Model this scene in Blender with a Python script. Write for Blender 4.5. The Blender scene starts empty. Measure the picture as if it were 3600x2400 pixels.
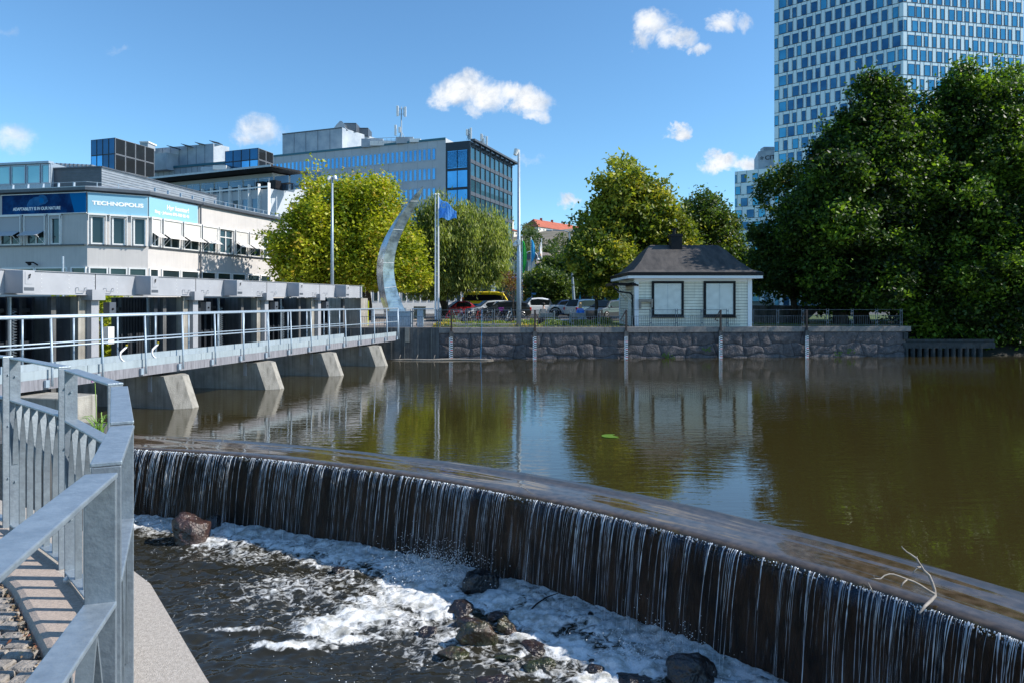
import bpy, bmesh, math, random
import numpy as np
from mathutils import Vector, Matrix, noise
R = math.radians
random.seed(7)
SC = bpy.context.scene
COL = SC.collection

# ------------------------------------------------------------------ camera
CZ, HZ, F = 1.6, 1058.0, 2400.0        # eye height, horizon row and focal length in photo pixels (3600 wide)
cd = bpy.data.cameras.new('camera'); cam = bpy.data.objects.new('camera', cd); COL.objects.link(cam)
cam.location = (0, 0, CZ); cam.rotation_euler = (R(90), 0, 0)
cd.sensor_width = 36; cd.lens = 24; cd.shift_y = -142/3600
cd.clip_start = 0.05; cd.clip_end = 6000
SC.camera = cam

# ------------------------------------------------------------------ world, sun, exposure
SUN_EL, SUN_AZ = 38.0, -2.0            # elevation; azimuth measured from +X towards +Y
wd = bpy.data.worlds.new('World'); SC.world = wd; wd.use_nodes = True
wt = wd.node_tree; wt.nodes.clear()
wo = wt.nodes.new('ShaderNodeOutputWorld'); bg = wt.nodes.new('ShaderNodeBackground')
sky = wt.nodes.new('ShaderNodeTexSky'); sky.sky_type = 'NISHITA'; sky.sun_disc = False
sky.sun_elevation = R(SUN_EL); sky.sun_rotation = R(90-SUN_AZ)
sky.altitude = 0; sky.air_density = 1.0; sky.dust_density = 0.25; sky.ozone_density = 2.0
bg.inputs['Strength'].default_value = 0.15
def wnode(t, **k):
    n = wt.nodes.new(t)
    for a, b in k.items(): setattr(n, a, b)
    return n
def wmath(op, a, b=None, c=None):
    n = wnode('ShaderNodeMath', operation=op)
    for i, v in enumerate((a, b, c)):
        if v is None: continue
        if isinstance(v, (int, float)): n.inputs[i].default_value = v
        else: wt.links.new(v, n.inputs[i])
    return n.outputs[0]
tc = wnode('ShaderNodeTexCoord'); sep = wnode('ShaderNodeSeparateXYZ')
wt.links.new(tc.outputs['Generated'], sep.inputs[0])
# small fair-weather clouds, placed by their compass bearing and height over the horizon
yy = wmath('MAXIMUM', sep.outputs[1], 0.05)
uu = wmath('DIVIDE', sep.outputs[0], yy); vv = wmath('DIVIDE', sep.outputs[2], yy)
def wnoise(scale, det, rough, dist=0.0):
    n = wnode('ShaderNodeTexNoise'); n.inputs['Scale'].default_value = scale
    n.inputs['Detail'].default_value = det; n.inputs['Roughness'].default_value = rough
    n.inputs['Distortion'].default_value = dist
    wt.links.new(tc.outputs['Generated'], n.inputs['Vector']); return n
n1 = wnoise(9, 7, .62, .4); n2 = wnoise(26, 9, .66, .3); n3 = wnoise(60, 6, .6)
s1 = wnode('ShaderNodeSeparateXYZ'); wt.links.new(n1.outputs['Color'], s1.inputs[0])
s2 = wnode('ShaderNodeSeparateXYZ'); wt.links.new(n2.outputs['Color'], s2.inputs[0])
u2 = wmath('ADD', wmath('MULTIPLY_ADD', s1.outputs[0], .085, uu), wmath('MULTIPLY_ADD', s2.outputs[0], .048, -.0665))
v2 = wmath('ADD', wmath('MULTIPLY_ADD', s1.outputs[1], .060, vv), wmath('MULTIPLY_ADD', s2.outputs[1], .048, -.054))
CLOUDS = [(1625,325,120,66,1),(1700,345,110,60,1),(1590,350,80,60,1),(1850,345,120,52,1),(1660,400,60,25,.7),(1890,395,55,30,.8),
 (2290,90,85,60,.95),(2380,130,70,34,.8),(2250,140,45,30,.7),(2530,70,58,44,.9),(2450,165,42,22,.7),(2600,70,30,28,.5),
 (2395,458,52,28,1),(2530,568,78,38,1),(2640,578,80,32,.95),(925,470,90,66,.75),(880,500,60,36,.7),(2005,718,48,22,.8),
 (20,500,90,52,.6),(90,480,50,20,.3),(1850,560,70,18,.3),(35,110,40,16,.22),(405,172,40,14,.22)]
acc = None
for (px, py, rx, ry, st) in CLOUDS:
    a = wmath('DIVIDE', wmath('SUBTRACT', u2, (px-1800)/F), rx/F)
    b = wmath('DIVIDE', wmath('SUBTRACT', v2, (HZ-py)/F), ry/F)
    d2 = wmath('ADD', wmath('MULTIPLY', a, a), wmath('MULTIPLY', b, b))
    m = wmath('MULTIPLY', wmath('SUBTRACT', 1.25, d2), st)
    acc = m if acc is None else wmath('MAXIMUM', acc, m)
acc = wmath('ADD', acc, wmath('MULTIPLY', wmath('SUBTRACT', n3.outputs['Fac'], .5), .9))
mr = wnode('ShaderNodeMapRange'); mr.interpolation_type = 'SMOOTHSTEP'
mr.inputs['From Min'].default_value = 0.0; mr.inputs['From Max'].default_value = 1.3
wt.links.new(acc, mr.inputs['Value'])
skm = wnode('ShaderNodeMix', data_type='RGBA', blend_type='MULTIPLY'); skm.inputs['Factor'].default_value = 1
SKYTINT = (.60, .88, 1.03, 1)
skm.inputs['B'].default_value = SKYTINT; wt.links.new(sky.outputs[0], skm.inputs['A'])
mx = wnode('ShaderNodeMix', data_type='RGBA'); mx.inputs['B'].default_value = (4.9, 5.1, 5.3, 1)
cm = wnode('ShaderNodeMix', data_type='RGBA'); cm.inputs['A'].default_value = (3.3,3.7,4.3,1); cm.inputs['B'].default_value = (5.3,5.4,5.5,1); cr_ = wnode('ShaderNodeMapRange'); cr_.inputs['From Min'].default_value = .38; cr_.inputs['From Max'].default_value = .56; wt.links.new(n2.outputs['Fac'], cr_.inputs['Value']); wt.links.new(cr_.outputs[0], cm.inputs['Factor']); wt.links.new(cm.outputs['Result'], mx.inputs['B'])
wt.links.new(mr.outputs[0], mx.inputs['Factor']); wt.links.new(skm.outputs['Result'], mx.inputs['A'])
wt.links.new(mx.outputs['Result'], bg.inputs['Color']); wt.links.new(bg.outputs[0], wo.inputs[0])

sd = bpy.data.lights.new('sun', 'SUN'); sun = bpy.data.objects.new('sun', sd); COL.objects.link(sun)
sd.energy = 5.0; sd.angle = R(0.5); sd.color = (1.0, 0.94, 0.85)
sv = Vector((math.cos(R(SUN_EL))*math.cos(R(SUN_AZ)), math.cos(R(SUN_EL))*math.sin(R(SUN_AZ)), math.sin(R(SUN_EL))))
sun.rotation_euler = sv.to_track_quat('Z', 'Y').to_euler(); sun.location = (40, 0, 60)
SC.view_settings.view_transform = 'Standard'; SC.view_settings.look = 'None'
SC.view_settings.exposure = 0.36; SC.view_settings.gamma = 1
try: SC.cycles.max_bounces = 8; SC.cycles.transparent_max_bounces = 16
except Exception: pass

# ------------------------------------------------------------------ helpers
def W(px, py, Y): return Vector(((px-1800)/F*Y, Y, CZ-(py-HZ)/F*Y))      # a point seen at photo pixel px,py at depth Y
def G(px, py, z):                                                         # a point at height z
    Y = F*(CZ-z)/(py-HZ); return W(px, py, Y)
def XY(px, Y, z=0.0): return Vector(((px-1800)/F*Y, Y, z))
TD = R(13.9); NX = Vector((math.cos(TD), -math.sin(TD), 0)); AX = Vector((math.sin(TD), math.cos(TD), 0))
def D(n, a, z): return NX*n+AX*a+Vector((0, 0, z))                        # dam coordinates: outwards to the pond, along the dam

def tag(o, label=None, cat=None, group=None, kind=None):
    if label: o['label'] = label
    if cat: o['category'] = cat
    if group: o['group'] = group
    if kind: o['kind'] = kind
    return o
def thing(name, label, cat, loc=(0,0,0), rz=0.0, group=None):
    o = bpy.data.objects.new(name, None); COL.objects.link(o); o.empty_display_size = .2
    o.location = loc; o.rotation_euler = (0, 0, rz)
    return tag(o, label, cat, group)
class MB:
    def __init__(s): s.v = []; s.f = []; s.m = []; s.uv = None
    def add(s, vs, fs, m=0):
        b = len(s.v); s.v += [tuple(v) for v in vs]
        for f in fs: s.f.append(tuple(i+b for i in f)); s.m.append(m)
        return s
    def quad(s, a, b, c, d, m=0): return s.add([a, b, c, d], [(0,1,2,3)], m)
    def box(s, lo, hi, m=0, M=None):
        x0,y0,z0 = lo; x1,y1,z1 = hi
        vs = [Vector(p) for p in ((x0,y0,z0),(x1,y0,z0),(x1,y1,z0),(x0,y1,z0),(x0,y0,z1),(x1,y0,z1),(x1,y1,z1),(x0,y1,z1))]
        if M is not None: vs = [M @ v for v in vs]
        return s.add(vs, [(0,3,2,1),(4,5,6,7),(0,1,5,4),(1,2,6,5),(2,3,7,6),(3,0,4,7)], m)
    def obox(s, P, U, u0, u1, o0, o1, z0, z1, m=0):      # box along the horizontal direction U from P, o = outwards (right of U)
        U = Vector(U).normalized(); N = Vector((U.y, -U.x, 0)); P = Vector(P)
        M = Matrix(((U.x, N.x, 0, P.x),(U.y, N.y, 0, P.y),(0,0,1,P.z),(0,0,0,1)))
        return s.box((u0,o0,z0),(u1,o1,z1), m, M)
    def prism(s, pts, z0, z1, m=0):
        n = len(pts); vs = [(p[0],p[1],z0) for p in pts]+[(p[0],p[1],z1) for p in pts]
        fs = [tuple(range(n-1,-1,-1)), tuple(range(n,2*n))]+[(i,(i+1)%n,n+(i+1)%n,n+i) for i in range(n)]
        return s.add(vs, fs, m)
    def ext(s, pts, d, m=0):                              # planar polygon pts extruded by vector d
        n = len(pts); pts = [Vector(p) for p in pts]; d = Vector(d)
        fs = [tuple(range(n-1,-1,-1)), tuple(range(n,2*n))]+[(i,(i+1)%n,n+(i+1)%n,n+i) for i in range(n)]
        return s.add(pts+[p+d for p in pts], fs, m)
    def tube(s, pts, r, n=8, m=0, cap=True):
        pts = [Vector(p) for p in pts]; k = len(pts)
        if not hasattr(r, '__len__'): r = [r]*k
        b = len(s.v); X = None
        for i, p in enumerate(pts):
            t = (pts[min(i+1,k-1)]-pts[max(i-1,0)]); t = t.normalized() if t.length > 1e-9 else Vector((0,0,1))
            if X is None: X = t.orthogonal().normalized()
            X = (X-t*X.dot(t)); X = X.normalized() if X.length > 1e-6 else t.orthogonal().normalized()
            Yv = t.cross(X)
            for j in range(n):
                a = 2*math.pi*j/n+math.pi/n; s.v.append(tuple(p+(X*math.cos(a)+Yv*math.sin(a))*r[i]))
        for i in range(k-1):
            for j in range(n):
                s.f.append((b+i*n+j, b+i*n+(j+1)%n, b+(i+1)*n+(j+1)%n, b+(i+1)*n+j)); s.m.append(m)
        if cap:
            s.f.append(tuple(b+j for j in range(n-1,-1,-1))); s.m.append(m)
            s.f.append(tuple(b+(k-1)*n+j for j in range(n))); s.m.append(m)
        return s
    def cyl(s, c, r, h, n=16, m=0, r2=None):
        c = Vector(c); return s.tube([c, c+Vector((0,0,h))], [r, r if r2 is None else r2], n, m)
    def lathe(s, c, prof, n=16, m=0):
        c = Vector(c); return s.tube([c+Vector((0,0,z)) for r, z in prof], [max(r,1e-4) for r, z in prof], n, m)
    def grid(s, rows, m=0, closed=False):
        b = len(s.v); w = len(rows[0])
        for r_ in rows: s.v += [tuple(p) for p in r_]
        for i in range(len(rows)-1):
            for j in range(w if closed else w-1):
                j2 = (j+1) % w
                s.f.append((b+i*w+j, b+i*w+j2, b+(i+1)*w+j2, b+(i+1)*w+j)); s.m.append(m)
        return s
    def ball(s, c, rx, ry=None, rz=None, nu=10, nv=7, m=0):
        ry = rx if ry is None else ry; rz = rx if rz is None else rz; c = Vector(c)
        rows = [[c+Vector((rx*math.sin(math.pi*(i+.02)/(nv+.04))*math.cos(2*math.pi*j/nu), ry*math.sin(math.pi*(i+.02)/(nv+.04))*math.sin(2*math.pi*j/nu), -rz*math.cos(math.pi*i/nv))) for j in range(nu)] for i in range(nv+1)]
        return s.grid(rows, m, True)
    def build(s, name, mats, parent=None, smooth=False, wl=True, bevel=0.0, edge=False):
        me = bpy.data.meshes.new(name)
        vs = s.v
        if parent is not None and wl:
            I = (Matrix.Translation(parent_world(parent)[0]) @ Matrix.Rotation(parent_world(parent)[1], 4, 'Z')).inverted()
            vs = [tuple(I @ Vector(v)) for v in vs]
        me.from_pydata(vs, [], s.f)
        for m in (mats if isinstance(mats, (list, tuple)) else [mats]): me.materials.append(m)
        me.polygons.foreach_set('material_index', s.m)
        if smooth: me.polygons.foreach_set('use_smooth', [True]*len(s.f))
        me.update(); o = bpy.data.objects.new(name, me); COL.objects.link(o)
        if parent is not None: o.parent = parent
        if bevel:
            b = o.modifiers.new('bevel', 'BEVEL'); b.width = bevel; b.segments = 2; b.limit_method = 'ANGLE'; b.angle_limit = R(40)
        if smooth and edge:
            try:
                me.set_sharp_from_angle(angle=R(40))
            except Exception: pass
        return o
def parent_world(p):
    loc = Vector((0,0,0)); rz = 0.0; chain = []
    while p is not None: chain.append(p); p = p.parent
    for q in reversed(chain):
        c, s_ = math.cos(rz), math.sin(rz)
        loc = loc+Vector((q.location.x*c-q.location.y*s_, q.location.x*s_+q.location.y*c, q.location.z)); rz += q.rotation_euler.z
    return loc, rz
def kids(o): return [c for c in bpy.data.objects if c.parent == o]
def copy_tree(o, parent=None):
    c = o.copy(); COL.objects.link(c); c.parent = parent
    for ch in kids(o): copy_tree(ch, c)
    return c
def single(mb, name, mats, label, cat, loc=(0,0,0), group=None, smooth=False, bevel=0, rz=0, world=True):   # a thing of one mesh
    if world:
        I = (Matrix.Translation(Vector(loc)) @ Matrix.Rotation(rz, 4, 'Z')).inverted(); mb.v = [tuple(I @ Vector(v)) for v in mb.v]
    o = mb.build(name, mats, None, smooth, bevel=bevel); o.location = loc; o.rotation_euler = (0,0,rz)
    return tag(o, label, cat, group)
def structure(mb, name, mats, smooth=False, kind='structure'):
    o = mb.build(name, mats, None, smooth); o['kind'] = kind; return o

# ------------------------------------------------------------------ materials
MATS = {}
def mat(name, col, rough=.6, metal=0.0, var=None, vs=3.0, bump=0.0, bs=20.0, spec=None, stretch=None, streak=0.0, coat=0.0, vr=(.35,.65), det=6, coord='Object', emit=0, bd=.02):
    """procedural Principled material; var = second colour mixed in by noise"""
    m = bpy.data.materials.new(name); m.use_nodes = True; t = m.node_tree; b = t.nodes['Principled BSDF']
    b.inputs['Base Color'].default_value = (*col, 1); b.inputs['Roughness'].default_value = rough; b.inputs['Metallic'].default_value = metal
    if spec is not None: b.inputs['Specular IOR Level'].default_value = spec
    if coat: b.inputs['Coat Weight'].default_value = coat; b.inputs['Coat Roughness'].default_value = .05
    if emit: b.inputs['Emission Color'].default_value = (*col, 1); b.inputs['Emission Strength'].default_value = emit
    c = t.nodes.new('ShaderNodeTexCoord'); mp = t.nodes.new('ShaderNodeMapping'); t.links.new(c.outputs[coord], mp.inputs[0])
    if stretch: mp.inputs['Scale'].default_value = stretch
    last = None
    if var:
        n = t.nodes.new('ShaderNodeTexNoise'); n.inputs['Scale'].default_value = vs; n.inputs['Detail'].default_value = det; n.inputs['Roughness'].default_value = .6
        t.links.new(mp.outputs[0], n.inputs['Vector'])
        r_ = t.nodes.new('ShaderNodeMapRange'); r_.inputs['From Min'].default_value = vr[0]; r_.inputs['From Max'].default_value = vr[1]
        t.links.new(n.outputs['Fac'], r_.inputs['Value'])
        x = t.nodes.new('ShaderNodeMix'); x.data_type = 'RGBA'; x.inputs['A'].default_value = (*col, 1); x.inputs['B'].default_value = (*var, 1)
        t.links.new(r_.outputs[0], x.inputs['Factor']); last = x.outputs['Result']
    if streak:
        mp2 = t.nodes.new('ShaderNodeMapping'); mp2.inputs['Scale'].default_value = (7, 7, .35); t.links.new(c.outputs['Object'], mp2.inputs[0])
        n = t.nodes.new('ShaderNodeTexNoise'); n.inputs['Scale'].default_value = 1.3; n.inputs['Detail'].default_value = 5
        t.links.new(mp2.outputs[0], n.inputs['Vector'])
        r_ = t.nodes.new('ShaderNodeMapRange'); r_.inputs['From Min'].default_value = .45; r_.inputs['From Max'].default_value = .75; r_.inputs['To Max'].default_value = streak
        t.links.new(n.outputs['Fac'], r_.inputs['Value'])
        x = t.nodes.new('ShaderNodeMix'); x.data_type = 'RGBA'; x.inputs['A'].default_value = (*col, 1); x.inputs['B'].default_value = (col[0]*.3, col[1]*.3, col[2]*.28, 1)
        if last: t.links.new(last, x.inputs['A'])
        t.links.new(r_.outputs[0], x.inputs['Factor']); last = x.outputs['Result']
    if last: t.links.new(last, b.inputs['Base Color'])
    if bump:
        n = t.nodes.new('ShaderNodeTexNoise'); n.inputs['Scale'].default_value = bs; n.inputs['Detail'].default_value = 5
        t.links.new(mp.outputs[0], n.inputs['Vector'])
        bp = t.nodes.new('ShaderNodeBump'); bp.inputs['Strength'].default_value = bump; bp.inputs['Distance'].default_value = bd
        t.links.new(n.outputs['Fac'], bp.inputs['Height']); t.links.new(bp.outputs[0], b.inputs['Normal'])
    return m
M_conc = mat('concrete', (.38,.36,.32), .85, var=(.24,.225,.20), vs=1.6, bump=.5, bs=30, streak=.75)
M_concd = mat('concrete_stained_shaded', (.13,.13,.13), .8, var=(.06,.062,.068), vs=1.2, bump=.5, bs=22, streak=.9)  # stained walls; on the pier shafts its dark tone stands for shade
M_ledge = mat('ledge_concrete', (.47,.42,.37), .9, var=(.34,.30,.26), vs=55, bump=.35, bs=160, det=3)
M_granite = mat('granite', (.26,.235,.22), .85, var=(.17,.155,.15), vs=6, bump=.5, bs=60)
M_curb = mat('kerb_granite', (.46,.37,.31), .9, var=(.34,.28,.24), vs=60, bump=.35, bs=180, det=3)
M_sett = mat('granite_setts', (.38,.34,.30), .85, var=(.20,.18,.16), vs=22, bump=.9, bs=45)
M_dirt = mat('joint_dirt', (.13,.09,.055), .95, var=(.05,.035,.025), vs=60, bump=1, bs=90)
M_galv = mat('galvanised_steel', (.25,.30,.35), .42, .5, var=(.37,.43,.48), vs=26, bump=.12, bs=70, vr=(.3,.7), det=9)
M_galvp = mat('galvanised_post_shaded', (.17,.20,.235), .5, .4, var=(.24,.28,.32), vs=26, bump=.12, bs=70, vr=(.3,.7), det=9)  # same steel as the rails, darkened for post faces turned from the sun
M_rail_dk = mat('dark_railing_steel', (.10,.125,.16), .5, .3, var=(.14,.17,.2), vs=9)
M_galvd = mat('galvanised_infill_shaded', (.15,.175,.20), .55, .3, var=(.20,.235,.265), vs=20, bump=.1, bs=60)  # same steel again, shade of the arch bars put into its colour
M_galv2 = mat('galvanised_rail', (.29,.36,.43), .45, .3, var=(.37,.45,.53), vs=9)
M_paint = mat('grey_painted_steel', (.37,.38,.41), .5, .1, var=(.32,.33,.36), vs=1.5, bump=.15, bs=3)
M_kick = mat('pale_blue_plate', (.37,.43,.47), .5, .2, var=(.31,.37,.41), vs=2.0, streak=.3)
M_fascia = mat('streaked_fascia', (.25,.25,.28), .8, var=(.14,.14,.16), vs=3, stretch=(6,6,.6), bump=.3)
M_gate = mat('dark_gate_steel', (.022,.028,.038), .55, var=(.01,.012,.018), vs=2, streak=.5)
M_black = mat('black_paint', (.008,.009,.012), .5, var=(.012,.012,.016), vs=5, spec=.2)
M_rust = mat('rusty_brown_steel', (.075,.05,.04), .8, var=(.04,.03,.03), vs=14)
M_white = mat('white_paint', (.78,.78,.77), .5, var=(.70,.70,.69), vs=4)
M_offw = mat('cream_render', (.56,.535,.52), .85, var=(.50,.48,.47), vs=.7, bump=.12, bs=40, streak=.12)
M_zinc = mat('dark_zinc', (.10,.115,.14), .5, .3, var=(.075,.09,.11), vs=1.5)
M_zincl = mat('bright_zinc', (.40,.42,.45), .4, .5, var=(.32,.34,.37), vs=1.5)
M_greyp = mat('grey_metal_cladding', (.42,.46,.50), .55, .1, var=(.28,.33,.39), vs=.5)
M_panel = mat('concrete_panels', (.47,.50,.53), .8, var=(.41,.44,.47), vs=.25)
M_teal = mat('teal_trim', (.02,.13,.18), .4)
M_dkm = mat('dark_frame_metal', (.02,.03,.045), .4, .3)
M_redroof = mat('red_tile_roof', (.45,.12,.065), .85, var=(.33,.09,.055), vs=.3)
M_far = mat('far_render_wall', (.66,.63,.56), .9, var=(.58,.55,.49), vs=.1)
M_bark = mat('bark', (.075,.058,.045), .95, var=(.035,.028,.022), vs=7, bump=.8, bs=14, stretch=(1,1,.25))
M_grass = mat('lawn_grass', (.075,.12,.02), .95, var=(.045,.075,.015), vs=.5, bump=1, bs=30)
M_asph = mat('asphalt', (.075,.073,.072), .9, var=(.055,.055,.056), vs=.6, bump=.3, bs=60)
M_plaza = mat('plaza_paving', (.36,.31,.28), .9, var=(.28,.25,.23), vs=.5)
M_soil = mat('bed_soil', (.07,.055,.03), .95, var=(.10,.09,.03), vs=3)
def cloth(name, col):
    m = mat(name, col, .8); t = m.node_tree; b = t.nodes['Principled BSDF']; tr = t.nodes.new('ShaderNodeBsdfTranslucent'); tr.inputs[0].default_value = (*col, 1)
    x = t.nodes.new('ShaderNodeMixShader'); x.inputs[0].default_value = .5; t.links.new(b.outputs[0], x.inputs[1]); t.links.new(tr.outputs[0], x.inputs[2]); t.links.new(x.outputs[0], t.nodes['Material Output'].inputs[0]); return m
def glass(name, col, rough=.04, metal=.75, var=None):
    return mat(name, col, rough, metal, var=var, vs=.22, det=2)
M_gblue = glass('blue_glass', (.14,.45,.72), var=(.09,.33,.58))
M_gdark = glass('dark_glass', (.05,.085,.10), metal=.45, var=(.03,.05,.06))
M_gteal = glass('teal_glass', (.06,.16,.20), metal=.6, var=(.03,.09,.12))
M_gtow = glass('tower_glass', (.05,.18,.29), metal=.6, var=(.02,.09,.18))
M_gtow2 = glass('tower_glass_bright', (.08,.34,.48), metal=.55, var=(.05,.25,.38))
M_gpan = mat('tower_white_glass_panel', (.74,.84,.84), .3, .1, var=(.68,.78,.78), vs=.15)
M_carglass = mat('car_glass', (.01,.014,.017), .12, 0, spec=.35)
M_rubber = mat('tyre_rubber', (.015,.015,.015), .9)
M_alu = mat('alloy_rim', (.45,.45,.46), .35, .8)
M_skin = mat('skin', (.50,.30,.22), .6)
M_wood = mat('weathered_timber', (.35,.31,.27), .9, var=(.22,.19,.16), vs=5, stretch=(1,6,6))
M_wooddk = mat('dark_wet_timber', (.04,.05,.055), .8, var=(.015,.018,.02), vs=6)
def carpaint(name, col): return mat(name, col, .3, .15, coat=.8)
def leafmat(name, c1, c2, c3=None, trans=.35, rough=.5, spec=.4):
    m = bpy.data.materials.new(name); m.use_nodes = True; t = m.node_tree; b = t.nodes['Principled BSDF']
    a = t.nodes.new('ShaderNodeAttribute'); a.attribute_name = 'tint'
    r_ = t.nodes.new('ShaderNodeValToRGB'); e = r_.color_ramp.elements
    e[0].color = (*c1, 1); e[1].color = (*c2, 1); e[0].position = .15; e[1].position = .8
    if c3: k = e.new(.97); k.color = (*c3, 1)
    t.links.new(a.outputs['Fac'], r_.inputs['Fac']); t.links.new(r_.outputs[0], b.inputs['Base Color'])
    b.inputs['Roughness'].default_value = rough; b.inputs['Specular IOR Level'].default_value = spec
    tr = t.nodes.new('ShaderNodeBsdfTranslucent'); g = t.nodes.new('ShaderNodeMix'); g.data_type = 'RGBA'; g.blend_type = 'MULTIPLY'; g.inputs['Factor'].default_value = 1
    g.inputs['B'].default_value = (1.5,1.6,.6,1); t.links.new(r_.outputs[0], g.inputs['A']); t.links.new(g.outputs['Result'], tr.inputs[0])
    mx_ = t.nodes.new('ShaderNodeMixShader'); mx_.inputs[0].default_value = trans
    t.links.new(b.outputs[0], mx_.inputs[1]); t.links.new(tr.outputs[0], mx_.inputs[2])
    t.links.new(mx_.outputs[0], t.nodes['Material Output'].inputs[0]); return m
L_yel = leafmat('yellow_green_leaves', (.14,.20,.015), (.50,.50,.03), (.52,.36,.06))
L_willow = leafmat('olive_willow_leaves', (.08,.12,.025), (.33,.38,.09))
L_maple = leafmat('turning_maple_leaves', (.06,.105,.018), (.35,.37,.045), (.52,.43,.06))
L_dark = leafmat('glossy_dark_leaves', (.012,.028,.008), (.070,.130,.018), (.20,.31,.03), trans=.38, rough=.5, spec=.35)
L_mid = leafmat('mid_green_leaves', (.035,.07,.016), (.13,.19,.035), (.24,.25,.04))
L_far = leafmat('hillside_leaves', (.05,.085,.03), (.11,.15,.05), (.2,.17,.07))
L_red = leafmat('reddish_leaves', (.13,.03,.02), (.25,.17,.04), (.2,.2,.04))
L_bed = leafmat('flower_bed_leaves', (.08,.14,.02), (.30,.36,.05), (.55,.34,.04))
L_reed = leafmat('rush_blades', (.15,.28,.02), (.35,.48,.04))

def leafmesh(name, cen, size, m, parent, seed=0, up=.3, tint=None, asp=.6, jit=.35, blade=False):
    """one mesh of leaf-sized faces at the points cen (world)"""
    rg = np.random.default_rng(seed); n = len(cen); cen = np.asarray(cen, dtype=np.float64)
    nrm = rg.normal(size=(n,3)); nrm[:,2] = np.abs(nrm[:,2])+up; nrm /= np.linalg.norm(nrm, axis=1)[:,None]
    a = np.cross(nrm, rg.normal(size=(n,3))); a /= np.linalg.norm(a, axis=1)[:,None]+1e-9
    if blade:
        a = rg.normal(size=(n,3))*.35; a[:,2] = 1; a /= np.linalg.norm(a, axis=1)[:,None]
        nrm = np.cross(a, rg.normal(size=(n,3))); nrm /= np.linalg.norm(nrm, axis=1)[:,None]+1e-9
    b = np.cross(nrm, a); s = size*(1+jit*(rg.random(n)*2-1))
    a = a*s[:,None]; b = b*(s*asp)[:,None]
    bend = nrm*(s*.22)[:,None]
    V = np.empty((n,4,3)); V[:,0] = cen-a; V[:,1] = cen+b-bend-a*.15; V[:,2] = cen+a; V[:,3] = cen-b-bend-a*.15
    loc = np.array(parent_world(parent)[0]) if parent is not None else np.zeros(3)
    V = (V.reshape(-1,3)-loc).astype(np.float32)
    me = bpy.data.meshes.new(name); me.vertices.add(4*n); me.vertices.foreach_set('co', V.ravel())
    me.loops.add(4*n); me.loops.foreach_set('vertex_index', np.arange(4*n, dtype=np.int32))
    me.polygons.add(n); me.polygons.foreach_set('loop_start', np.arange(0,4*n,4,dtype=np.int32))
    try: me.polygons.foreach_set('loop_total', np.full(n,4,dtype=np.int32))
    except Exception: pass
    at = me.attributes.new('tint', 'FLOAT', 'FACE')
    tt = rg.random(n) if tint is None else np.clip(tint+rg.normal(size=n)*.13, 0, 1)
    at.data.foreach_set('value', tt.astype(np.float32))
    me.materials.append(m); me.update(calc_edges=True); me.validate()
    o = bpy.data.objects.new(name, me); COL.objects.link(o); o.parent = parent; return o
def sample_crown(lobes, nclump, per, rc, seed, shell=.55, up=0.0, flat=.7, floor=None):
    rg = np.random.default_rng(seed); L = np.array([l[:6] for l in lobes], dtype=float)
    vol = L[:,3]*L[:,4]*L[:,5]; vol = vol**.8; idx = rg.choice(len(L), nclump, p=np.maximum(vol,.9)/np.maximum(vol,.9).sum())
    d = rg.normal(size=(nclump,3)); d /= np.linalg.norm(d, axis=1)[:,None]
    r = rg.random(nclump)**(1/3.0); r = shell+(1-shell)*r if False else np.where(rg.random(nclump) < .68, .74+.30*rg.random(nclump), r*.9)
    c = L[idx,:3]+d*L[idx,3:6]*r[:,None]
    # uneven outline: neighbouring clumps swell or shrink together
    k = rg.normal(size=(5,3))*1.1; ph = rg.random(5)*6.28
    w = sum(np.sin(c@k[i]+ph[i]) for i in range(5))/5*1.5
    c += d*(w*1.2)[:,None]*L[idx,3:6].min(axis=1)[:,None]*.22
    ct = np.clip(.5+.35*rg.normal(size=nclump)*.7+.22*w, 0, 1)
    q = rg.normal(size=(nclump,per,3)); q *= (rc*(.6+.8*rg.random(nclump)))[:,None,None]*.62; q[:,:,2] *= flat
    P = (c[:,None,:]+q).reshape(-1,3); T = np.repeat(ct, per)
    P[:,2] += up*rg.random(len(P))
    if floor is not None: keep = P[:,2] > floor; P, T = P[keep], T[keep]
    return P, T, c
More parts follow.
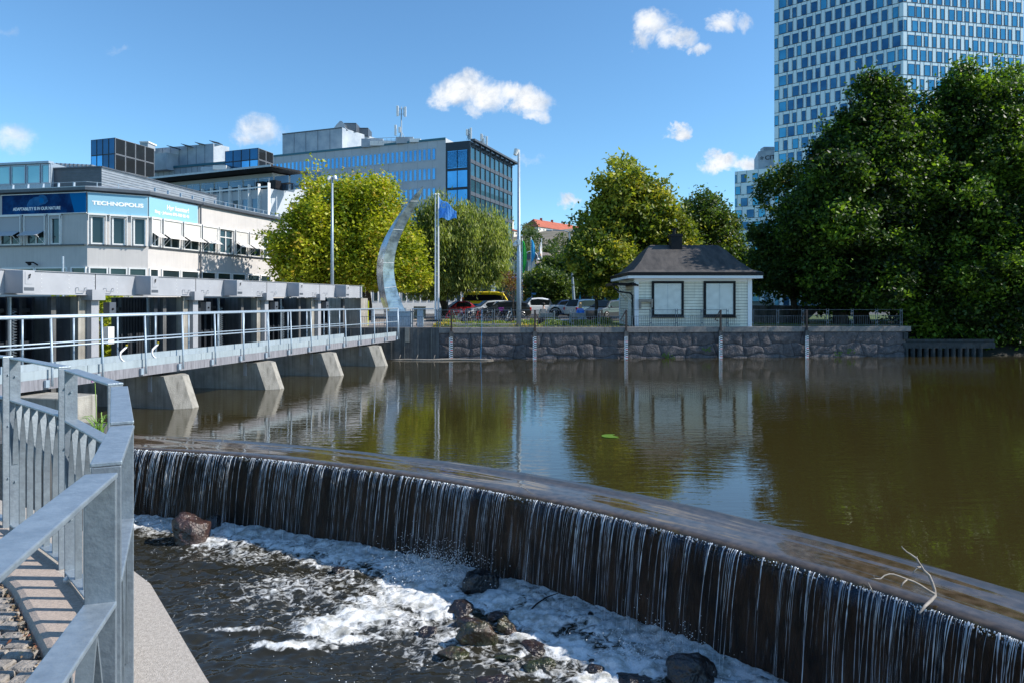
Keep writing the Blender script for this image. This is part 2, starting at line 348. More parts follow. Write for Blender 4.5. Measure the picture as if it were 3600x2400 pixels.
def tree(name, label, base, h_trunk, r_trunk, lobes, m, nclump, per, size, rc=.55, seed=1, group=None, cat='tree', trunks=1, up=.3, flat=.7, floor=None, nb=26, tshift=0.0, lean=0.0, blade=False, asp=.6):
    base = Vector(base); t = thing(name, label, cat, base, 0, group)
    P, T, c = sample_crown(lobes, nclump, per, rc, seed, up=0, flat=flat, floor=floor)
    leafmesh('crown', P, size, m, t, seed, up, np.clip(T+tshift,0,1), blade=blade, asp=asp)
    rg = random.Random(seed); mb = MB()
    cx = sum(l[0] for l in lobes)/len(lobes); cy = sum(l[1] for l in lobes)/len(lobes); cz = sum(l[2] for l in lobes)/len(lobes)
    top = max(l[2]+l[5]*.7 for l in lobes)
    for k in range(trunks):
        b = base+Vector(((k-(trunks-1)/2)*r_trunk*3.2, rg.uniform(-.3,.3), -.1))
        tp = Vector((cx+(k-(trunks-1)/2)*1.2, cy, base.z+(top-base.z)*.9))
        pts = []; rad = []
        for i in range(9):
            u = i/8; p = b.lerp(Vector((b.x+lean*u, b.y, tp.z)), u); p = p.lerp(Vector((tp.x, tp.y, p.z)), max(0,u-.25)/.75*.9)
            if i: p += Vector((rg.uniform(-1,1), rg.uniform(-1,1), 0))*r_trunk*.8
            pts.append(p); rad.append(r_trunk*(1.25 if i == 0 else 1-.86*u))
        mb.tube(pts, rad, 8)
        for j in range(nb//trunks):
            e = Vector(c[rg.randrange(len(c))]); z0 = min(e.z-.2, tp.z-.4); z0 = base.z+h_trunk*.8+(z0-base.z-h_trunk*.8)*rg.uniform(.15,.7)
            z0 = max(z0, base.z+h_trunk*.7)
            u = (z0-b.z)/(tp.z-b.z); i = max(0, min(7, int(u*8))); s0 = pts[i].lerp(pts[i+1], max(0,min(1,u*8-i)))
            mid = s0.lerp(e, .5)+Vector((rg.uniform(-.3,.3), rg.uniform(-.3,.3), rg.uniform(0,.5)))
            r0 = r_trunk*.34*(1-.6*min(1,u)); mb.tube([s0, s0.lerp(mid,.5)+Vector((0,0,.1)), mid, e], [r0, r0*.75, r0*.5, r0*.15], 5, cap=False)
    mb.build('trunk', M_bark, t, smooth=True)
    return t
# ================================================================== buildings
def uat(P, U, px):                                 # distance along U from P where it crosses photo column px
    k = (px-1800)/F; return (k*P.y-P.x)/(U.x-k*U.y)
def scr(p): return (1800+p[0]/p[1]*F, HZ-(p[2]-CZ)/p[1]*F)
def window_mesh(mb, P, U, u0, u1, z0, z1, fw=.06, pr=.06, rec=.02, pm=0, fm=1, mull=0, trans=0):
    P = Vector((P[0], P[1], 0))
    mb.obox(P, U, u0+fw*.5, u1-fw*.5, .002, rec+.01, z0+fw*.5, z1-fw*.5, pm)
    if fw:
        mb.obox(P, U, u0, u0+fw, .003, pr, z0, z1, fm); mb.obox(P, U, u1-fw, u1, .003, pr, z0, z1, fm)
        mb.obox(P, U, u0+fw, u1-fw, .003, pr-.003, z1-fw, z1, fm); mb.obox(P, U, u0+fw, u1-fw, .003, pr-.003, z0, z0+fw, fm)
        for k in range(mull):
            u = u0+(u1-u0)*(k+1)/(mull+1); mb.obox(P, U, u-fw*.5, u+fw*.5, .003, pr-.006, z0+fw, z1-fw, fm)
        for k in range(trans):
            z = z0+(z1-z0)*.68; mb.obox(P, U, u0+fw, u1-fw, .003, pr-.009, z-fw*.4, z+fw*.4, fm)
def windows(root, wl, vis=lambda x, y: True, name='window', limit=100, **kw):
    """wl: (P, U, u0, u1, z0, z1, mats, extra)"""
    sc = []
    for i, w in enumerate(wl):
        P, U, u0, u1, z0, z1 = w[:6]; U = Vector(U).normalized(); a = Vector((P[0],P[1],0))+U*u0; b = Vector((P[0],P[1],0))+U*u1
        xa, ya = scr((a.x,a.y,z0)); xb, yb = scr((b.x,b.y,z1)); ar = abs((xb-xa)*(yb-ya)); cx, cy = (xa+xb)/2, (ya+yb)/2
        if not (0 <= cx <= 3600 and 0 <= cy <= 2400 and vis(cx, cy)): ar *= 1e-4
        sc.append((ar, i))
    sc.sort(reverse=True); big = set(i for _, i in sc[:limit]); rest = {}
    for i, w in enumerate(wl):
        ex = dict(kw); ex.update(w[7] if len(w) > 7 else {})
        if i in big:
            mb = MB(); window_mesh(mb, *w[:6], **ex); mb.build(name, w[6], root)
        else:
            key = tuple(m.name for m in w[6]); rest.setdefault(key, (MB(), w[6])); window_mesh(rest[key][0], *w[:6], **ex)
    if rest:                                    # the windows beyond the hundred largest: one part
        mats = []; mb = MB()
        for key, (r_, ms) in rest.items():
            off = []
            for m in ms:
                if m not in mats: mats.append(m)
                off.append(mats.index(m))
            b = len(mb.v); mb.v += r_.v; mb.f += [tuple(i+b for i in f) for f in r_.f]; mb.m += [off[k] for k in r_.m]
        o = mb.build(name, mats, root); o['kind'] = 'stuff'

# ---- glass tower -----------------------------------------------------------
C0 = XY(3176, 169); CL = XY(2722, 191); CR = XY(3598, 176); FH = 3.6
tw = thing('office_tower', 'tall office tower with staggered blue windows in pale glass panels, highest of all', 'tower', (C0.x+8, C0.y+18, 0))
body = MB(); UL = (C0-CL); LL = UL.length; UL = UL.normalized(); UR = (CR-C0); LR = UR.length; UR = UR.normalized()
back1 = CR+Vector((-6, 30, 0)); back2 = CL+Vector((16, 34, 0))
body.prism([CL, C0, CR, back1, back2][::1], 0, 86.4, 0)
NF = 24; wl = []; rgt = random.Random(5)
for P, U, L, nb_, off in ((CL, UL, LL, 13, 0), (C0, UR, LR, 15, 1)):
    bw = L/nb_
    for k in range(NF+1): body.obox(P, U, 0, L, .002, .05, k*FH-.05, k*FH+.05, 1)
    for k in range(NF):
        z0 = k*FH+.08; z1 = z0+2.68; sh = .5 if (k+off) % 2 else 0.0
        for j in range(nb_+1):
            w = rgt.choice([.42,.5,.62,.62,.68])*bw
            if j in (0, nb_) and sh: w = .8*bw
            u0 = (j+sh-.1)*bw+.15*bw; u1 = u0+w
            if j == 0 and not sh: u0 = .12; u1 = u0+w*.7
            if u1 > L-.1: u1 = L-.12
            if u1-u0 < .5: continue
            lit = (off == 1) or (j == 0) or rgt.random() < .06  # right face and stray panes count as lit: brightness put into glass colour
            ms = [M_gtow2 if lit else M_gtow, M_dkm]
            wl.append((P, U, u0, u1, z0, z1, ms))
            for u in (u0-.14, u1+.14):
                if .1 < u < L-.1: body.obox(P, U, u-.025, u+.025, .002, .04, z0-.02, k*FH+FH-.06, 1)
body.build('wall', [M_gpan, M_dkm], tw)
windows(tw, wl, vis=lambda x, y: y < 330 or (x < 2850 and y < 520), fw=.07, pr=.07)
# ---- lower hotel wing beside the tower -------------------------------------
H0 = XY(2583, 205); H1 = XY(2790, 196); UH = H1-H0; LH = UH.length; UH = UH.normalized()
ht = thing('hotel_block', 'pale glass-panelled block with CITY sign box on its roof left of the tower', 'building', (H0.x+8, H0.y+14, 0))
hb = MB(); topz = CZ+(HZ-600)*203/F
hb.prism([H0, H1, H1+Vector((8,24,0)), H0+Vector((9,26,0))], 0, topz, 0); wl = []
fh = 3.55
for k in range(12):
    z = topz-(k+1)*fh
    if z < 0: break
    hb.obox(H0, UH, 0, LH, .002, .05, z-.05, z+.05, 1); sh = (k % 2)*.5
    for j in range(6):
        u0 = (j+sh-.45)*3.35; u1 = u0+rgt.choice([1.5,1.9,2.1])
        u0 = max(u0, .1)
        if u1 > LH-.2 or u1-u0 < .4: continue
        wl.append((H0, UH, u0, u1, z+.1, z+2.5, [M_gtow if j % 2 else M_gtow2, M_dkm]))
        hb.obox(H0, UH, u1+.1, u1+.17, .002, .04, z, z+fh-.06, 1)
hb.build('wall', [M_gpan, M_dkm], ht); windows(ht, wl, fw=.08, pr=.07)
sb0 = XY(2666, 206); pb = MB(); z1s = CZ+(HZ-533)*206/F
pb.prism([sb0, XY(2740, 203), XY(2760, 215), sb0+Vector((3,12,0))], topz-.5, z1s, 0); pb.build('plant_room', M_white if False else M_greyp, ht)
db = MB(); db.box((XY(2684,208).x, 208, z1s), (XY(2735,208).x, 211, z1s+1.9), 0); db.build('roof_duct', M_greyp, ht, bevel=.3)
def text_mesh(txt, size, mt, name, parent, P, U, zoff, cx=1.0, depth=.02, bold=0, out=.05, align='LEFT', space=1.0, thick=0.0):
    cu = bpy.data.curves.new(name, 'FONT'); cu.body = txt; cu.size = size; cu.extrude = depth/2; cu.offset = bold; cu.space_character = space
    cu.align_x = align; ob = bpy.data.objects.new(name, cu); COL.objects.link(ob); bpy.context.view_layer.update()
    me = bpy.data.meshes.new_from_object(ob.evaluated_get(bpy.context.evaluated_depsgraph_get())); bpy.data.objects.remove(ob)
    U = Vector(U).normalized(); N = Vector((U.y, -U.x, 0)); P = Vector(P); loc = parent_world(parent)[0] if parent else Vector((0,0,0))
    for v in me.vertices:
        x, y, z = v.co; v.co = P+U*x*cx+Vector((0,0,zoff+y))+N*(out+z)-loc
    if thick:
        vs = [v.co.copy() for v in me.vertices]; fs = [tuple(p.vertices) for p in me.polygons]; av, af = [], []
        for dx, dz in ((0,0),(thick,0),(0,thick),(thick,thick)):
            b0 = len(av); av += [v+U*dx*1.3+Vector((0,0,dz))+N*(dx+dz)*.05 for v in vs]; af += [tuple(i+b0 for i in f) for f in fs]
        me = bpy.data.meshes.new(name); me.from_pydata(av, [], af)
    me.materials.clear(); me.materials.append(mt); o = bpy.data.objects.new(name, me); COL.objects.link(o); o.parent = parent; return o
UP = (XY(2740,203)-sb0).normalized()
text_mesh('CITY', 1.75, M_dkm, 'lettering', ht, sb0+UP*uat(sb0,UP,2689), UP, CZ+(HZ-563)*205/F, 1.1, out=.1, bold=.03)
lg = MB(); lc = sb0+UP*1.0; zc = CZ+(HZ-556)*205/F
for a in (90, 18, 162, -54, 234):
    ca, sa = math.cos(R(a)), math.sin(R(a)); p = []
    for r_, w in ((.12,.05),(.45,.14),(.56,.0),(.45,-.14),(.12,-.05)): p.append(lc+UP*(r_*ca-w*sa)+Vector((0,0,zc+r_*sa+w*ca))+Vector((UP.y,-UP.x,0))*.08)
    lg.ext(p, Vector((UP.y,-UP.x,0))*.05)
lg.build('emblem', M_dkm, ht)

# ---- long concrete office with dark glass end ------------------------------
A0 = Vector((-7.9,127,0)); A1 = Vector((0.0,148,0)); UA = Vector((-.924,.383,0)); UB = (A1-A0).normalized()
ofc = thing('office_building', 'concrete-clad office with blue window bands and a dark glass end wing behind the willow', 'building', (-20,140,0))
K0 = A0+UA*5.0; K1 = A0+UA*50; topz = 32.3; b = MB()
b.prism([K1, K0, K0+UB*20, K1+UB*20], 0, topz, 0)
for k in range(21): b.obox(K1, -UA, k*2.16, k*2.16+.02, .002, .01, topz-1.7, topz-.35, 1)
b.obox(K1, -UA, 0, 45, .002, .12, topz-.28, topz+.12, 2)
wl = []
for r_ in range(7):
    z1 = 30.5-r_*3.75; z0 = z1-2.05
    b.obox(K1, -UA, .2, 42.9, .004, .05, z0-.2, z1+.2, 3)
    for j in range(42):
        u = 43-(j+1)*1.015; wl.append((K1+Vector((UB.x,UB.y,0))*-.05, -UA, u+.22, u+.80, z0, z1, [M_gblue, M_galv2]))
    for k in range(14): b.obox(K1, -UA, k*3.24, k*3.24+.02, .002, .01, z0-1.5, z0-.2, 1)
b.build('wall', [M_panel, M_zinc, M_teal, M_galv2], ofc)
windows(ofc, wl, vis=lambda x, y: (y < 600) or (x > 1380 and y < 720), fw=.03, pr=.045, rec=.01)
# dark glass wing
g = MB(); gz = 31.4; G0 = A0+UA*5.0
g.prism([G0, A0, A1, A1+UA*9, G0+UB*20], 8.6, gz, 0)
g.obox(A0, UB, -.5, 23.4, .4, 1.3, gz-.2, gz+.15, 1)
for k in range(9): g.obox(A0, UB, .6+k*2.6, .75+k*2.6, .02, 1.0, gz-.75, gz-.3, 1)
g.prism([A0+Vector((-4.5,4,0)), A0+Vector((1.2,4.5,0)), A1+Vector((-1.5,0,0)), A1+UA*7], 0.0, 4.4, 0)
for (dx, dy) in ((0.6,1.5),(5.2,13.5)): g.cyl(A0+Vector((dx,dy,0)), .35, 8.6, 12, 1)
g.obox(A0, UB, 0, 22.4, .003, .25, 8.3, 9.9, 1)
for r_ in range(7): g.obox(A0, UB, 0, 22.4, .004, .16, 9.9+r_*3.02+2.35, 9.9+r_*3.02+3.0, 1)
for j in range(10): g.obox(A0, UB, j*2.44+.02, j*2.44+.12, .004, .22, 9.9, gz-.2, 1)
g.build('wing_frame', [M_dkm, M_zinc], ofc)
pl = []
for r_ in range(7):
    z = 9.9+r_*3.02
    for j in range(9): pl.append((A0+Vector((UB.y,-UB.x,0))*.01, UB, j*2.44+.15, j*2.44+2.43, z+.02, z+2.33, [M_gteal, M_zinc]))
for r_ in range(6):
    z = 12.0+r_*3.6
    if r_ == 5: z = 27.0
    for j in range(2): pl.append((G0+Vector((-UA.y,UA.x,0))*.01 if False else G0-UB*.02, -UA, .35+j*2.15, .35+j*2.15+2.1, min(z,26.6), min(z,26.6)+3.2, [M_gblue, M_dkm]))
windows(ofc, pl, name='glass_pane', fw=.05, pr=.06)
# penthouse and roof equipment
P0 = XY(1203,142); P1 = XY(993,147.6); P2 = XY(1330,152)
ph = MB(); phz = 37.6; ph.prism([P1, P0, P2, P2+(P1-P0)], topz-1, phz, 0)
for k in range(1,5): q = P1.lerp(P0, k/5); ph.obox(q, (P0-P1), 0, .05, .003, .05, topz, phz, 1)
ph.obox(P1, (P0-P1), 0, (P0-P1).length, .003, .1, phz-.12, phz+.1, 1)
ph.build('penthouse', [M_greyp, M_zinc], ofc)
def roofbox(name, px0, px1, pyt, pyb, Y, dep, m, parent, m2=None, taper=0):
    mb = MB(); a = W(px0, pyb, Y); c = W(px1, pyt, Y); t_ = taper
    vs = [(a.x,Y,a.z),(c.x,Y,a.z),(c.x,Y+dep,a.z),(a.x,Y+dep,a.z),(a.x+t_,Y,c.z),(c.x-t_,Y,c.z),(c.x-t_,Y+dep,c.z),(a.x+t_,Y+dep,c.z)]
    mb.add(vs, [(0,3,2,1),(4,5,6,7),(0,1,5,4),(1,2,6,5),(2,3,7,6),(3,0,4,7)], 0)
    if m2:
        for k in range(6):
            zz = a.z+(c.z-a.z)*(.15+.12*k); mb.box((a.x+.15,Y-.03,zz),(c.x-.15,Y-.003,zz+.06), 1)
    return mb.build(name, [m, m2] if m2 else m, parent)
roofbox('roof_hood', 1168, 1222, 441, 458, 143, 4, M_greyp, ofc, taper=.8); roofbox('roof_hood', 1180, 1216, 426, 442, 144, 3, M_greyp, ofc, taper=.9)
roofbox('vent_unit', 1209, 1252, 433, 462, 145, 4, M_zinc, ofc, M_zincl); roofbox('vent_unit', 1253, 1294, 450, 480, 148, 4, M_zinc, ofc, M_zincl)
roofbox('roof_unit', 1270, 1345, 488, 517, 135, 4, M_greyp, ofc); roofbox('roof_unit', 1300, 1392, 496, 512, 134, 3, M_white, ofc)
roofbox('roof_unit', 1392, 1452, 482, 504, 132, 3, M_greyp, ofc); roofbox('roof_unit', 1440, 1478, 488, 500, 131, 3, M_white, ofc)
q = MB(); a = W(1302, 490, 134)
for k in range(7): q.tube([W(1300+k*15, 505, 133), W(1300+k*15, 487, 133)], .035, 5)
q.tube([W(1300,488,133), W(1392,484,133)], .04, 5); q.tube([W(1300,496,133), W(1392,493,133)], .03, 5); q.build('roof_railing', M_galv, ofc)
def mast(name, lab, px, pyt, pyb, Y, spread, up_, low):
    an = thing(name, lab, 'antenna', W(px, pyb, Y)); mb = MB(); mb.tube([W(px,pyb,Y), W(px,pyt+4,Y)], [.16,.09], 8)
    for sx in (-1,1):
        for yy_ in (pyt+12, pyt+30): mb.tube([W(px,yy_,Y), W(px+sx*spread,yy_,Y)], .045, 5)
        mb.tube([W(px+sx*spread*.6,pyt+6,Y), W(px+sx*spread*.6,pyt+36,Y)], .05, 6)
    for k in range(3): mb.tube([W(px-7+k*9,pyb,Y), W(px, pyb-22,Y)], .05, 5)
    mb.build('pole', M_galv, an)
    for sx, yt, yb in up_+low:
        c0 = W(px+sx, yb, Y); c1 = W(px+sx, yt, Y); m2 = MB(); m2.box((c0.x-.2,Y-.3,c0.z),(c0.x+.2,Y-.05,c1.z)); m2.build('panel_antenna', M_white, an, bevel=.04)
mast('antenna_mast', 'tall mobile phone mast on the concrete office roof', 1411, 372, 484, 131, 13, [(-13,374,410),(14,377,412)], [(-20,441,478),(-6,448,468)])
mast('antenna_mast', 'short paired antennas above the glass corner', 1648, 450, 492, 130, 6, [(7,451,492),(-6,456,478)], [])
mast('antenna_mast', 'group of three slim antennas right of the paired ones on the glass wing roof', 1697, 470, 512, 136, 9, [(14,481,518),(-5,472,500),(3,488,512)], [])

M_gteal2 = glass('navy_glass', (.02,.13,.26), metal=.5, var=(.02,.09,.18)); M_gdark2 = glass('black_glass', (.03,.035,.04), metal=.4)
# ---- terrace block, roof pavilions ------------------------------------------
T0 = XY(952,85); TL = XY(440,95.8); TR = XY(1112,90.9); UT = (T0-TL).normalized(); LT = (T0-TL).length; UT2 = (TR-T0).normalized(); LT2 = (TR-T0).length
tb = thing('terrace_office', 'grey office with finned facade, roof terrace and overhanging dark eave', 'building', (-40,100,0))
b = MB(); ez = 18.5
NT = Vector((UT.y,-UT.x,0)); NT2 = Vector((UT2.y,-UT2.x,0))
b.prism([TL, T0, TR, TR+UT*-22, TL+UT2*12], ez-.22, ez, 1)                       # eave slab
b.obox(TL, UT, 0, LT, .001, .05, ez-.2, ez+.06, 2)
i0 = T0-UT*2.2-NT*2.6; iL = TL-NT*2.6; b.prism([iL, i0, i0+UT2*5.4, iL+UT2*5.4], 10, ez-.36, 0)   # terrace wall
b.prism([TL-NT*.2, T0-UT*.3-NT*.2, T0-UT*.3-NT*.2+UT2*(LT2-1.4), TL-NT*.2+UT2*9], 0, 15.6, 0)
b.build('wall', [M_panel, M_black, M_zincl], tb)
b = MB()
FZ = TL-NT*.2
for k in range(21):
    u = LT-.3-k*1.62
    if u > .1: b.obox(FZ, UT, u-.05, u+.05, .003, .42, 3, 16.3, 0)
b.obox(FZ, UT, 0, LT-.3, .43, .46, 15.7, 15.9, 0)
for z in (12.0, 8.4, 4.8): b.obox(FZ, UT, 0, LT-.3, .004, .12, z-.05, z+.05, 0)
M_terr = glass('grey_blue_glass', (.16,.24,.32), metal=.3, var=(.08,.13,.19)); b.build('fins', [M_white], tb)
wl = []
for r_ in range(4):
    for k in range(21):
        u = LT-.3-k*1.62
        if (k*7+r_*3) % 5 != 0 and u > 1.4: wl.append((FZ, UT, u-1.3, u-.35, 12.5-r_*3.6, 14.5-r_*3.6, [M_terr if (k+r_) % 3 else M_gdark2, M_galv2]))
windows(tb, wl, vis=lambda x, y: x > 580, fw=.05, pr=.07)
b = MB()
for k in range(13): b.tube([FZ+UT*(LT-.5-k*2.2)+Vector((0,0,15.6)), FZ+UT*(LT-.5-k*2.2)+Vector((0,0,16.9))], .04, 5)
b.tube([FZ+UT*6+Vector((0,0,16.9)), FZ+UT*(LT-.4)+Vector((0,0,16.9))], .04, 5); b.build('terrace_railing', M_galv, tb)
b = MB()
for k in range(11): b.obox(iL+NT*.02, UT, 4+k*2.6, 6.3+k*2.6, .01, .05, 15.7, 17.6, 0)
b.build('terrace_glazing', M_terr, tb)
for k in range(9):
    p = FZ+UT*(11+k*2.1)-NT*1.3+Vector((0,0,15.6)); m2 = MB()
    M_ = Matrix.Translation(p) @ Matrix.Rotation(math.atan2(UT.y,UT.x), 4, 'Z')
    m2.box((-.7,-.4,.7),(.7,.4,.76), 0, M_)
    for sx in (-.6,.6):
        for sy in (-.3,.3): m2.box((sx-.03,sy-.03,0),(sx+.03,sy+.03,.7), 0, M_)
    if k in (6,7): m2.box((-.7,-.5,0),(.7,.5,1.2), 0, M_)
    single(m2, 'terrace_table', M_black, ['low black table at the left end of the roof terrace','high-backed black seat on the right part of the roof terrace','black terrace table, %s from the right end' % ('nearest','second','third','fourth','fifth','sixth','','seventh','')[k]][min(2, [8,6].index(k) if k in (8,6) else 2)], 'table', tuple(p), group='tables on the roof terrace')

pv = thing('rooftop_office', 'grey metal-clad upper storeys with two dark glass boxes behind the terrace block', 'building', (-50,112,0))
b = MB(); p0 = XY(480,109.8); p1 = XY(800,103.3); UQ = (p1-p0).normalized()
b.prism([p0, p1, p1+Vector((4,14,0)), p0+Vector((4,14,0))], 0, 22.5, 0); b.obox(p0, UQ, 0, (p1-p0).length, .003, .12, 22.35, 22.7, 1)
for k in range(14): b.obox(p0, UQ, k*1.15, k*1.15+.03, .003, .03, 19, 22.3, 2)
g0 = XY(542,109); g1 = XY(750.5,105.5); g2 = XY(806,108); b.prism([g0, g1, g2, g2+(g0-g1)], 22, 25.9, 0)
for k in range(1,7): q = g0.lerp(g1,k/7); b.obox(q, g1-g0, 0, .04, .003, .03, 22.8, 25.8, 2)
s0 = XY(516,107.5); s1 = XY(585,106); b.prism([s0, s1, s1+Vector((2,3,0)), s0+Vector((2,3,0))], 22, 24.6, 0)
b.build('wall', [M_greyp, M_teal, M_zinc], pv)
roofbox('roof_unit', 706, 752, 588, 603, 101, 3, M_galv2, pv); roofbox('roof_unit', 748, 795, 582, 597, 100.5, 3, M_white, pv)
roofbox('chimney', 492, 520, 500, 522, 106, 2.2, M_greyp, pv); roofbox('chimney', 490, 522, 497, 502, 105.9, 2.5, M_white, pv)
for px in (590,640,689,740):
    m2 = MB(); a = W(px-5, 511-(px-590)*.115, 105.6); m2.ext([a, a+Vector((1.5,0,-.35)), a+Vector((1.5,0,-.45)), a+Vector((0,0,-.06))], (0,1.6,0)); m2.build('solar_panel', M_zinc, pv)
def pavilion(pl_, pc, pr_, zt, zb, nl, nr, rows, bright, wide=1):
    b = MB(); U1 = (pc-pl_); L1 = U1.length; U1 = U1.normalized(); U2 = (pr_-pc); L2 = U2.length; U2 = U2.normalized()
    b.prism([pl_, pc, pr_, pl_+U2*L2], zb, zt, 0); b.build('glass_box', M_dkm, pv); wl = []
    h = (zt-zb)/rows
    for r_ in range(rows):
        for k in range(nl): wl.append((pl_, U1, k*L1/nl+.04, (k+1)*L1/nl-.02, zb+r_*h+.04, zb+(r_+1)*h-.02, [M_gblue if bright(r_,k) else M_gteal2, M_dkm]))
        for k in range(nr): wl.append((pc, U2, k*L2/nr+.04, (k+1)*L2/nr-.02, zb+r_*h+.04, zb+(r_+1)*h-.02, [M_gdark2, M_zincl]))
    windows(pv, wl, name='glass_pane', fw=.05, pr=.05, limit=60)
pavilion(XY(320,96.5), XY(404,95), XY(542,102), 24.3, 17.5, 4, 4, 3, lambda r_, k: k < 2 and r_ < 2)
pavilion(XY(791,102.4), XY(908,100), XY(960,103.7), 24.0, 20.6, 4, 2, 2, lambda r_, k: k > 1 and r_ == 0)

# ---- cream office with curved corner, in front -------------------------------
V0 = XY(-80,47.9); V1 = XY(306.5,46); V2 = XY(520,47.9); V4 = Vector((-21.3,63.8,0)); segs = [(V0,V1),(V1,V2),(V2,V4)]
U01 = (V1-V0).normalized(); U12 = (V2-V1).normalized(); U24 = (V4-V2).normalized()
co = thing('cream_office', 'two-storey cream office with three-sided corner, blue banners and window awnings', 'building', (-28,56,0))
b = MB(); wz = 9.05
b.prism([V0, V1, V2, V4, V4+Vector((-14,4,0)), V0+Vector((0,16,0))], 0, wz, 0); b.build('wall', [M_offw], co)
def offs(pts, d):
    out = []
    for i, p in enumerate(pts):
        ns = []
        if i > 0: u = (pts[i]-pts[i-1]).normalized(); ns.append(Vector((u.y,-u.x,0)))
        if i < len(pts)-1: u = (pts[i+1]-pts[i]).normalized(); ns.append(Vector((u.y,-u.x,0)))
        n = sum(ns, Vector((0,0,0))); n.normalize(); k = 1/max(.3, n.dot(ns[0])); out.append(p+n*d*k)
    return out
line = [V0,V1,V2,V4]; o1 = offs(line,.30); o2 = offs(line,.02)
b = MB(); zE = 9.35
b.grid([[Vector((p.x,p.y,8.95)) for p in offs(line,.012)], [Vector((p.x,p.y,9.02)) for p in offs(line,.1)], [Vector((p.x,p.y,9.04)) for p in o1], [Vector((p.x,p.y,9.24)) for p in o1]], 0)
b.grid([[Vector((p.x,p.y,9.24)) for p in o1], [Vector((p.x,p.y,9.29)) for p in o1], [Vector((p.x,p.y,9.72)) for p in offs(line,-2.2)], [Vector((p.x,p.y,10.0)) for p in offs(line,-6)]], 1)
b.build('roof', [M_zinc, M_zincl], co)
b = MB(); sg = offs(line,.12)
for i in range(3):
    L = (sg[i+1]-sg[i]).length; U = (sg[i+1]-sg[i]).normalized()
    b.tube([sg[i]+Vector((0,0,9.6)), sg[i+1]+Vector((0,0,9.6))], .018, 5)
    for k in range(int(L/1.25)):
        q = sg[i]+U*(k+.5)*1.25; b.obox(q, U, -.03,.03,-.12,.03, 9.3, 9.62, 0)
b.build('snow_guard', M_galv2, co)
# windows of the upper floor
ms = [M_gdark, M_white]; wl = []
for a_, b_, mu in ((4,80,1),(96,165,1),(182,218,0)): wl.append((V0, U01, uat(V0,U01,a_), uat(V0,U01,b_+0), 5.43, 7.38, ms, dict(mull=mu)))
for a_, b_ in ((312,373),(387,446),(462,518)): wl.append((V1, U12, uat(V1,U12,a_)+.12, uat(V1,U12,b_)-.1, 5.43, 7.38, ms, dict(mull=0)))
RW = [(526,557),(568,630),(640,698),(706,757),(765,815),(823,865),(872,915),(919,955),(962,985)]
for a_, b_ in RW: wl.append((V2, U24, uat(V2,U24,a_), uat(V2,U24,b_), 5.43, 7.38, ms, dict(mull=1, trans=1 if a_ in (765,919) else 0)))
# ground-floor ribbon
for P, U, cols in ((V0,U01,((10,124),(126,238),(252,305))),(V1,U12,((312,380),(384,448),(452,516))),(V2,U24,((523,555),(566,630),(634,697),(706,757),(762,810),(814,862),(868,910),(914,950)))):
    for a_, b_ in cols: wl.append((P, U, uat(P,U,a_), uat(P,U,b_), 2.7, 3.88, ms, dict(mull=0)))
windows(co, wl, fw=.09, pr=.1)
b = MB()
for P, U, L in ((V0,U01,(V1-V0).length),(V1,U12,(V2-V1).length),(V2,U24,(V4-V2).length)): b.obox(P, U, .1, L-.1 if P is not V2 else L-1.2, .01, .14, 5.34, 5.42, 0)
b.build('window_sill', M_zinc, co)
# roller blinds and awnings
def blind(P, U, a_, b_, drop, awn, m):
    u0 = uat(P,U,a_)-.05; u1 = uat(P,U,b_)+.05; mb = MB()
    mb.obox(P, U, u0, u1, .12, .26, 7.38, 7.5, 0)
    mb.obox(P, U, u0, u0+.05, .2, .25, 5.4, 7.4, 0); mb.obox(P, U, u1-.05, u1, .2, .25, 5.4, 7.4, 0)
    if drop: mb.obox(P, U, u0+.06, u1-.06, .16, .18, 7.38-drop, 7.38, 1)
    if awn:
        U_ = Vector(U).normalized(); N = Vector((U_.y,-U_.x,0)); z = 7.38-drop
        p = [P+U_*(u0+.06)+N*.2, P+U_*(u1-.06)+N*.2]; q_ = [v+N*.6+Vector((0,0,-.36)) for v in p]
        up_ = Vector((0,0,z)); mb.add([v+up_ for v in p]+[v+up_ for v in (q_[1],q_[0])]+[v+up_+Vector((0,0,-.02)) for v in p]+[v+up_+Vector((0,0,-.02)) for v in (q_[1],q_[0])], [(0,1,2,3),(7,6,5,4),(0,4,5,1),(2,6,7,3)], 1)
        for v, w_ in zip(p, q_): mb.tube([v+up_+Vector((0,0,-.9)), w_+up_], .018, 5, 0)
    mb.build('awning', [M_white, m], co)
M_fab = mat('blind_fabric', (.58,.56,.53), .9); M_fabs = mat('blind_fabric_grey', (.42,.42,.44), .9)
blind(V0,U01,4,80,1.0,1,M_fabs); blind(V0,U01,96,165,1.0,1,M_fabs); blind(V0,U01,182,218,.22,0,M_fabs)
for a_, b_ in ((312,373),(387,446),(462,518)): blind(V1,U12,a_+1,b_-1,.12,0,M_fab)
for i, (a_, b_) in enumerate(RW):
    if i in (4,7): blind(V2,U24,a_,b_,.05,0,M_fab)
    else: blind(V2,U24,a_,b_,.95,1,M_fab)
b = MB(); q = V2+U24*uat(V2,U24,700)+Vector((U24.y,-U24.x,0))*.15
b.tube([q+Vector((0,0,0)), q+Vector((0,0,8.9)), q+Vector((.3,-.1,9.1))], .06, 8); b.build('drainpipe', M_zinc, co)
b = MB(); q = W(120,930,46.8); b.tube([q+Vector((-.3,-.1,0)), q+Vector((-.2,-.5,.1)), q+Vector((.3,-.5,.1)), q+Vector((.3,-.1,-.05))], .05, 6); b.ball(q+Vector((0,-.45,0)), .12); b.build('wall_lamp', M_black, co)
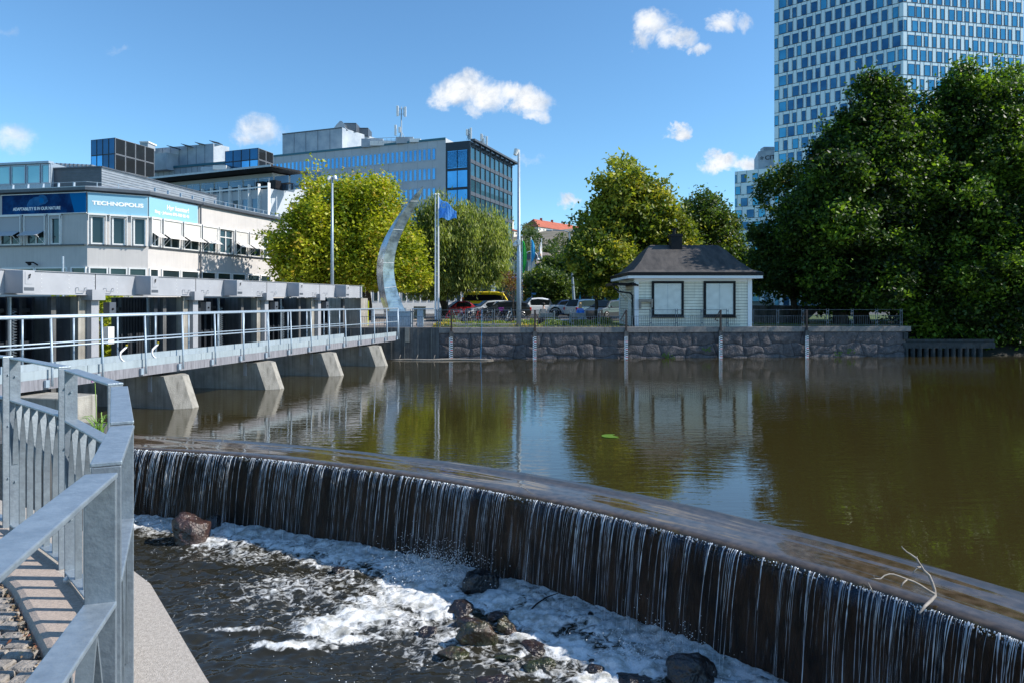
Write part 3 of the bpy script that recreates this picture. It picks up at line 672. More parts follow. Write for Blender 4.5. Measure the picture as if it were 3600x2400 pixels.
# zinc upper storey
Q1 = XY(357,50.5); Q0 = XY(180,51.2); Q3 = XY(761,64.7); b = MB()
b.prism([Q0,Q1,Q3,Q3+Vector((-9,3,0)),Q0+Vector((0,10,0))], 9.2, 11.45, 0); U = (Q3-Q1).normalized(); L = (Q3-Q1).length
for k in range(8): b.obox(Q1, U, 0, L, .002, .02, 10.0+k*.19, 10.03+k*.19, 0); b.obox(Q1, U, 0, L, .001, .012, 10.035+k*.19, 10.185+k*.19, 1)  # brighter zinc strips paint this side as sunlit
for k in range(6): b.obox(Q0, (Q1-Q0), 0, (Q1-Q0).length, .002, .015, 10.2+k*.22, 10.22+k*.22, 0)
b.obox(Q1, U, -.05, L, -.1, .1, 11.45, 11.55, 0); b.obox(Q0, (Q1-Q0), 0, (Q1-Q0).length, -.1, .1, 11.45, 11.55, 0)
b.build('upper_storey', [M_zinc, M_zincl], co)
b = MB(); a = XY(184,52.5); c = XY(325,53.2); U = (c-a).normalized(); L = (c-a).length; b.prism([a,c,c+Vector((0,4,0)),a+Vector((0,4,0))], 10, 12.2, 0)
for k in range(10): b.obox(a, U, k*L/9.5, k*L/9.5+.05, .002, .09, 11.5, 12.2, 1)
b.build('parapet', [M_zincl, M_zinc], co)
Z0 = XY(-70,52.0); Z1 = XY(178,50.8); U = (Z1-Z0).normalized(); L = (Z1-Z0).length; b = MB()
b.prism([Z0,Z1,Z1+Vector((0,8,0)),Z0+Vector((0,8,0))], 9.5, 11.9, 0); b.obox(Z0,U,0,L,-.3,.18,11.82,11.98,0); b.build('glazed_lantern', [M_galv2], co)
wl = []
for a_, b_ in ((-60,-8),(-5,38),(41,92),(96,144),(148,176)): wl.append((Z0,U,uat(Z0,U,a_),uat(Z0,U,b_),10.35,11.75,[M_lant,M_galv2]) if False else (Z0,U,uat(Z0,U,a_),uat(Z0,U,b_),10.35,11.75,[glass('lantern_glass',(.36,.62,.62),rough=.15,metal=.35,var=(.22,.45,.50)) if a_==-60 else bpy.data.materials['lantern_glass'],M_galv2]))
windows(co, wl, name='glass_pane', fw=.07, pr=.08)
# banners and lettering
M_bl = mat('banner_light_blue', (.24,.47,.61), .6, spec=.2); M_bd = mat('banner_dark_blue', (.003,.025,.10), .8, var=(.008,.09,.26), vs=1.1, vr=(.42,.72), spec=.1); M_bb = mat('banner_bright_blue', (.0,.16,.42), .8, spec=.1); M_bm = mat('banner_mid_blue', (.03,.16,.36), .8, spec=.1, var=(.01,.08,.22), vs=2.5)
M_txt = mat('lettering_white', (.92,.92,.93), .5)
def banner(P, U, pa, pb_, z0, z1, ms, label):
    u0 = uat(P,U,pa); u1 = uat(P,U,pb_); U = Vector(U).normalized(); N = Vector((U.y,-U.x,0)); base = P+U*u0+N*.03
    t = thing('banner_sign', label, 'banner', tuple(base+Vector((0,0,z0)))); mb = MB(); mb.obox(base, U, 0, u1-u0, 0, .05, z0, z1, 0)
    mb.obox(base, U, -.05, u1-u0+.05, -.005, .065, z1, z1+.05, 1); mb.obox(base, U, -.05, u1-u0+.05, -.005, .065, z0-.05, z0, 1); mb.build('panel', [ms, M_white], t); return t, base, U, N, u1-u0
t, base, U, N, L = banner(V0,U01,11,305,7.55,8.88,M_bd,'dark blue banner with lizard head and the words adaptability is in our nature')
mb = MB(); mb.ext([base+U*x+N*.051+Vector((0,0,z)) for x, z in ((L-1.3,8.88),(L-.9,7.55),(L,7.55),(L,8.88))], N*.004); mb.build('colour_field', M_bb, t)
mb = MB()
ox = L*.45; k_ = 1.25
prof = [(-1.0,7.75),(-1.0,8.2),(-.8,8.5),(-.45,8.68),(-.05,8.72),(.1,8.85),(.35,8.85),(.6,8.7),(.75,8.4),(.5,8.2),(.1,8.15),(-.2,8.0),(-.4,7.7)]
mb.ext([base+U*(ox+x*k_*.8)+N*.051+Vector((0,0,z)) for x, z in prof], N*.003); mb.build('picture', M_bm, t)
mb = MB(); mb.ext([base+U*(ox+.2+.2*math.cos(i*.628))+N*.055+Vector((0,0,8.45+.2*math.sin(i*.628))) for i in range(10)], N*.003); mb.build('picture', M_bb, t)
text_mesh('ADAPTABILITY IS IN OUR NATURE', .30, M_txt, 'lettering', t, base+U*(uat(V0,U01,50)-uat(V0,U01,11)), U, 7.80, .84, depth=.01, out=.06, thick=.01)
t, base, U, N, L = banner(V1,U12,309,519,7.5,8.88,M_bl,'light blue banner reading technopolis on the middle facet of the cream office')
text_mesh('TECHNOPOLIS', .36, M_txt, 'lettering', t, base+U*.22, U, 8.08, 1.27, depth=.01, out=.06, thick=.03)
t, base, U, N, L = banner(V2,U24,521,692,7.5,8.88,M_bl,'light blue banner reading hyr kontor beside the drainpipe')
text_mesh('Hyr kontor!', .46, M_txt, 'lettering', t, base+U*(L-.95), U, 8.22, 1.0, depth=.01, out=.06, align='RIGHT', thick=.012)
text_mesh('Ring - Johanna 076-789 02 43', .30, M_txt, 'lettering', t, base+U*(L-.95), U, 7.83, .95, depth=.01, out=.06, align='RIGHT', thick=.012)

# ---- low white office behind the maple ---------------------------------------
lw = thing('low_white_office', 'low white office with tall narrow windows in the shade behind the yellow maple', 'building', (-12,84,0))
a = XY(985,78); c = XY(1660,84); U = (c-a).normalized(); L = (c-a).length; b = MB(); b.prism([a,c,c+Vector((0,10,0)),a+Vector((0,10,0))], 0, 5.6, 0)
b.obox(a,U,0,L,-.2,.4,5.6,6.0,1); b.build('wall', [M_white, M_zinc], lw); wl = []
for k in range(28): wl.append((a,U,.5+k*.83,1.05+k*.83,1.5,4.2,[M_gdark,M_white]))
windows(lw, wl, fw=.05, pr=.05, limit=60)
# entrance hall dark below the glass wing
eh = thing('entrance_hall', 'dark low entrance hall with glazed front under the glass wing', 'building', (-7,100,0))
b = MB(); a = W(1640,1040,100); c = W(1850,1040,100); b.box((a.x,100,-.2),(c.x,112,5.0),0); b.box((a.x-.5,98.6,4.2),(c.x+.5,112,5.4),1); b.build('wall',[M_dkm,M_black],eh)
wl = [(Vector((a.x,100,0)),(1,0,0),.4+k*1.65,1.95+k*1.65,.2,3.9,[M_gteal,M_zinc]) for k in range(5)]; windows(eh, wl, name='glass_pane', fw=.06)
b = MB()
for px in (1604,1733): p = XY(px,96); b.cyl(p,.32,6.0,14)
b.build('column', M_galv2, eh)

# ---- far hill and houses ------------------------------------------------------
hill = MB(); rg = random.Random(3); rows = []
def hz_(x, y):
    f = max(0, min(1, (y-170)/260)); f = f*f*(3-2*f)
    return (41+4*math.sin(x*.02)+3*math.sin(x*.05+y*.03))*f*max(.25, min(1, 1-((x-10)/420)**2))
for i in range(32):
    y = 165+i*14; rows.append([(x_, y, hz_(x_, y)-.4) for x_ in range(-420, 421, 20)])
hill.grid(rows); structure(hill, 'hill', mat('hill_ground', (.13,.12,.06), .95, var=(.25,.21,.17), vs=.05), smooth=True)
def hillhouse(name, label, px0, px1, pye0, pyb, Y0, Y1, rdz, rows_, m_roof, cols, chim=()):
    a = XY(px0,Y0); c = XY(px1,Y1); U = (c-a).normalized(); L = (c-a).length; N = Vector((U.y,-U.x,0))
    ze = CZ+(HZ-pye0)*Y0/F; zb = CZ+(HZ-pyb)*Y0/F-6; t = thing(name, label, 'apartment block' if L > 30 else 'house', (a.x, a.y, zb))
    b = MB(); b.prism([a,c,c-N*14,a-N*14], zb, ze, 0); b.build('wall', M_far, t)
    b = MB(); r0 = a+U*4-N*7; r1 = c-U*4-N*7; zr = ze+rdz; e = .8
    vs = [Vector((p.x,p.y,ze)) for p in (a-U*e+N*e, c+U*e+N*e, c+U*e-N*(14+e), a-U*e-N*(14+e))]+[Vector((r0.x,r0.y,zr)), Vector((r1.x,r1.y,zr))]
    b.add(vs, [(0,1,5,4),(1,2,5),(2,3,4,5),(3,0,4)], 0); rf = b.build('roof', m_roof, t)
    for f_ in chim:
        q_ = r0.lerp(r1, f_); b = MB(); b.box((q_.x-.9,q_.y-.7,zr-1.0),(q_.x+.9,q_.y+.7,zr+1.5)); b.build('chimney', m_roof, rf)
    wl = []
    for r_ in range(rows_):
        for k in range(cols): wl.append((a, U, (k+.32)*L/cols, (k+.32)*L/cols+1.5, ze-2.4-r_*2.9, ze-.9-r_*2.9, [M_gdark, M_white]))
    windows(t, wl, fw=.12, pr=.08)
hillhouse('apartment_block', 'long white apartment block with red tiled roof on top of the hill', 1892, 2110, 798, 842, 490, 560, 6.5, 4, M_redroof, 18, (.12,.3,.5,.6,.85))
hillhouse('hillside_house', 'white house with small red gable beside the tall lamp post on the hill', 1806, 1826, 812, 850, 430, 436, 3, 2, M_redroof, 1)
hillhouse('hillside_house', 'pale taller house half hidden by the glass office edge', 1778, 1806, 770, 850, 440, 450, 3, 4, M_redroof, 2)
# flat low building with lamps, below the hill
fl = thing('flat_roofed_hall', 'flat grey-roofed hall with windows below the hill, left of the flagpoles', 'building', (2,170,0))
b = MB(); a = W(1770,983,160); c = W(1866,983,160); b.box((a.x,160,-.2),(c.x+1,180,11.3),0); b.box((a.x-.5,159.3,11.3),(c.x+1.5,180,12.6),1); b.build('wall',[M_far,M_zinc],fl)
windows(fl, [(Vector((a.x,160,0)),(1,0,0),.3+k*1.15,1.2+k*1.15,8.0,10.9,[M_gdark,M_white]) for k in range(5)], fw=.08)
roofbox('roof_vent', 1802, 1816, 976, 990, 163, 2, M_greyp, fl); roofbox('roof_vent', 1851, 1870, 978, 992, 163, 2, M_greyp, fl)
# ================================================================== ground, quay
GZ = 0.05; WZ = -1.66; DZ = -3.32
QA = XY(1255,38.2); QB = XY(1544,38.25); QC = XY(3186,40.4)      # quay face line
UQ = (QC-QB).normalized(); NQ = Vector((UQ.y,-UQ.x,0)); QL = (QC-QB).length
g = MB(); far = 3000
g.add([(-far,QA.y+.35,GZ-.012),(QA.x,QA.y+.35,GZ-.012),(QB.x,QB.y+.35,GZ-.012),(QC.x+.1,QC.y+.35,GZ-.012),(QC.x+.1,QC.y+4,GZ-.012),(60,46,GZ-.012),(far,60,GZ-.012),(far,far,GZ-.6),(-far,far,GZ-.6)],[(0,1,2,3,4,5,6,7,8)])
structure(g, 'ground', M_asph)
g = MB(); g.add([(XY(1430,41).x-3,39.3,GZ),(XY(1560,41).x+1.6,39.3,GZ),(3,58,GZ),(-30,58,GZ),(-22,42,GZ)],[(0,1,2,3,4)]); structure(g, 'plaza', M_plaza)
g = MB(); g.prism([(6.0,46),(60,49),(60,75),(24,75),(16,60),(6.8,52)], GZ-.02, GZ+.01); structure(g, 'lawn', M_grass)
g = MB(); g.prism([(5,39.3),(QC.x,40.8),(QC.x,46),(5,45.9)], GZ-.02, GZ+.006); structure(g, 'lawn_strip', M_grass)
g = MB(); g.prism([(-4.6,39.3),(6.4,39.3),(6.2,46.5),(-4.6,46.5)], GZ-.02, GZ+.02); structure(g, 'flower_bed_soil', M_soil)
# bank under the dark trees, sloping to the water
g = MB(); xs = [QC.x-.2, 27, 33, 42, 60, 90]; g.grid([[Vector((x,39.5+.03*(x-24),-2.4)) for x in xs],[Vector((x,41.8+.04*(x-24),-1.2)) for x in xs],[Vector((x,44.5+.05*(x-24),0.0)) for x in xs],[Vector((x,50+.1*(x-24),.12)) for x in xs]]); structure(g, 'river_bank', mat('bank_soil', (.018,.016,.012), .95, var=(.012,.015,.008), vs=2), smooth=True)

# quay wall
qw = thing('quay_wall', 'rough granite block quay wall with smooth capstones above the pond', 'quay wall', (QB.x,QB.y,WZ))
b = MB(); b.obox(QB, UQ, 0, QL, -1.2, -.04, -2.6, -.2, 0); b.build('mortar_core', M_black, qw)
M_qs = mat('rough_quay_stone', (.135,.12,.125), .85, var=(.06,.055,.06), vs=3.5, bump=1, bs=12, bd=.05, det=9)
b = MB(); rq = random.Random(44); zl_ = [-2.5,-1.52,-.92,-.2]
def jt(k, r_): return .09*math.sin(k*1.7+r_*4.1)+.05*math.sin(k*5.7+r_)
for r_ in range(3):
    u = -.0; k = 0; wj = .0
    while u < QL-.02:
        w = rq.uniform(.7,1.9) if r_ else rq.uniform(1.2,2.4)
        if QL-(u+w) < .5: w = QL-u
        wj2 = 0 if u+w >= QL-.01 else rq.uniform(-.3,.3); g_ = rq.uniform(.006,.012)
        zb = lambda x: zl_[r_]+(jt(x*.9, r_) if r_ else 0); zt = lambda x: zl_[r_+1]+(jt(x*.9, r_+1) if r_ < 2 else -.0)
        out_ = rq.uniform(.0,.03); sd__ = rq.uniform(0,99); nx, nz = max(5,int(w*9)), 7 if r_ else 10; rows = []
        for iz in range(nz+1):
            fz = iz/nz; row = []
            for ix in range(nx+1):
                fx = ix/nx; x0_ = u+g_+wj*fz*1; x1_ = u+w-g_+wj2*fz; x = x0_+(x1_-x0_)*fx; z = (zb(x)+g_)*(1-fz)+(zt(x)-g_)*fz
                e_ = min(1, 7*min(fx,1-fx)*w, 9*min(fz,1-fz)*.6); d_ = -.035+(.03+out_)*e_**.22+.028*noise.fractal(Vector((x*3+sd__,z*3,sd__)),.8,2.2,4)*e_
                row.append(QB+UQ*x+NQ*d_+Vector((0,0,z)))
            rows.append(row)
        b.grid(rows); u += w; wj = wj2; k += 1
b.build('stone_blocks', M_qs, qw, smooth=True)
b = MB()
for px_, z_ in ((2340,-1.5),(2480,-1.2),(2352,-1.62),(2985,-1.35),(2940,-1.5)):
    u = uat(QB,UQ,px_)
    for k in range(14): p_ = QB+UQ*(u+rq.uniform(-.25,.25))+NQ*(.1+rq.random()*.06)+Vector((0,0,z_+rq.uniform(-.12,.12))); b.add([p_, p_+Vector((.07,-.02,.03)), p_+Vector((.06,-.03,.09)), p_+Vector((-.01,-.02,.06))], [(0,1,2,3)])
o_ = b.build('joint_weeds', mat('weed_green',(.08,.16,.02),.8), qw)
b = MB(); k = 0; u = -.02
while u < QL+.1:
    w = min(2.35+.25*math.sin(k*2.1), QL+.28-u); b.obox(QB, UQ, u, u+w-.012, -.75, .05, -.2, .1, 0); u += w; k += 1
b.build('capstones', M_granite, qw, bevel=.012)
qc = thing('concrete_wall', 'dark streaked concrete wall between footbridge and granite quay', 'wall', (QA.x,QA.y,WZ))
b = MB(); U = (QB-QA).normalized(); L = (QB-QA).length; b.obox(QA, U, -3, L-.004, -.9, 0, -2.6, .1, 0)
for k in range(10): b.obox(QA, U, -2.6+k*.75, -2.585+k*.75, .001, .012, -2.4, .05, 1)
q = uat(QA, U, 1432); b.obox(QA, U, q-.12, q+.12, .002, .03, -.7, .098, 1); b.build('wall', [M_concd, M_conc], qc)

# ---- quay railing ------------------------------------------------------------
qr = thing('quay_railing', 'thin grey steel railing with paired posts along the far quay edge', 'railing', (QB.x,QB.y,.1))
RP = [XY(1277,38.6), XY(1544,38.65)]; RU = None
def rail_run(P, U, L, n):
    st = L/n; rr = random.Random(int(L*10))
    for i in range(n+1):
        for s_ in (-.06,.06):
            mb = MB(); mb.tube([P+U*(i*st+s_)+Vector((0,0,.1)), P+U*(i*st+s_)+Vector((0,0,1.12))], .02, 6); 
            if s_ > 0: mb.obox(P+Vector((0,0,0)), U, i*st-.07, i*st+.07, -.015, .015, .3, .34, 0); mb.obox(P, U, i*st-.07, i*st+.07, -.015, .015, .98, 1.02, 0)
            mb.build('post', M_rail_dk, qr)
        if i == n: break
        a = i*st+.06; c = (i+1)*st-.06; mb = MB()
        mb.tube([P+U*a+Vector((0,0,1.07)), P+U*c+Vector((0,0,1.07))], .012, 5)
        mb.tube([P+U*a+Vector((0,0,.70)), P+U*c+Vector((0,0,.70))], .012, 5); mb.tube([P+U*a+Vector((0,0,.17)), P+U*c+Vector((0,0,.17))], .012, 5)
        k = 1; m_ = 11
        for k in range(1, m_):
            x0 = a+(c-a)*k/m_; d = .02*math.sin(k*1.9+i); mb.tube([P+U*(x0+d*.3)+Vector((0,0,.17)), P+U*(x0+d)+Vector((0,0,.45)), P+U*x0+Vector((0,0,.70+(.04 if k%2 else 0)))], .0085, 4, cap=False)
        mb.build('infill_bars', M_rail_dk, qr)
rail_run(XY(1262,38.6), (XY(1544,38.65)-XY(1262,38.6)).normalized(), 4.45, 3)
rail_run(QB-NQ*.4, UQ, QL-.05, 18)

# ---- water gauges --------------------------------------------------------------
M_gw = mat('gauge_white', (.9,.92,.95), .5, var=(.7,.72,.75), vs=9); M_gr = mat('gauge_red', (.5,.03,.03), .5)
gdesc = ['beside the concrete wall, by the floating log', 'below the foot of the tall lamp post', 'below the left corner of the cream hut', 'below the right shutter of the cream hut', 'rightmost, near the end of the quay']
for i, px in enumerate((1587,1880,2200,2531,2833)):
    u = uat(QB, UQ, px); P = QB+UQ*u+NQ*.06; t = thing('water_gauge', 'white striped water gauge '+gdesc[i], 'water gauge', tuple(P+Vector((0,0,WZ))), 0, 'water gauges on the quay wall')
    b = MB(); b.obox(P, UQ, -.12, .12, 0, .12, -1.75, -.12, 0); b.build('backing', M_concd, t)
    b = MB(); b.obox(P, UQ, -.13, .07, .122, .135, -1.7, -.42, 0); b.build('scale_board', M_gw, t)
    b = MB(); r2_ = MB()
    for k in range(11):
        z = -1.6+k*.11; (b if k % 4 else r2_).obox(P, UQ, -.06, .068, .137, .142, z, z+.05, 0)
        b.obox(P, UQ, -.12, -.07, .137, .142, z+.055, z+.085, 0)
    b.build('marks', M_black, t); r2_.build('red_marks', M_gr, t)
    b = MB(); b.obox(P, UQ, -.05, .05, .0, .08, -.12, 1.08, 0); b.tube([P+UQ*-.02-NQ*.05+Vector((0,0,1.0)), P-NQ*.1+UQ*.28*(1 if i < 2 else -1)+Vector((0,0,.5)), P-NQ*.1+UQ*.1*(1 if i < 2 else -1)+Vector((0,0,.45))], .03, 5); b.build('post', M_rust, t)
# blue rope, log, slabs, wooden edging
b = MB(); b.tube([XY(1694,38.45,.1)+Vector((0,0,1.0)), XY(1694,38.2,.15), XY(1692,38.1,-.6), XY(1690,38.0,-1.65)], .015, 5); single(b, 'rope', mat('blue_rope', (.02,.18,.4), .6), 'thin blue rope hanging from the railing down to the pond', 'rope', tuple(XY(1694,38.2,.1)))
b = MB(); rr = random.Random(4); pts = [XY(1372+ (1735-1372)*k/12, 37.75+.12*math.sin(k), WZ+.02+.03*rr.random()) for k in range(13)]
b.tube(pts, [.02,.045,.05,.055,.06,.05,.055,.06,.05,.055,.045,.05,.02], 8)
for k in (1,3,5): b.tube([pts[k], pts[k]+Vector((.1,0,.28))], [.03,.008], 5)
single(b, 'floating_log', M_wood, 'long pale log floating at the foot of the quay wall', 'log', tuple(pts[0]), smooth=True)
for i, (a_, b_, py, Y) in enumerate(((1462,1640,1128,42.5),(1462,1818,1142,40.6))):
    b = MB(); p = W(a_, py+8, Y); q = W(b_, py, Y+.3); U = Vector((q.x-p.x,q.y-p.y,0)); L = U.length; b.obox((p.x,p.y,0), U, 0, L, -.12, .12, .12, .24, 0)
    for k in range(5): b.obox((p.x,p.y,0), U, .1+k*(L-.4)/4, .2+k*(L-.4)/4, -.08, .08, 0, .119, 0)
    single(b, 'edging_beam', M_ledge, ('shorter pale beam edging the back of the flower bed','longer pale beam along the front of the flower bed')[i], 'beam', (p.x,p.y,.05))
# lily pad
b = MB(); c = G(2146,1533,WZ); b.ext([c+Vector((.22*math.cos(k*.6+.3)*(1 if k else .2),.22*math.sin(k*.6+.3),.01)) for k in range(10)], (0,0,.006)); single(b, 'lily_pad', L_reed, 'single pale green leaf floating on the pond', 'leaf', tuple(c))

# ---- the cream hut -------------------------------------------------------------
hx0, hx1, hy0, hy1 = 7.23, 14.0, 40.0, 45.8; hu = thing('timber_hut', 'cream weatherboarded hut with black hipped roof and white shutters on the quay', 'hut', ((hx0+hx1)/2, (hy0+hy1)/2, GZ))
M_gap = mat('board_gap', (.12,.11,.09), .9); M_board = mat('cream_boards', (.88,.84,.72), .75, var=(.78,.73,.60), vs=2.2, bump=.2, bs=8, streak=.25); M_trim = mat('white_trim', (.82,.82,.84), .6); M_tar = mat('tarred_felt_roof', (.085,.075,.07), .9, var=(.035,.033,.034), vs=1.1, bump=.5, bs=25, stretch=(2.4,1,1)); M_shut = mat('white_shutter_boards', (.86,.86,.80), .6, var=(.70,.70,.64), vs=3)
b = MB(); b.box((hx0+.03,hy0+.03,GZ),(hx1-.03,hy1-.03,2.95),0)
def boards(P, U, L, z0, z1, h=.17):
    U = Vector(U).normalized(); N = Vector((U.y,-U.x,0)); P = Vector(P); z = z0
    while z < z1-.01:
        zt = min(z+h, z1); p = [P+N*.034+Vector((0,0,z)), P+U*L+N*.034+Vector((0,0,z)), P+U*L+N*.012+Vector((0,0,zt)), P+N*.012+Vector((0,0,zt))]
        b.add(p+[v-N*.01 for v in p], [(0,1,2,3),(4,7,6,5),(0,4,5,1)], 0); g_ = [P+N*.036+Vector((0,0,z-.004)), P+U*L+N*.036+Vector((0,0,z-.004)), P+U*L+N*.036+Vector((0,0,z+.014)), P+N*.036+Vector((0,0,z+.014))]; b.add(g_, [(0,1,2,3)], 1); z += h
boards((hx0,hy0+.03,0),(1,0,0),hx1-hx0,GZ+.02,2.95); boards((hx0+.03,hy1,0),(0,-1,0),hy1-hy0,GZ+.02,2.95); boards((hx1-.03,hy0,0),(0,1,0),hy1-hy0,GZ+.02,2.95)
b.build('wall', [M_board, M_gap], hu)
b = MB()
for (x0,x1) in ((hx0-.05,hx0+.19),(hx1-.19,hx1+.05)): b.box((x0,hy0-.045,GZ),(x1,hy0-.003,2.94))
b.box((hx0-.05,hy0-.003,GZ),(hx0-.006,hy0+.2,2.94)); b.box((hx0-.05,hy1-.25,GZ),(hx0-.006,hy1,2.94)); b.box((hx0+.2,hy0-.03,2.72),(hx1-.2,hy0-.006,2.94)); b.build('corner_boards', M_trim, hu)
b = MB(); ex0,ex1,ey0,ey1 = 6.72,14.5,39.45,46.4
rings = [[(ex0,ey0,2.9),(ex1,ey0,2.9),(ex1,ey1,2.9),(ex0,ey1,2.9)],[(ex0,ey0,3.06),(ex1,ey0,3.06),(ex1,ey1,3.06),(ex0,ey1,3.06)]]
b.grid(rings, 1, True); b.add(rings[0], [(3,2,1,0)], 1)
o_ = .03; r2 = [[(ex0-o_,ey0-o_,3.06),(ex1+o_,ey0-o_,3.06),(ex1+o_,ey1+o_,3.06),(ex0-o_,ey1+o_,3.06)],[(ex0-o_,ey0-o_,3.25),(ex1+o_,ey0-o_,3.25),(ex1+o_,ey1+o_,3.25),(ex0-o_,ey1+o_,3.25)]]
b.grid(r2, 2, True); b.add(r2[0], [(3,2,1,0)], 2)
def ring(x0,x1,y0,y1,z): return [Vector((x0,y0,z)),Vector((x1,y0,z)),Vector((x1,y1,z)),Vector((x0,y1,z))]
rs = [ring(ex0-o_,ex1+o_,ey0-o_,ey1+o_,3.252), ring(7.15,14.1,40.05,45.85,3.42), ring(7.75,13.6,41.0,44.95,4.0), ring(8.3,13.2,42.1,43.9,4.72), ring(8.69,12.9,42.85,43.15,5.09)]
b.grid(rs, 0, True); b.add(rs[-1], [(0,1,2,3)], 0); b.build('roof', [M_tar, M_trim, M_black], hu)
b = MB(); b.box((9.85,42.2,4.55),(10.52,42.9,5.75)); b.box((9.8,42.15,5.58),(10.57,42.95,5.72)); b.cyl((10.1,42.55,5.75),.1,.3,10); b.cyl((10.1,42.55,6.03),.16,.05,10); b.build('chimney', M_black, hu)
for (pa,pb_) in ((2291,2403),(2473,2585)):
    x0 = XY(pa,hy0).x; x1 = XY(pb_,hy0).x; z1 = CZ+(HZ-989)*40/F; z0 = CZ+(HZ-1114)*40/F
    b = MB(); y0,y1 = hy0-.08, hy0-.003; w = .14
    b.box((x0,y0,z0),(x0+w,y1,z1)); b.box((x1-w,y0,z0),(x1,y1,z1)); b.box((x0+w,y0,z1-w),(x1-w,y1,z1)); b.box((x0+w,y0,z0),(x1-w,y1,z0+w)); b.box((x0-.04,y0-.03,z0-.05),(x1+.04,y1,z0-.003)); fr = b.build('window_frame', M_black, hu)
    b = MB(); xi0,xi1,zi0,zi1 = x0+w,x1-w,z0+w,z1-w; xm = (xi0+xi1)/2; b.box((xi0,hy0-.05,zi0),(xi1,hy0-.004,zi1),0)
    h = xm-xi0-.02; k = -h
    while k < zi1-zi0:                       # herringbone grooves on both leaves
        for sx, x_in in ((1,xm+.01),(-1,xm-.01)):
            p0 = (0,k+h*0); za, zb_ = zi0+k+h, zi0+k; xa, xb = 0, h
            if za > zi1: t0 = (za-zi1)/h; xa = t0*h; za = zi1
            if zb_ < zi0: t1 = (zi0-zb_)/h; xb = h-t1*h; zb_ = zi0
            if xb-xa > .03: b.add([(x_in+sx*xa,hy0-.0525,za),(x_in+sx*xb,hy0-.0525,zb_),(x_in+sx*xb,hy0-.0525,zb_+.016),(x_in+sx*xa,hy0-.0525,za+.016)], [(0,1,2,3)], 1)
        k += .1
    b.box((xm-.008,hy0-.056,zi0),(xm+.008,hy0-.051,zi1),1); b.build('shutter', [M_shut, M_galv], fr)
b = MB(); b.box((6.0,40.55,2.55),(7.2,43.3,2.66),0); b.box((5.95,40.5,2.5),(6.03,43.35,2.68),0); b.box((7.2,40.5,2.5),(7.235,43.4,2.7),0); b.build('canopy', M_black, hu)
for y in (41.0,42.8):
    b = MB(); b.tube([(6.35,y,2.55),(7.2,y,1.55)], .05, 4); b.build('canopy_bracket', M_board, hu)
b = MB(); b.tube([(6.05,40.6,2.55),(6.12,40.55,2.3),(6.3,40.3,2.15),(6.95,40.1,2.05),(7.08,40.05,1.9),(7.08,39.97,.9),(7.12,39.95,GZ)], .045, 8); b.build('downpipe', M_black, hu, smooth=True)
b = MB(); b.box((7.172,41.2,GZ),(7.19,42.2,2.2)); b.build('door', M_shut, hu)
b = MB(); b.tube([(7.02,39.85,2.55),(7.22,39.85,2.55)], .09, 10); b.tube([(7.22,39.85,2.55),(7.36,39.85,2.5),(7.36,39.96,2.5)], .05, 6); b.build('wall_lamp', M_black, hu)
b = MB(); a = W(2247,1052,39.8); c = W(2295,1062,39.8); b.box((a.x,39.72,c.z),(c.x,39.95,a.z),0); b.box((a.x+.02,39.76,c.z-.4),(a.x+.12,39.95,c.z),0); b.box((c.x-.1,39.76,c.z-.32),(c.x,39.95,c.z),0); b.build('meter_shelf', M_wood, hu)

# ---- crescent sculpture --------------------------------------------------------
sY = 41.6; S = .3698
Lp = [(778,145),(668,250),(560,380),(430,600),(370,700),(330,850),(325,1000),(350,1150),(390,1300),(432,1400),(450,1450)]
Mp = [(779,146),(700,240),(600,345),(500,530),(425,700),(395,850),(385,1000),(408,1150),(446,1300),(480,1400),(497,1450)]
Rp = [(780,147),(772,225),(700,360),(590,540),(525,700),(493,850),(490,1000),(522,1130),(575,1270),(628,1380),(668,1450)]
rows = []
for i in range(11):
    f = i/10; P = lambda q, Y: W(1200+q[0]*S, 600+q[1]*S, Y)
    w = .02+.98*min(1, f*2.2)
    l = P(Lp[i], sY+.8*w); m_ = P(Mp[i], sY); r_ = P(Rp[i], sY+.25*w); bk = (l+r_)/2+Vector((0,.55*w,0)); rows.append([l, m_, r_, bk])
def rowinterp(rows, n=5):
    out = []
    for i in range(len(rows)-1):
        for k in range(n):
            t_ = k/n; a, b_, c_, d_ = rows[max(i-1,0)], rows[i], rows[i+1], rows[min(i+2,len(rows)-1)]
            out.append([0.5*((2*b_[j])+(c_[j]-a[j])*t_+(2*a[j]-5*b_[j]+4*c_[j]-d_[j])*t_*t_+(-a[j]+3*b_[j]-3*c_[j]+d_[j])*t_**3) for j in range(len(b_))])
    out.append(rows[-1]); return out
for _ in range(2): rows = [rows[0]]+[[rows[i-1][j]*.2+rows[i][j]*.6+rows[i+1][j]*.2 for j in range(4)] for i in range(1,len(rows)-1)]+[rows[-1]]
rows = rowinterp(rows); base = rows[-1][1]
cr = thing('crescent_sculpture', 'tall curved polished stone crescent rising beside the blue flag', 'sculpture', (base.x, base.y, GZ))
M_pol = mat('polished_stone_mirror', (.50,.53,.55), .22, .7, var=(.26,.28,.29), vs=1.6, bump=.25, bs=3.5, vr=(.45,.6)); 
b = MB(); b.grid(rows, 0, True); b.add(rows[-1], [(0,1,2,3)]); b.build('stone_blade', M_pol, cr)
for i in (7,16,26,34):
    b = MB(); r_ = rows[i]; b.tube([r_[1]+Vector((0,-.004,0)), r_[2]+Vector((0,-.004,.0))], .016, 4); b.build('joint_line', M_white, cr)
b = MB(); rr = random.Random(9)
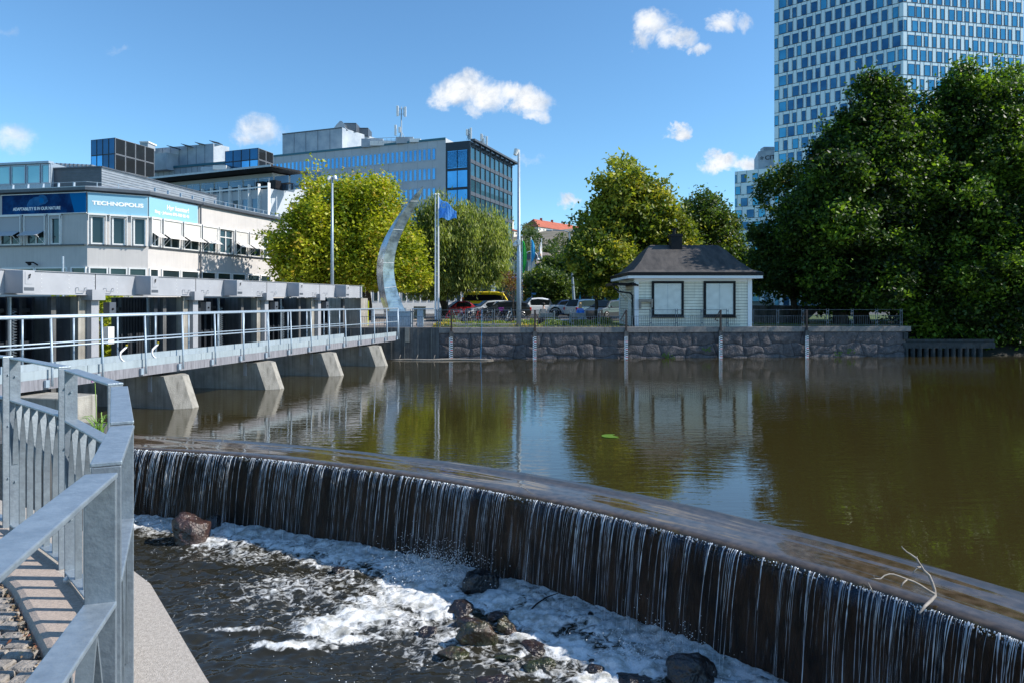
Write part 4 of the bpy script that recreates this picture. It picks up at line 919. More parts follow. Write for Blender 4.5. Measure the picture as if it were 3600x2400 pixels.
for k in range(36):
    i = rr.randrange(4,len(rows)-3); u_ = rr.random(); side = rr.random() < .4; r_ = rows[i]; p = (r_[0].lerp(r_[1],u_) if side else r_[1].lerp(r_[2],u_))+Vector((-.006 if side else 0,-.008,0)); s_ = rr.uniform(.008,.022); b.ball(p, s_, .004, s_, 6, 4)
b.build('pits', M_black, cr)
# small things at the sculpture foot
b = MB(); b.box((-7.3,40.0,GZ),(-5.9,40.9,.95)); b.box((-7.35,39.95,.95),(-5.85,40.95,.99)); single(b, 'service_cabinet', M_galv2, 'grey service cabinet behind the end of the footbridge', 'cabinet', (-6.6,40.4,GZ))
b = MB(); b.box((-5.6,40.3,GZ),(-5.25,40.7,1.1)); b.box((-5.9,40.2,1.1),(-4.6,40.8,1.15)); single(b, 'ticket_stand', M_galv2, 'narrow pale metal stand with flat top left of the sculpture foot', 'stand', (-5.4,40.5,GZ))
def bollard(px, Y, lab, h=.95):
    p = XY(px,Y,GZ); b = MB(); b.cyl(p,.09,h,12); b.cyl(p+Vector((0,0,h)),.095,.05,12); single(b, 'bollard', M_galv, lab, 'bollard', tuple(p), group='bollards on the plaza')
bollard(1425,52,'grey steel bollard just right of the sculpture'); bollard(1482,50,'grey steel bollard between sculpture and flagpoles'); bollard(1548,54,'grey steel bollard right behind the flagpoles'); bollard(1310,46,'grey steel bollard left of the sculpture foot')
b = MB(); p = XY(1474,60,GZ); b.box((p.x-.5,60,GZ),(p.x+.5,60.6,1.1)); single(b, 'concrete_block', M_conc, 'square concrete block in the shade left of the flagpoles', 'block', tuple(p), bevel=.03)
b = MB(); p = XY(1293,43,GZ); b.cyl(p+Vector((0,0,0)),.04,1.0,8); b.box((p.x-.06,p.y-.05,1.0),(p.x+.06,p.y+.05,1.6)); single(b, 'marker_post', mat('hi_vis_yellow',(.6,.65,.02),.6), 'yellow topped marker post beside the dam end', 'marker', tuple(p))
b = MB(); p = XY(1532,52,GZ); b.cyl(p,.75,.12,20); single(b, 'manhole_plinth', M_asph, 'round dark plinth under the pair of flagpoles', 'plinth', tuple(p))

# ---- flagpoles, lamps -----------------------------------------------------------
def pole(mb, p, h, r0, r1, n=12): mb.tube([Vector(p), Vector(p)+Vector((0,0,h))], [r0,r1], n)
M_flagb = cloth('flag_blue', (.18,.52,.95)); M_poleW = mat('white_pole', (.72,.73,.75), .4)
for px, lab in ((1531,'left white flagpole of the pair without a visible flag'),(1541,'right white flagpole of the pair carrying the torn blue flag')):
    p = XY(px,51.5,GZ); z1 = CZ+(HZ-684)*51.5/F; t = thing('flagpole', lab, 'flagpole', tuple(p), group='paired flagpoles'); mb = MB(); pole(mb, p, z1-GZ, .085, .05); mb.ball(p+Vector((0,0,z1-GZ)), .08); mb.build('pole', M_poleW, t)
Y = 51.5; fl_ = []
for i in range(9):
    f = i/8; row = []
    for j in range(6):
        g_ = j/5; px = 1543+f*62; py = 692+f*50+g_*(78-f*48)+ (5*math.sin(f*9+g_*3) if f > .1 else 0); row.append(W(px, py, Y+.12*math.sin(f*8+g_*2)))
    fl_.append(row)
b = MB(); b.grid(fl_); b.grid([[v+Vector((0,.02,0)) for v in r_] for r_ in fl_]); q = W(1565,728,Y); b.grid([[W(1543+i*9, 735+i*2+j*9*(1-.06*i)+ (4 if i==3 else 0), Y+.05) for j in range(4)] for i in range(5)])
fo = single(b, 'flag', M_flagb, 'torn blue flag with a ring of stars streaming right from the flagpole', 'flag', tuple(W(1543,692,Y)))
b = MB()
for k in range(7):
    a_ = k*.9; c = W(1560+6*math.cos(a_)*1.3, 722+9*math.sin(a_), Y-.13); b.add([c+Vector((.05*math.cos(x),0,.05*math.sin(x))) for x in (1.57,2.8,4.1,5.3,.3)],[(0,1,2,3,4)])
st_ = b.build('stars', mat('flag_star_pale',(.5,.55,.3),.7), fo)
def flag2(px, pyt, pyb, w, Y, m, lab, lab2, m2=None):
    p = XY(px,Y,GZ); z1 = CZ+(HZ-pyt)*Y/F; t = thing('flagpole', lab2, 'flagpole', tuple(p), group='row of three far flagpoles'); mb = MB(); pole(mb, p, z1-GZ, .09, .05); mb.build('pole', M_poleW, t)
    rows = []
    for i in range(10):
        f = i/9; rows.append([W(px+2+g_*w*math.sin(math.pi*min(1,f*1.05+.08))**.7, pyt+8+f*(pyb-pyt-8)+g_*6, Y-.1+.15*math.sin(g_*7+f*3)) for g_ in (0,.25,.5,.75,1)])
    mb = MB(); mb.grid(rows)
    if m2: mb.m = [1 if (i//4) % 2 and i % 3 == 0 else 0 for i in range(len(mb.f))]
    single(mb, 'flag', [m, m2] if m2 else m, lab, 'flag', tuple(rows[0][0]))
flag2(1836,838,975,14,84,cloth('flag_green',(.06,.55,.10)),'green flag hanging just right of the tall lamp post','far white flagpole close to the tall lamp post, green flag')
flag2(1867,834,930,13,84,cloth('flag_cyan',(.08,.50,.80)),'light blue flag between the green and the white one','far white flagpole with the light blue flag')
flag2(1904,839,925,-13,84,M_white,'white flag with small orange and black print, right of the blue one','far white flagpole with the white flag',mat('flag_orange',(.6,.25,.05),.8))
# tall lamp post
Y = 39.6; p = XY(1824,Y,.1); t = thing('lamp_post', 'tall grey lamp post with floodlight and white camera, standing at the quay railing', 'lamp post', tuple(p))
b = MB(); z1 = CZ+(HZ-528)*Y/F; b.tube([p, p+Vector((0,0,(z1-.1)*.42)), p+Vector((0,0,(z1-.1)*.43)), p+Vector((0,0,z1-.1))], [.145,.13,.10,.075], 16); b.build('pole', M_galv2, t, smooth=True)
b = MB(); c = W(1818,537,Y); b.tube([c+Vector((.0,0,.16)), c+Vector((-.12,-.05,-.16))], [.17,.11], 12); b.tube([c+Vector((0,0,.1)), W(1826,528,Y)], .04, 6); b.build('floodlight', M_poleW, t)
b = MB(); c = W(1812,858,Y); b.lathe(c+Vector((0,0,-.12)), [(.02,-.06),(.13,0),(.16,.1),(.06,.2),(.03,.3)], 12); b.tube([c+Vector((0,0,.15)), W(1824,848,Y)], .04, 6); b.box((W(1820,0,Y).x,Y-.22,W(0,862,Y).z),(W(1828,0,Y).x,Y-.05,W(0,844,Y).z)); b.build('camera_dome', M_white, t)
Y = 48; p = XY(1168,Y,GZ); t = thing('lamp_post', 'grey lamp post with twin floodlights in front of the yellow maple', 'lamp post', tuple(p)); b = MB(); z1 = CZ+(HZ-622)*Y/F; pole(b, p, z1-GZ, .13, .07); b.build('pole', M_galv2, t, smooth=True)
for sx in (-1,1):
    b = MB(); c = W(1168+sx*6,627,Y); b.tube([c+Vector((sx*.05,0,.1)), c+Vector((sx*.16,-.1,-.14))], [.14,.1], 12); b.build('floodlight', M_poleW, t)
Y = 44; p = XY(221,Y,GZ); b = MB(); z1 = CZ+(HZ-902)*Y/F; pole(b, p, z1-GZ, .07, .07); single(b, 'steel_post', M_galv2, 'thin grey steel post in front of the cream office', 'post', tuple(p))
def parklamp(px, pyt, Y, lab):
    p = XY(px,Y,GZ); z1 = CZ+(HZ-pyt)*Y/F; t = thing('park_lamp', lab, 'street lamp', tuple(p), group='park lamps with flat shades'); b = MB(); pole(b, p, z1-GZ-.35, .06, .04); b.build('pole', M_dkm, t)
    b = MB(); b.lathe(p+Vector((0,0,z1-GZ-.45)), [(.05,0),(.12,.25),(.16,.3),(.48,.33),(.46,.38),(.1,.46)], 16); b.build('lamp_shade', M_galv2, t)
parklamp(1574,994,60,'park lamp with flat shade left of the ambulance'); parklamp(1806,972,52,'park lamp with flat shade just left of the tall lamp post')
Y = 66; p = XY(2012,Y,GZ); t = thing('street_lamp', 'tall street lamp with two long arms rising through the maple leaves', 'street lamp', tuple(p)); b = MB(); z1 = CZ+(HZ-822)*Y/F; top = Vector((p.x-.3,Y,z1)); b.tube([p+Vector((.25,0,0)), p+Vector((0,0,z1*.5)), top], [.16,.11,.08], 10)
b.tube([top, W(2003,818,Y), W(1985,812,Y), W(1940,810,Y)], .05, 6); b.tube([top, W(2012,815,Y), W(2030,806,Y), W(2070,800,Y)], .05, 6); b.build('pole', M_galv2, t)
for a_, c_, py in ((1920,1942,810),(2064,2088,796)):
    b = MB(); q0 = W(a_,py,Y); q1 = W(c_,py,Y); b.box((q0.x,Y-.18,q0.z-.1),(q1.x,Y+.18,q0.z+.08)); b.build('lamp_head', M_poleW, t, bevel=.05)
def arclamp(px, pyt, Y, dr, lab):
    p = XY(px,Y,GZ); t = thing('arched_lamp', lab, 'street lamp', tuple(p), group='small arched lamps'); b = MB(); z1 = CZ+(HZ-pyt)*Y/F; r_ = .95
    b.tube([p, p+Vector((0,0,z1-GZ-r_))]+[Vector((p.x+dr*(r_-r_*math.cos(k*.45)), Y, z1-r_+r_*math.sin(k*.45))) for k in range(8)], .05, 6); b.build('pole', M_poleW, t)
    b = MB(); b.ball((p.x+dr*r_*2, Y, z1-r_-.15), .2); b.build('globe', M_white, t)
arclamp(1841,884,90,1,'small arched lamp between the green and light blue flags'); arclamp(1806,977,110,-1,'small arched lamp in front of the flat-roofed hall')
# signs
b = MB(); a = W(1908,1060,76); c = W(1932,1042,76); b.box((a.x,76,a.z),(c.x,76.1,c.z)); b.box((a.x+.1,76.01,GZ),(a.x+.2,76.09,a.z)); b.box((c.x-.2,76.01,GZ),(c.x-.1,76.09,a.z)); single(b, 'notice_board', M_white, 'white notice board behind the white pickup', 'notice board', (a.x,76,GZ))
b = MB(); a = W(1869,1037,74); c = W(1884,1030,74); b.box((a.x,74,a.z),(c.x,74.05,c.z)); b.tube([(a.x+.05,74.1,GZ),(a.x+.05,74.1,c.z)], .04, 6); single(b, 'street_sign', M_flagb, 'small blue street sign on a pole behind the pickup', 'sign', (a.x,74,GZ))
# ================================================================== vehicles, bicycles, people
def car(name, label, cat, px, Y, rz, col, spec, extra=None, grp='vehicles parked behind the flower bed'):
    """spec: stations (x, half width, z bottom, z belt, z roof); x forward"""
    p = XY(px, Y, GZ); t = thing(name, label, cat, tuple(p), R(rz), grp); m = carpaint(name+'_paint', col) if isinstance(col, tuple) else col
    st, hood, wh, wr, wx = spec['st'], spec['glass'], spec['w'], spec['wr'], spec['wx']; b = MB(); rows = []
    for x, w, zb, zl, zr in st:
        rw = w*.80 if zr > zl+.05 else w*.93
        rows.append([Vector(q) for q in ((x,-w*.95,zb),(x,-w,(zb+zl)/2),(x,-w*.985,zl-.04),(x,-rw-.03,zl+.02+(0 if zr > zl+.05 else 0)),(x,-rw,max(zr-.06,zl+.03)),(x,-rw*.86,zr+.03),(x,rw*.86,zr+.03),(x,rw,max(zr-.06,zl+.03)),(x,rw+.03,zl+.02),(x,w*.985,zl-.04),(x,w,(zb+zl)/2),(x,w*.95,zb))])
    b.grid(rows, 0, True); b.add(rows[0], [tuple(range(12))]); b.add(rows[-1], [tuple(range(11,-1,-1))])
    b.build('body', m, t, wl=False, smooth=False, bevel=.03)
    dz_ = .3 if name == 'ambulance' else .09
    def q(i, s): x, w, zb, zl, zr = st[i]; rw = w*.80; return Vector((x, s*(w*.80+.035), zl+.05)), Vector((x, s*(rw+.012), zr-dz_))
    for s in (-1,1):
        for (i, j) in hood:
            a0, a1 = q(i,s); c0, c1 = q(j,s); d = .04 if a0.x > c0.x else -.04
            if a1.z-a0.z < .12: a1 = a0+Vector((0,0,.03))
            if c1.z-c0.z < .12: c1 = c0+Vector((0,0,.03))
            a0.x -= .05; a1.x -= .05; c0.x += .05; c1.x += .05
            o = Vector((0,s*.022,0)); b = MB(); vs = [a0+o,c0+o,c1+o,a1+o]; b.add(vs+[v-o*.8 for v in vs], [(0,1,2,3) if s > 0 else (3,2,1,0),(0,1,5,4),(1,2,6,5),(2,3,7,6),(3,0,4,7)]); b.build('side_window', M_carglass, t, wl=False)
    for (i, j), nm in zip(spec['ws'], ('windscreen','rear_window')):
        x0, w0, _, zl0, zr0 = st[i]; x1, w1, _, zl1, zr1 = st[j]; b = MB(); up_ = Vector((.02 if x0 > x1 else -.02,0,.05)); k0 = w0*(.68 if zr0 > zl0+.05 else .78); k1 = w1*(.64 if zr1 > zl1+.05 else .7)
        za = zr0+.03; zb_ = zr1+.03; vs = [Vector((x0,-k0,za))+up_,Vector((x0,k0,za))+up_,Vector((x1,k1,zb_))+up_,Vector((x1,-k1,zb_))+up_]
        b.add(vs+[v-up_*.9 for v in vs], [(0,1,2,3),(0,1,5,4),(1,2,6,5),(2,3,7,6),(3,0,4,7)]); b.build(nm, M_carglass, t, wl=False)
    for x in wx:
        for s in (-1,1):
            b = MB(); b.tube([(x,s*(wh-.22),wr),(x,s*(wh+.015),wr)], wr, 18); ty = b.build('wheel', M_rubber, t, wl=False)
            b = MB(); y = s*(wh+.02)
            b.tube([(x,y-s*.02,wr),(x,y,wr)], wr*.16, 10)
            for k in range(5):
                a_ = k*1.2566; c_, s_ = math.cos(a_), math.sin(a_); b.tube([(x+c_*wr*.1,y,wr+s_*wr*.1),(x+c_*wr*.6,y,wr+s_*wr*.6)], wr*.09, 4)
            b.tube([(x+math.cos(k*.5236)*wr*.63,y,wr+math.sin(k*.5236)*wr*.63) for k in range(13)], wr*.05, 4); rm = b.build('rim', M_alu, ty, wl=False)
    xf = st[-1][0]; xb = st[0][0]; zf = st[-1][3]; zb_ = st[0][3]; w = st[-1][1]; w2 = st[0][1]
    for s in (-1,1):
        b = MB(); b.box((xf-.18,s*w*.92-.13,zf-.16),(xf+.012,s*w*.92+.10,zf-.03)); b.build('headlight', M_alu, t, wl=False, bevel=.02)
        b = MB(); b.box((xb-.015,s*w2*.93-.10,zb_-.28),(xb+.15,s*w2*.93+.09,zb_+.02)); b.build('taillight', M_tail, t, wl=False, bevel=.02)
        b = MB(); i = spec['ws'][0][0]; xm = st[i][0]-.35; b.box((xm-.08,s*(wh+.02),st[i][3]+.02),(xm+.05,s*(wh+.2),st[i][3]+.16)); b.build('wing_mirror', m, t, wl=False, bevel=.02)
    if extra: extra(t, m, st)
    return t
M_tail = mat('taillight_red', (.5,.02,.02), .25)
def sp_suv(l=4.7, w=.93, h=1.62, c=1.0): return dict(st=[(-l/2,w*.93,.38,.95*c,.98*c),(-l/2+.15,w*.97,.3,1.0*c,1.02*c),(-l/2+.45,w,.25,1.02*c,h-.1),(-l/2+1.1,w,.22,1.02*c,h),(-.1,w,.22,1.0*c,h),(.55,w,.22,.98*c,h-.08),(1.25,w,.22,.98*c,.99*c),(l/2-.35,w*.97,.24,.86*c,.87*c),(l/2,w*.84,.34,.70*c,.71*c)], glass=[(3,4),(4,5),(2,3),(5,6)][:3]+[(5,6)], ws=[(6,5),(1,2)], w=w, wr=.36, wx=(-l/2+.85,l/2-.9))
def sp_sedan(l=4.6, w=.9, h=1.45): return dict(st=[(-l/2,w*.9,.36,.9,.92),(-l/2+.7,w*.97,.26,.95,.97),(-l/2+1.3,w,.22,.95,h-.08),(-.5,w,.2,.94,h),(.2,w,.2,.93,h-.04),(1.0,w,.2,.92,.93),(l/2-.4,w*.97,.22,.8,.81),(l/2,w*.84,.3,.66,.67)], glass=[(2,3),(3,4),(4,5),(1,2)], ws=[(5,4),(1,2)], w=w, wr=.33, wx=(-l/2+.85,l/2-.85))
def sp_pick(l=5.3, w=.93, h=1.8): return dict(st=[(-l/2,w*.97,.45,1.12,1.14),(-l/2+1.5,w,.4,1.12,1.14),(-l/2+1.56,w,.35,1.12,h-.12),(-l/2+2.2,w,.3,1.1,h),(-.05,w,.3,1.1,h),(.55,w,.3,1.1,h-.06),(1.15,w,.3,1.08,1.10),(l/2-.35,w*.98,.3,1.0,1.02),(l/2,w*.86,.4,.85,.87)], glass=[(2,4),(4,5),(5,6)], ws=[(6,5),(1,2)], w=w, wr=.40, wx=(-l/2+1.05,l/2-.95))
def sp_van(l=5.4, w=.98, h=2.45): return dict(st=[(-l/2,w*.97,.4,1.5,h-.1),(-l/2+.1,w,.3,1.5,h),(-1.0,w,.25,1.5,h),(.6,w,.25,1.5,h),(1.35,w,.25,1.45,h-.12),(2.15,w,.25,1.12,1.14),(l/2-.1,w*.95,.3,.9,.92),(l/2,w*.85,.36,.7,.72)], glass=[(1,2),(2,3),(3,4),(4,5)], ws=[(5,4),(0,1)], w=w, wr=.36, wx=(-l/2+1.0,l/2-.95))
def pick_extra(t, m, st):
    b = MB()
    for x in (-5.3/2+1.05,5.3/2-.95):
        for s in (-1,1): b.tube([(x+.52*math.cos(k*.449),s*.95,.42+.52*math.sin(k*.449)) for k in range(8)], .07, 5)
    b.build('wheel_arch', M_black, t, wl=False)
    b = MB()
    for s in (-1,1): b.add([(-1.12,s*.75,1.72),(-1.0,s*.75,1.72),(-.6-.5,s*.78,1.12),(-1.9+.45,s*.78,1.12)], [(0,1,2,3)]); b.add([(-1.12,s*.72,1.72),(-1.0,s*.72,1.72),(-.6-.5,s*.75,1.12),(-1.9+.45,s*.75,1.12)], [(3,2,1,0)])
    b.build('roll_bar', M_zinc, t, wl=False)
    b = MB(); b.box((-2.55,-.8,1.13),(-1.2,.8,1.19)); b.build('load_cover', M_black, t, wl=False)
def amb_extra(t, m, st):
    b = MB(); b.box((-2.6,-.99,.9),(1.0,-.985,1.25)); b.build('side_stripe', M_bb, t, wl=False)
    b = MB(); b.box((-2.82,-.93,.45),(-2.805,.93,1.9)); b.build('rear_panel', M_orange, t, wl=False)
    b = MB(); b.box((-2.6,-.7,2.37),(-2.1,.7,2.5)); b.box((1.0,-.7,2.33),(1.25,.7,2.47)); b.build('beacon_bar', M_zincl, t, wl=False)
    b = MB(); b.box((-2.6,-1.0,.55),(-1.6,-.99,1.2)); b.build('side_panel', M_orange, t, wl=False)
    b = MB(); b.box((-1.6,-1.0,.6),(-.4,-.99,.95)); b.build('red_panel', M_gr, t, wl=False)
M_orange = mat('orange_panel', (.75,.20,.01), .5)
car('red_car','shiny red car partly behind the ambulance, leftmost parked car','car',1614,64,200,(.50,.01,.015),sp_sedan(4.2,.88,1.5))
car('ambulance','yellow ambulance van with dark side windows among the parked cars','ambulance',1728,69,-12,(.90,.66,.0),sp_van(),amb_extra)
car('parked_car','silver estate car parked in front of the ambulance','car',1727,62,200,(.45,.48,.53),sp_suv(4.6,.9,1.55))
car('parked_car','black estate car between the silver one and the white pickup','car',1770,61,196,(.012,.016,.016),sp_suv(4.7,.9,1.5))
car('parked_car','dark green sedan half behind the young reddish tree','car',1795,66,205,(.02,.035,.025),sp_sedan(4.6,.9,1.5))
car('pickup_truck','white double cab pickup with black arches and load cover','pickup truck',1884,63,191,(.82,.83,.85),sp_pick(),pick_extra)
car('parked_car','navy blue suv directly right of the white pickup','car',1984,68,196,(.012,.03,.08),sp_suv())
car('parked_car','black hatchback with tan roof reflections behind the lamp pole','car',2030,73,192,(.02,.02,.022),sp_sedan(4.3,.9,1.5))
car('parked_car','white suv seen from the rear with tall red taillights','car',2069,63,38,(.70,.71,.73),sp_suv(4.6,.93,1.66))
car('parked_car','dark grey car facing us left of the hut','car',2135,58,228,(.045,.055,.065),sp_suv(4.6,.92,1.58))
# bus far behind
b = MB(); p = XY(2040,112,GZ); t = thing('city_bus','bright blue city bus far behind the parked cars, seen under the trees','bus',tuple(p)); b.box((p.x-6.5,112,.35),(p.x+6.5,114.5,3.2)); b.build('body', mat('bus_blue',(.0,.35,.62),.35), t, bevel=.15)
for k in range(6): b = MB(); b.box((p.x-6.1+k*2.05,111.97,1.35),(p.x-4.25+k*2.05,111.995,2.6)); b.build('window', M_carglass, t)
for x in (-4.2,4.0): b = MB(); b.tube([(p.x+x,111.95,.5),(p.x+x,112.3,.5)], .5, 16); b.build('wheel', M_rubber, t)
# ---- bicycles
def bike(col=M_dkm, name='bicycle'):
    t = thing(name, None, 'bicycle', (0,0,0))
    for x in (-.52,.52):
        b = MB(); b.tube([(x+.34*math.cos(k*.3927),0,.35+.34*math.sin(k*.3927)) for k in range(17)], .02, 5); b.tube([(x,-.03,.35),(x,.03,.35)], .03, 6); w_ = b.build('wheel', M_rubber, t, wl=False)
        b = MB()
        for k in range(8): b.tube([(x,0,.35),(x+.33*math.cos(k*.785),0,.35+.33*math.sin(k*.785))], .004, 3, cap=False)
        b.build('spokes', M_alu, w_, wl=False)
    b = MB()
    for seg in (((-.52,0,.35),(-.1,0,.32)),((-.52,0,.35),(-.22,0,.78)),((-.1,0,.32),(-.25,0,.9)),((-.22,0,.78),(.33,0,.82)),((-.1,0,.32),(.36,0,.72)),((.52,0,.35),(.34,0,.72)),((.34,0,.72),(.30,0,1.0))): b.tube(seg, .022, 6)
    b.build('frame', col, t, wl=False)
    b = MB(); b.tube([(.18,-.28,1.0),(.30,-.2,1.03),(.30,.2,1.03),(.18,.28,1.0)], .015, 5); b.build('handlebar', M_black, t, wl=False)
    b = MB(); b.ball((-.27,0,.93), .14,.07,.035, 8, 5); b.build('saddle', M_black, t, wl=False); return t
bl = ['silver','black','grey','dark blue','black','white','black','grey','dark red','black','silver','black','grey','black']
bc = {'silver':M_alu,'black':M_black,'grey':M_zinc,'dark blue':carpaint('bike_blue',(.02,.05,.2)),'white':M_white,'dark red':carpaint('bike_red',(.25,.02,.02))}
pos = ['at the left end of the rack','second from the left','beside the pink basket','with its wheel against the bed','below the ambulance','in the middle of the row','below the silver car','leaning left','near the reddish tree','behind the railing','right of the tree','low in the row','near the lamp post','at the right end of the rack']
ORD = 'first second third fourth fifth sixth seventh eighth ninth tenth eleventh twelfth thirteenth fourteenth fifteenth sixteenth seventeenth eighteenth nineteenth twentieth twenty-first twenty-second'.split()
rr = random.Random(12); kinds = {}
for i in range(22):
    c_ = (bl+bl)[i]
    if c_ not in kinds: t = kinds[c_] = bike(bc[c_])
    else: t = copy_tree(kinds[c_])
    px = 1606+i*9.8; Y = 48.4+rr.uniform(-.6,1.2)
    t.location = XY(px,Y,GZ); t.rotation_euler = (0,0,R(rr.uniform(35,75) if i % 3 else rr.uniform(-20,10)))
    tag(t, '%s bicycle, %s from the left in the crowded rack' % (c_, ORD[i]), 'bicycle', 'bicycles parked in the rack')
t = bike(carpaint('scooter_red',(.55,.02,.03)), 'cargo_bicycle'); t.location = XY(1590,50,GZ); t.rotation_euler = (0,0,R(12)); tag(t, 'red cargo bicycle with green parts at the left end of the bikes', 'cargo bicycle')
b = MB(); b.box((-.1,-.2,.25),(.9,.2,.45)); b.build('cargo_deck', carpaint('cargo_green',(.12,.4,.02)), t, wl=False)
p = XY(1762,48.6,GZ); b = MB(); b.lathe(p+Vector((0,0,.75)), [(.12,0),(.17,.05),(.19,.3),(.17,.32)], 12); single(b, 'bicycle_basket', mat('pink_basket',(.65,.06,.42),.6), 'bright pink basket among the parked bicycles', 'basket', tuple(p+Vector((0,0,.75))))
b = MB()
for k in range(12): x = XY(1610+k*18,49.6).x; b.tube([(x,49.4,GZ),(x,49.4,.7),(x,50.0,.7),(x,50.0,GZ)], .025, 6)
b.tube([(XY(1605,49.6).x,49.4,.12),(XY(1812,49.6).x,49.4,.12)], .03, 6); single(b, 'bicycle_rack', M_galv, 'low steel rack holding the row of bicycles', 'rack', tuple(XY(1610,49.4,GZ)))
# ---- benches and people
M_bench = mat('bench_grey', (.25,.26,.28), .6, var=(.18,.19,.2), vs=9)
def bench(px, Y, lab, m_):
    p = XY(px,Y,GZ); t = thing('park_bench', lab, 'bench', tuple(p), 0, 'benches facing the flower bed'); 
    b = MB(); b.box((-.42,-.02,.42),(.42,.42,.47)); b.build('seat', m_, t, wl=False, bevel=.01)
    b = MB(); M_ = Matrix.Translation((0,-.06,.50)) @ Matrix.Rotation(R(12),4,'X'); b.box((-.38,-.02,.06),(.38,.02,.32), 0, M_); b.build('backrest', m_, t, wl=False, bevel=.01)
    for s in (-1,1): b = MB(); b.tube([(s*.44,-.18,.92),(s*.44,-.05,.5),(s*.47,-.02,.1),(s*.47,.4,.05),(s*.45,.42,.45)], .045, 6); b.build('side_frame', M_galv, t, wl=False)
    return t
bench(1922,41.2,'pale bench with the person in grey, seen from behind',M_bench); bench(2030,41.2,'pale bench beside the person in blue',M_bench)
b = MB(); p = XY(1975,41.4,GZ); b.box((p.x-.35,41.2,.42),(p.x+.35,41.6,.46)); b.cyl((p.x,41.4,GZ),.04,.38,8); b.box((p.x-.25,41.25,GZ),(p.x+.25,41.55,GZ+.03)); single(b, 'small_table', M_galv2, 'small pale table between the two benches', 'table', tuple(p))
def skin_obj(name, joints, edges, m, parent, sub=2, root=0):
    me = bpy.data.meshes.new(name); me.from_pydata([j[:3] for j in joints], edges, []); me.update(); o = bpy.data.objects.new(name, me); COL.objects.link(o); o.parent = parent
    md = o.modifiers.new('skin','SKIN'); md.use_smooth_shade = True; sk = me.skin_vertices[0].data
    for i, j in enumerate(joints): sk[i].radius = (j[3], j[4] if len(j) > 4 else j[3]); sk[i].use_root = (i == root)
    s_ = o.modifiers.new('sub','SUBSURF'); s_.levels = 1; s_.render_levels = sub; me.materials.append(m); return o
def sitter(label, px, Y, rz, top, legs, hair, long_hair, arms, zoff=0.0):
    """seated figure facing local +Y; seat height .45"""
    p = XY(px,Y,GZ+zoff); t = thing('person', label, 'person', tuple(p), R(rz))
    J = [(0,.05,.52,.13,.11),(0,.02,.75,.125,.10),(0,.0,1.0,.15,.10),(0,.0,1.10,.06,.055),(0,.02,1.17,.05,.05)]; E = [(0,1),(1,2),(2,3),(3,4)]
    C = [(0,.05,.50,.15,.125),(0,.02,.75,.14,.115),(0,.0,.98,.165,.115),(0,.0,1.07,.08,.07)]; CE = [(0,1),(1,2),(2,3)]; Lg = [(0,.05,.50,.14,.12)]; LE = []
    for s in (-1,1):
        a = len(J); J += [(s*.17,0,1.02,.052),(s*.23,arms[0],.78,.042),(s*.14,arms[1],.70,.032),(s*.11,arms[1]+.07,.70,.024,.036)]; E += [(2,a),(a,a+1),(a+1,a+2),(a+2,a+3)]
        for k in range(4): f = len(J); J += [(s*(.085+.018*k),arms[1]+.12,.695,.009),(s*(.085+.018*k),arms[1]+.16-.008*abs(k-1),.675,.008)]; E += [(a+3,f),(f,f+1)]
        f = len(J); J += [(s*.07,arms[1]+.08,.70,.010),(s*.05,arms[1]+.11,.685,.008)]; E += [(a+3,f),(f,f+1)]
        c = len(C); C += [(s*.17,0,1.02,.07),(s*.232,arms[0],.78,.056),(s*.18,(arms[0]+arms[1])/2,.735,.05)]; CE += [(2,c),(c,c+1),(c+1,c+2)]
        a = len(J); J += [(s*.1,.12,.52,.085),(s*.11,.50,.52,.062),(s*.11,.52,.27,.05),(s*.11,.52,.07,.036),(s*.11,.66,.04,.035,.025)]; E += [(0,a),(a,a+1),(a+1,a+2),(a+2,a+3),(a+3,a+4)]
        l = len(Lg); Lg += [(s*.1,.12,.52,.1),(s*.11,.51,.52,.078),(s*.11,.535,.27,.066),(s*.11,.52,.10,.055)]; LE += [(0,l),(l,l+1),(l+1,l+2),(l+2,l+3)]
    h = len(J); J += [(0,.03,1.25,.07,.08),(0,.025,1.33,.078,.092),(0,.02,1.39,.05,.06),(0,.115,1.29,.012,.014)]; E += [(4,h),(h,h+1),(h+1,h+2),(h,h+3)]
    skin_obj('body', J, E, M_skin, t); skin_obj('jacket' if arms[0] > .05 else 'top', C, CE, top, t); skin_obj('trousers', Lg, LE, legs, t)
    b = MB(); b.ball((0,-.005,1.345), .098,.108,.10, 12, 8)
    if long_hair: b.tube([(0,-.03,1.36),(0,-.07,1.2),(0,-.07,1.02)], [.09,.09,.05], 8); b.tube([(.07,.0,1.33),(.085,.0,1.15),(.08,.0,1.03)], [.04,.04,.02], 6); b.tube([(-.07,.0,1.33),(-.085,.0,1.15),(-.08,.0,1.03)], [.04,.04,.02], 6)
    b.build('hair', hair, t, wl=False, smooth=True)
    b = MB()
    for s in (-1,1): b.ball((s*.035,.108,1.31), .011)
    b.build('eyes', M_black, t, wl=False); 
    b = MB(); b.box((-.025,.105,1.235),(.025,.113,1.245)); b.build('mouth', mat('lips',(.35,.1,.09),.6), t, wl=False)
    return t
M_gcloth = mat('grey_jacket_cloth',(.27,.25,.23),.9); M_bcloth = mat('blue_top_cloth',(.03,.16,.55),.9); M_jeans = mat('dark_trousers',(.03,.035,.05),.9); M_jl = mat('pale_jeans',(.20,.28,.38),.9)
M_hd = mat('dark_hair',(.02,.015,.012),.7); M_hb = mat('blonde_hair',(.50,.33,.15),.7)
sitter('person in a grey jacket with dark hair sitting on the left bench, back to us', 1911, 41.25, 4, M_gcloth, M_jeans, M_hd, False, (.12,.32))
sitter('person with long blonde hair and bright blue top seated by the right bench', 2040, 41.9, 195, M_bcloth, M_jl, M_hb, True, (.03,.28))
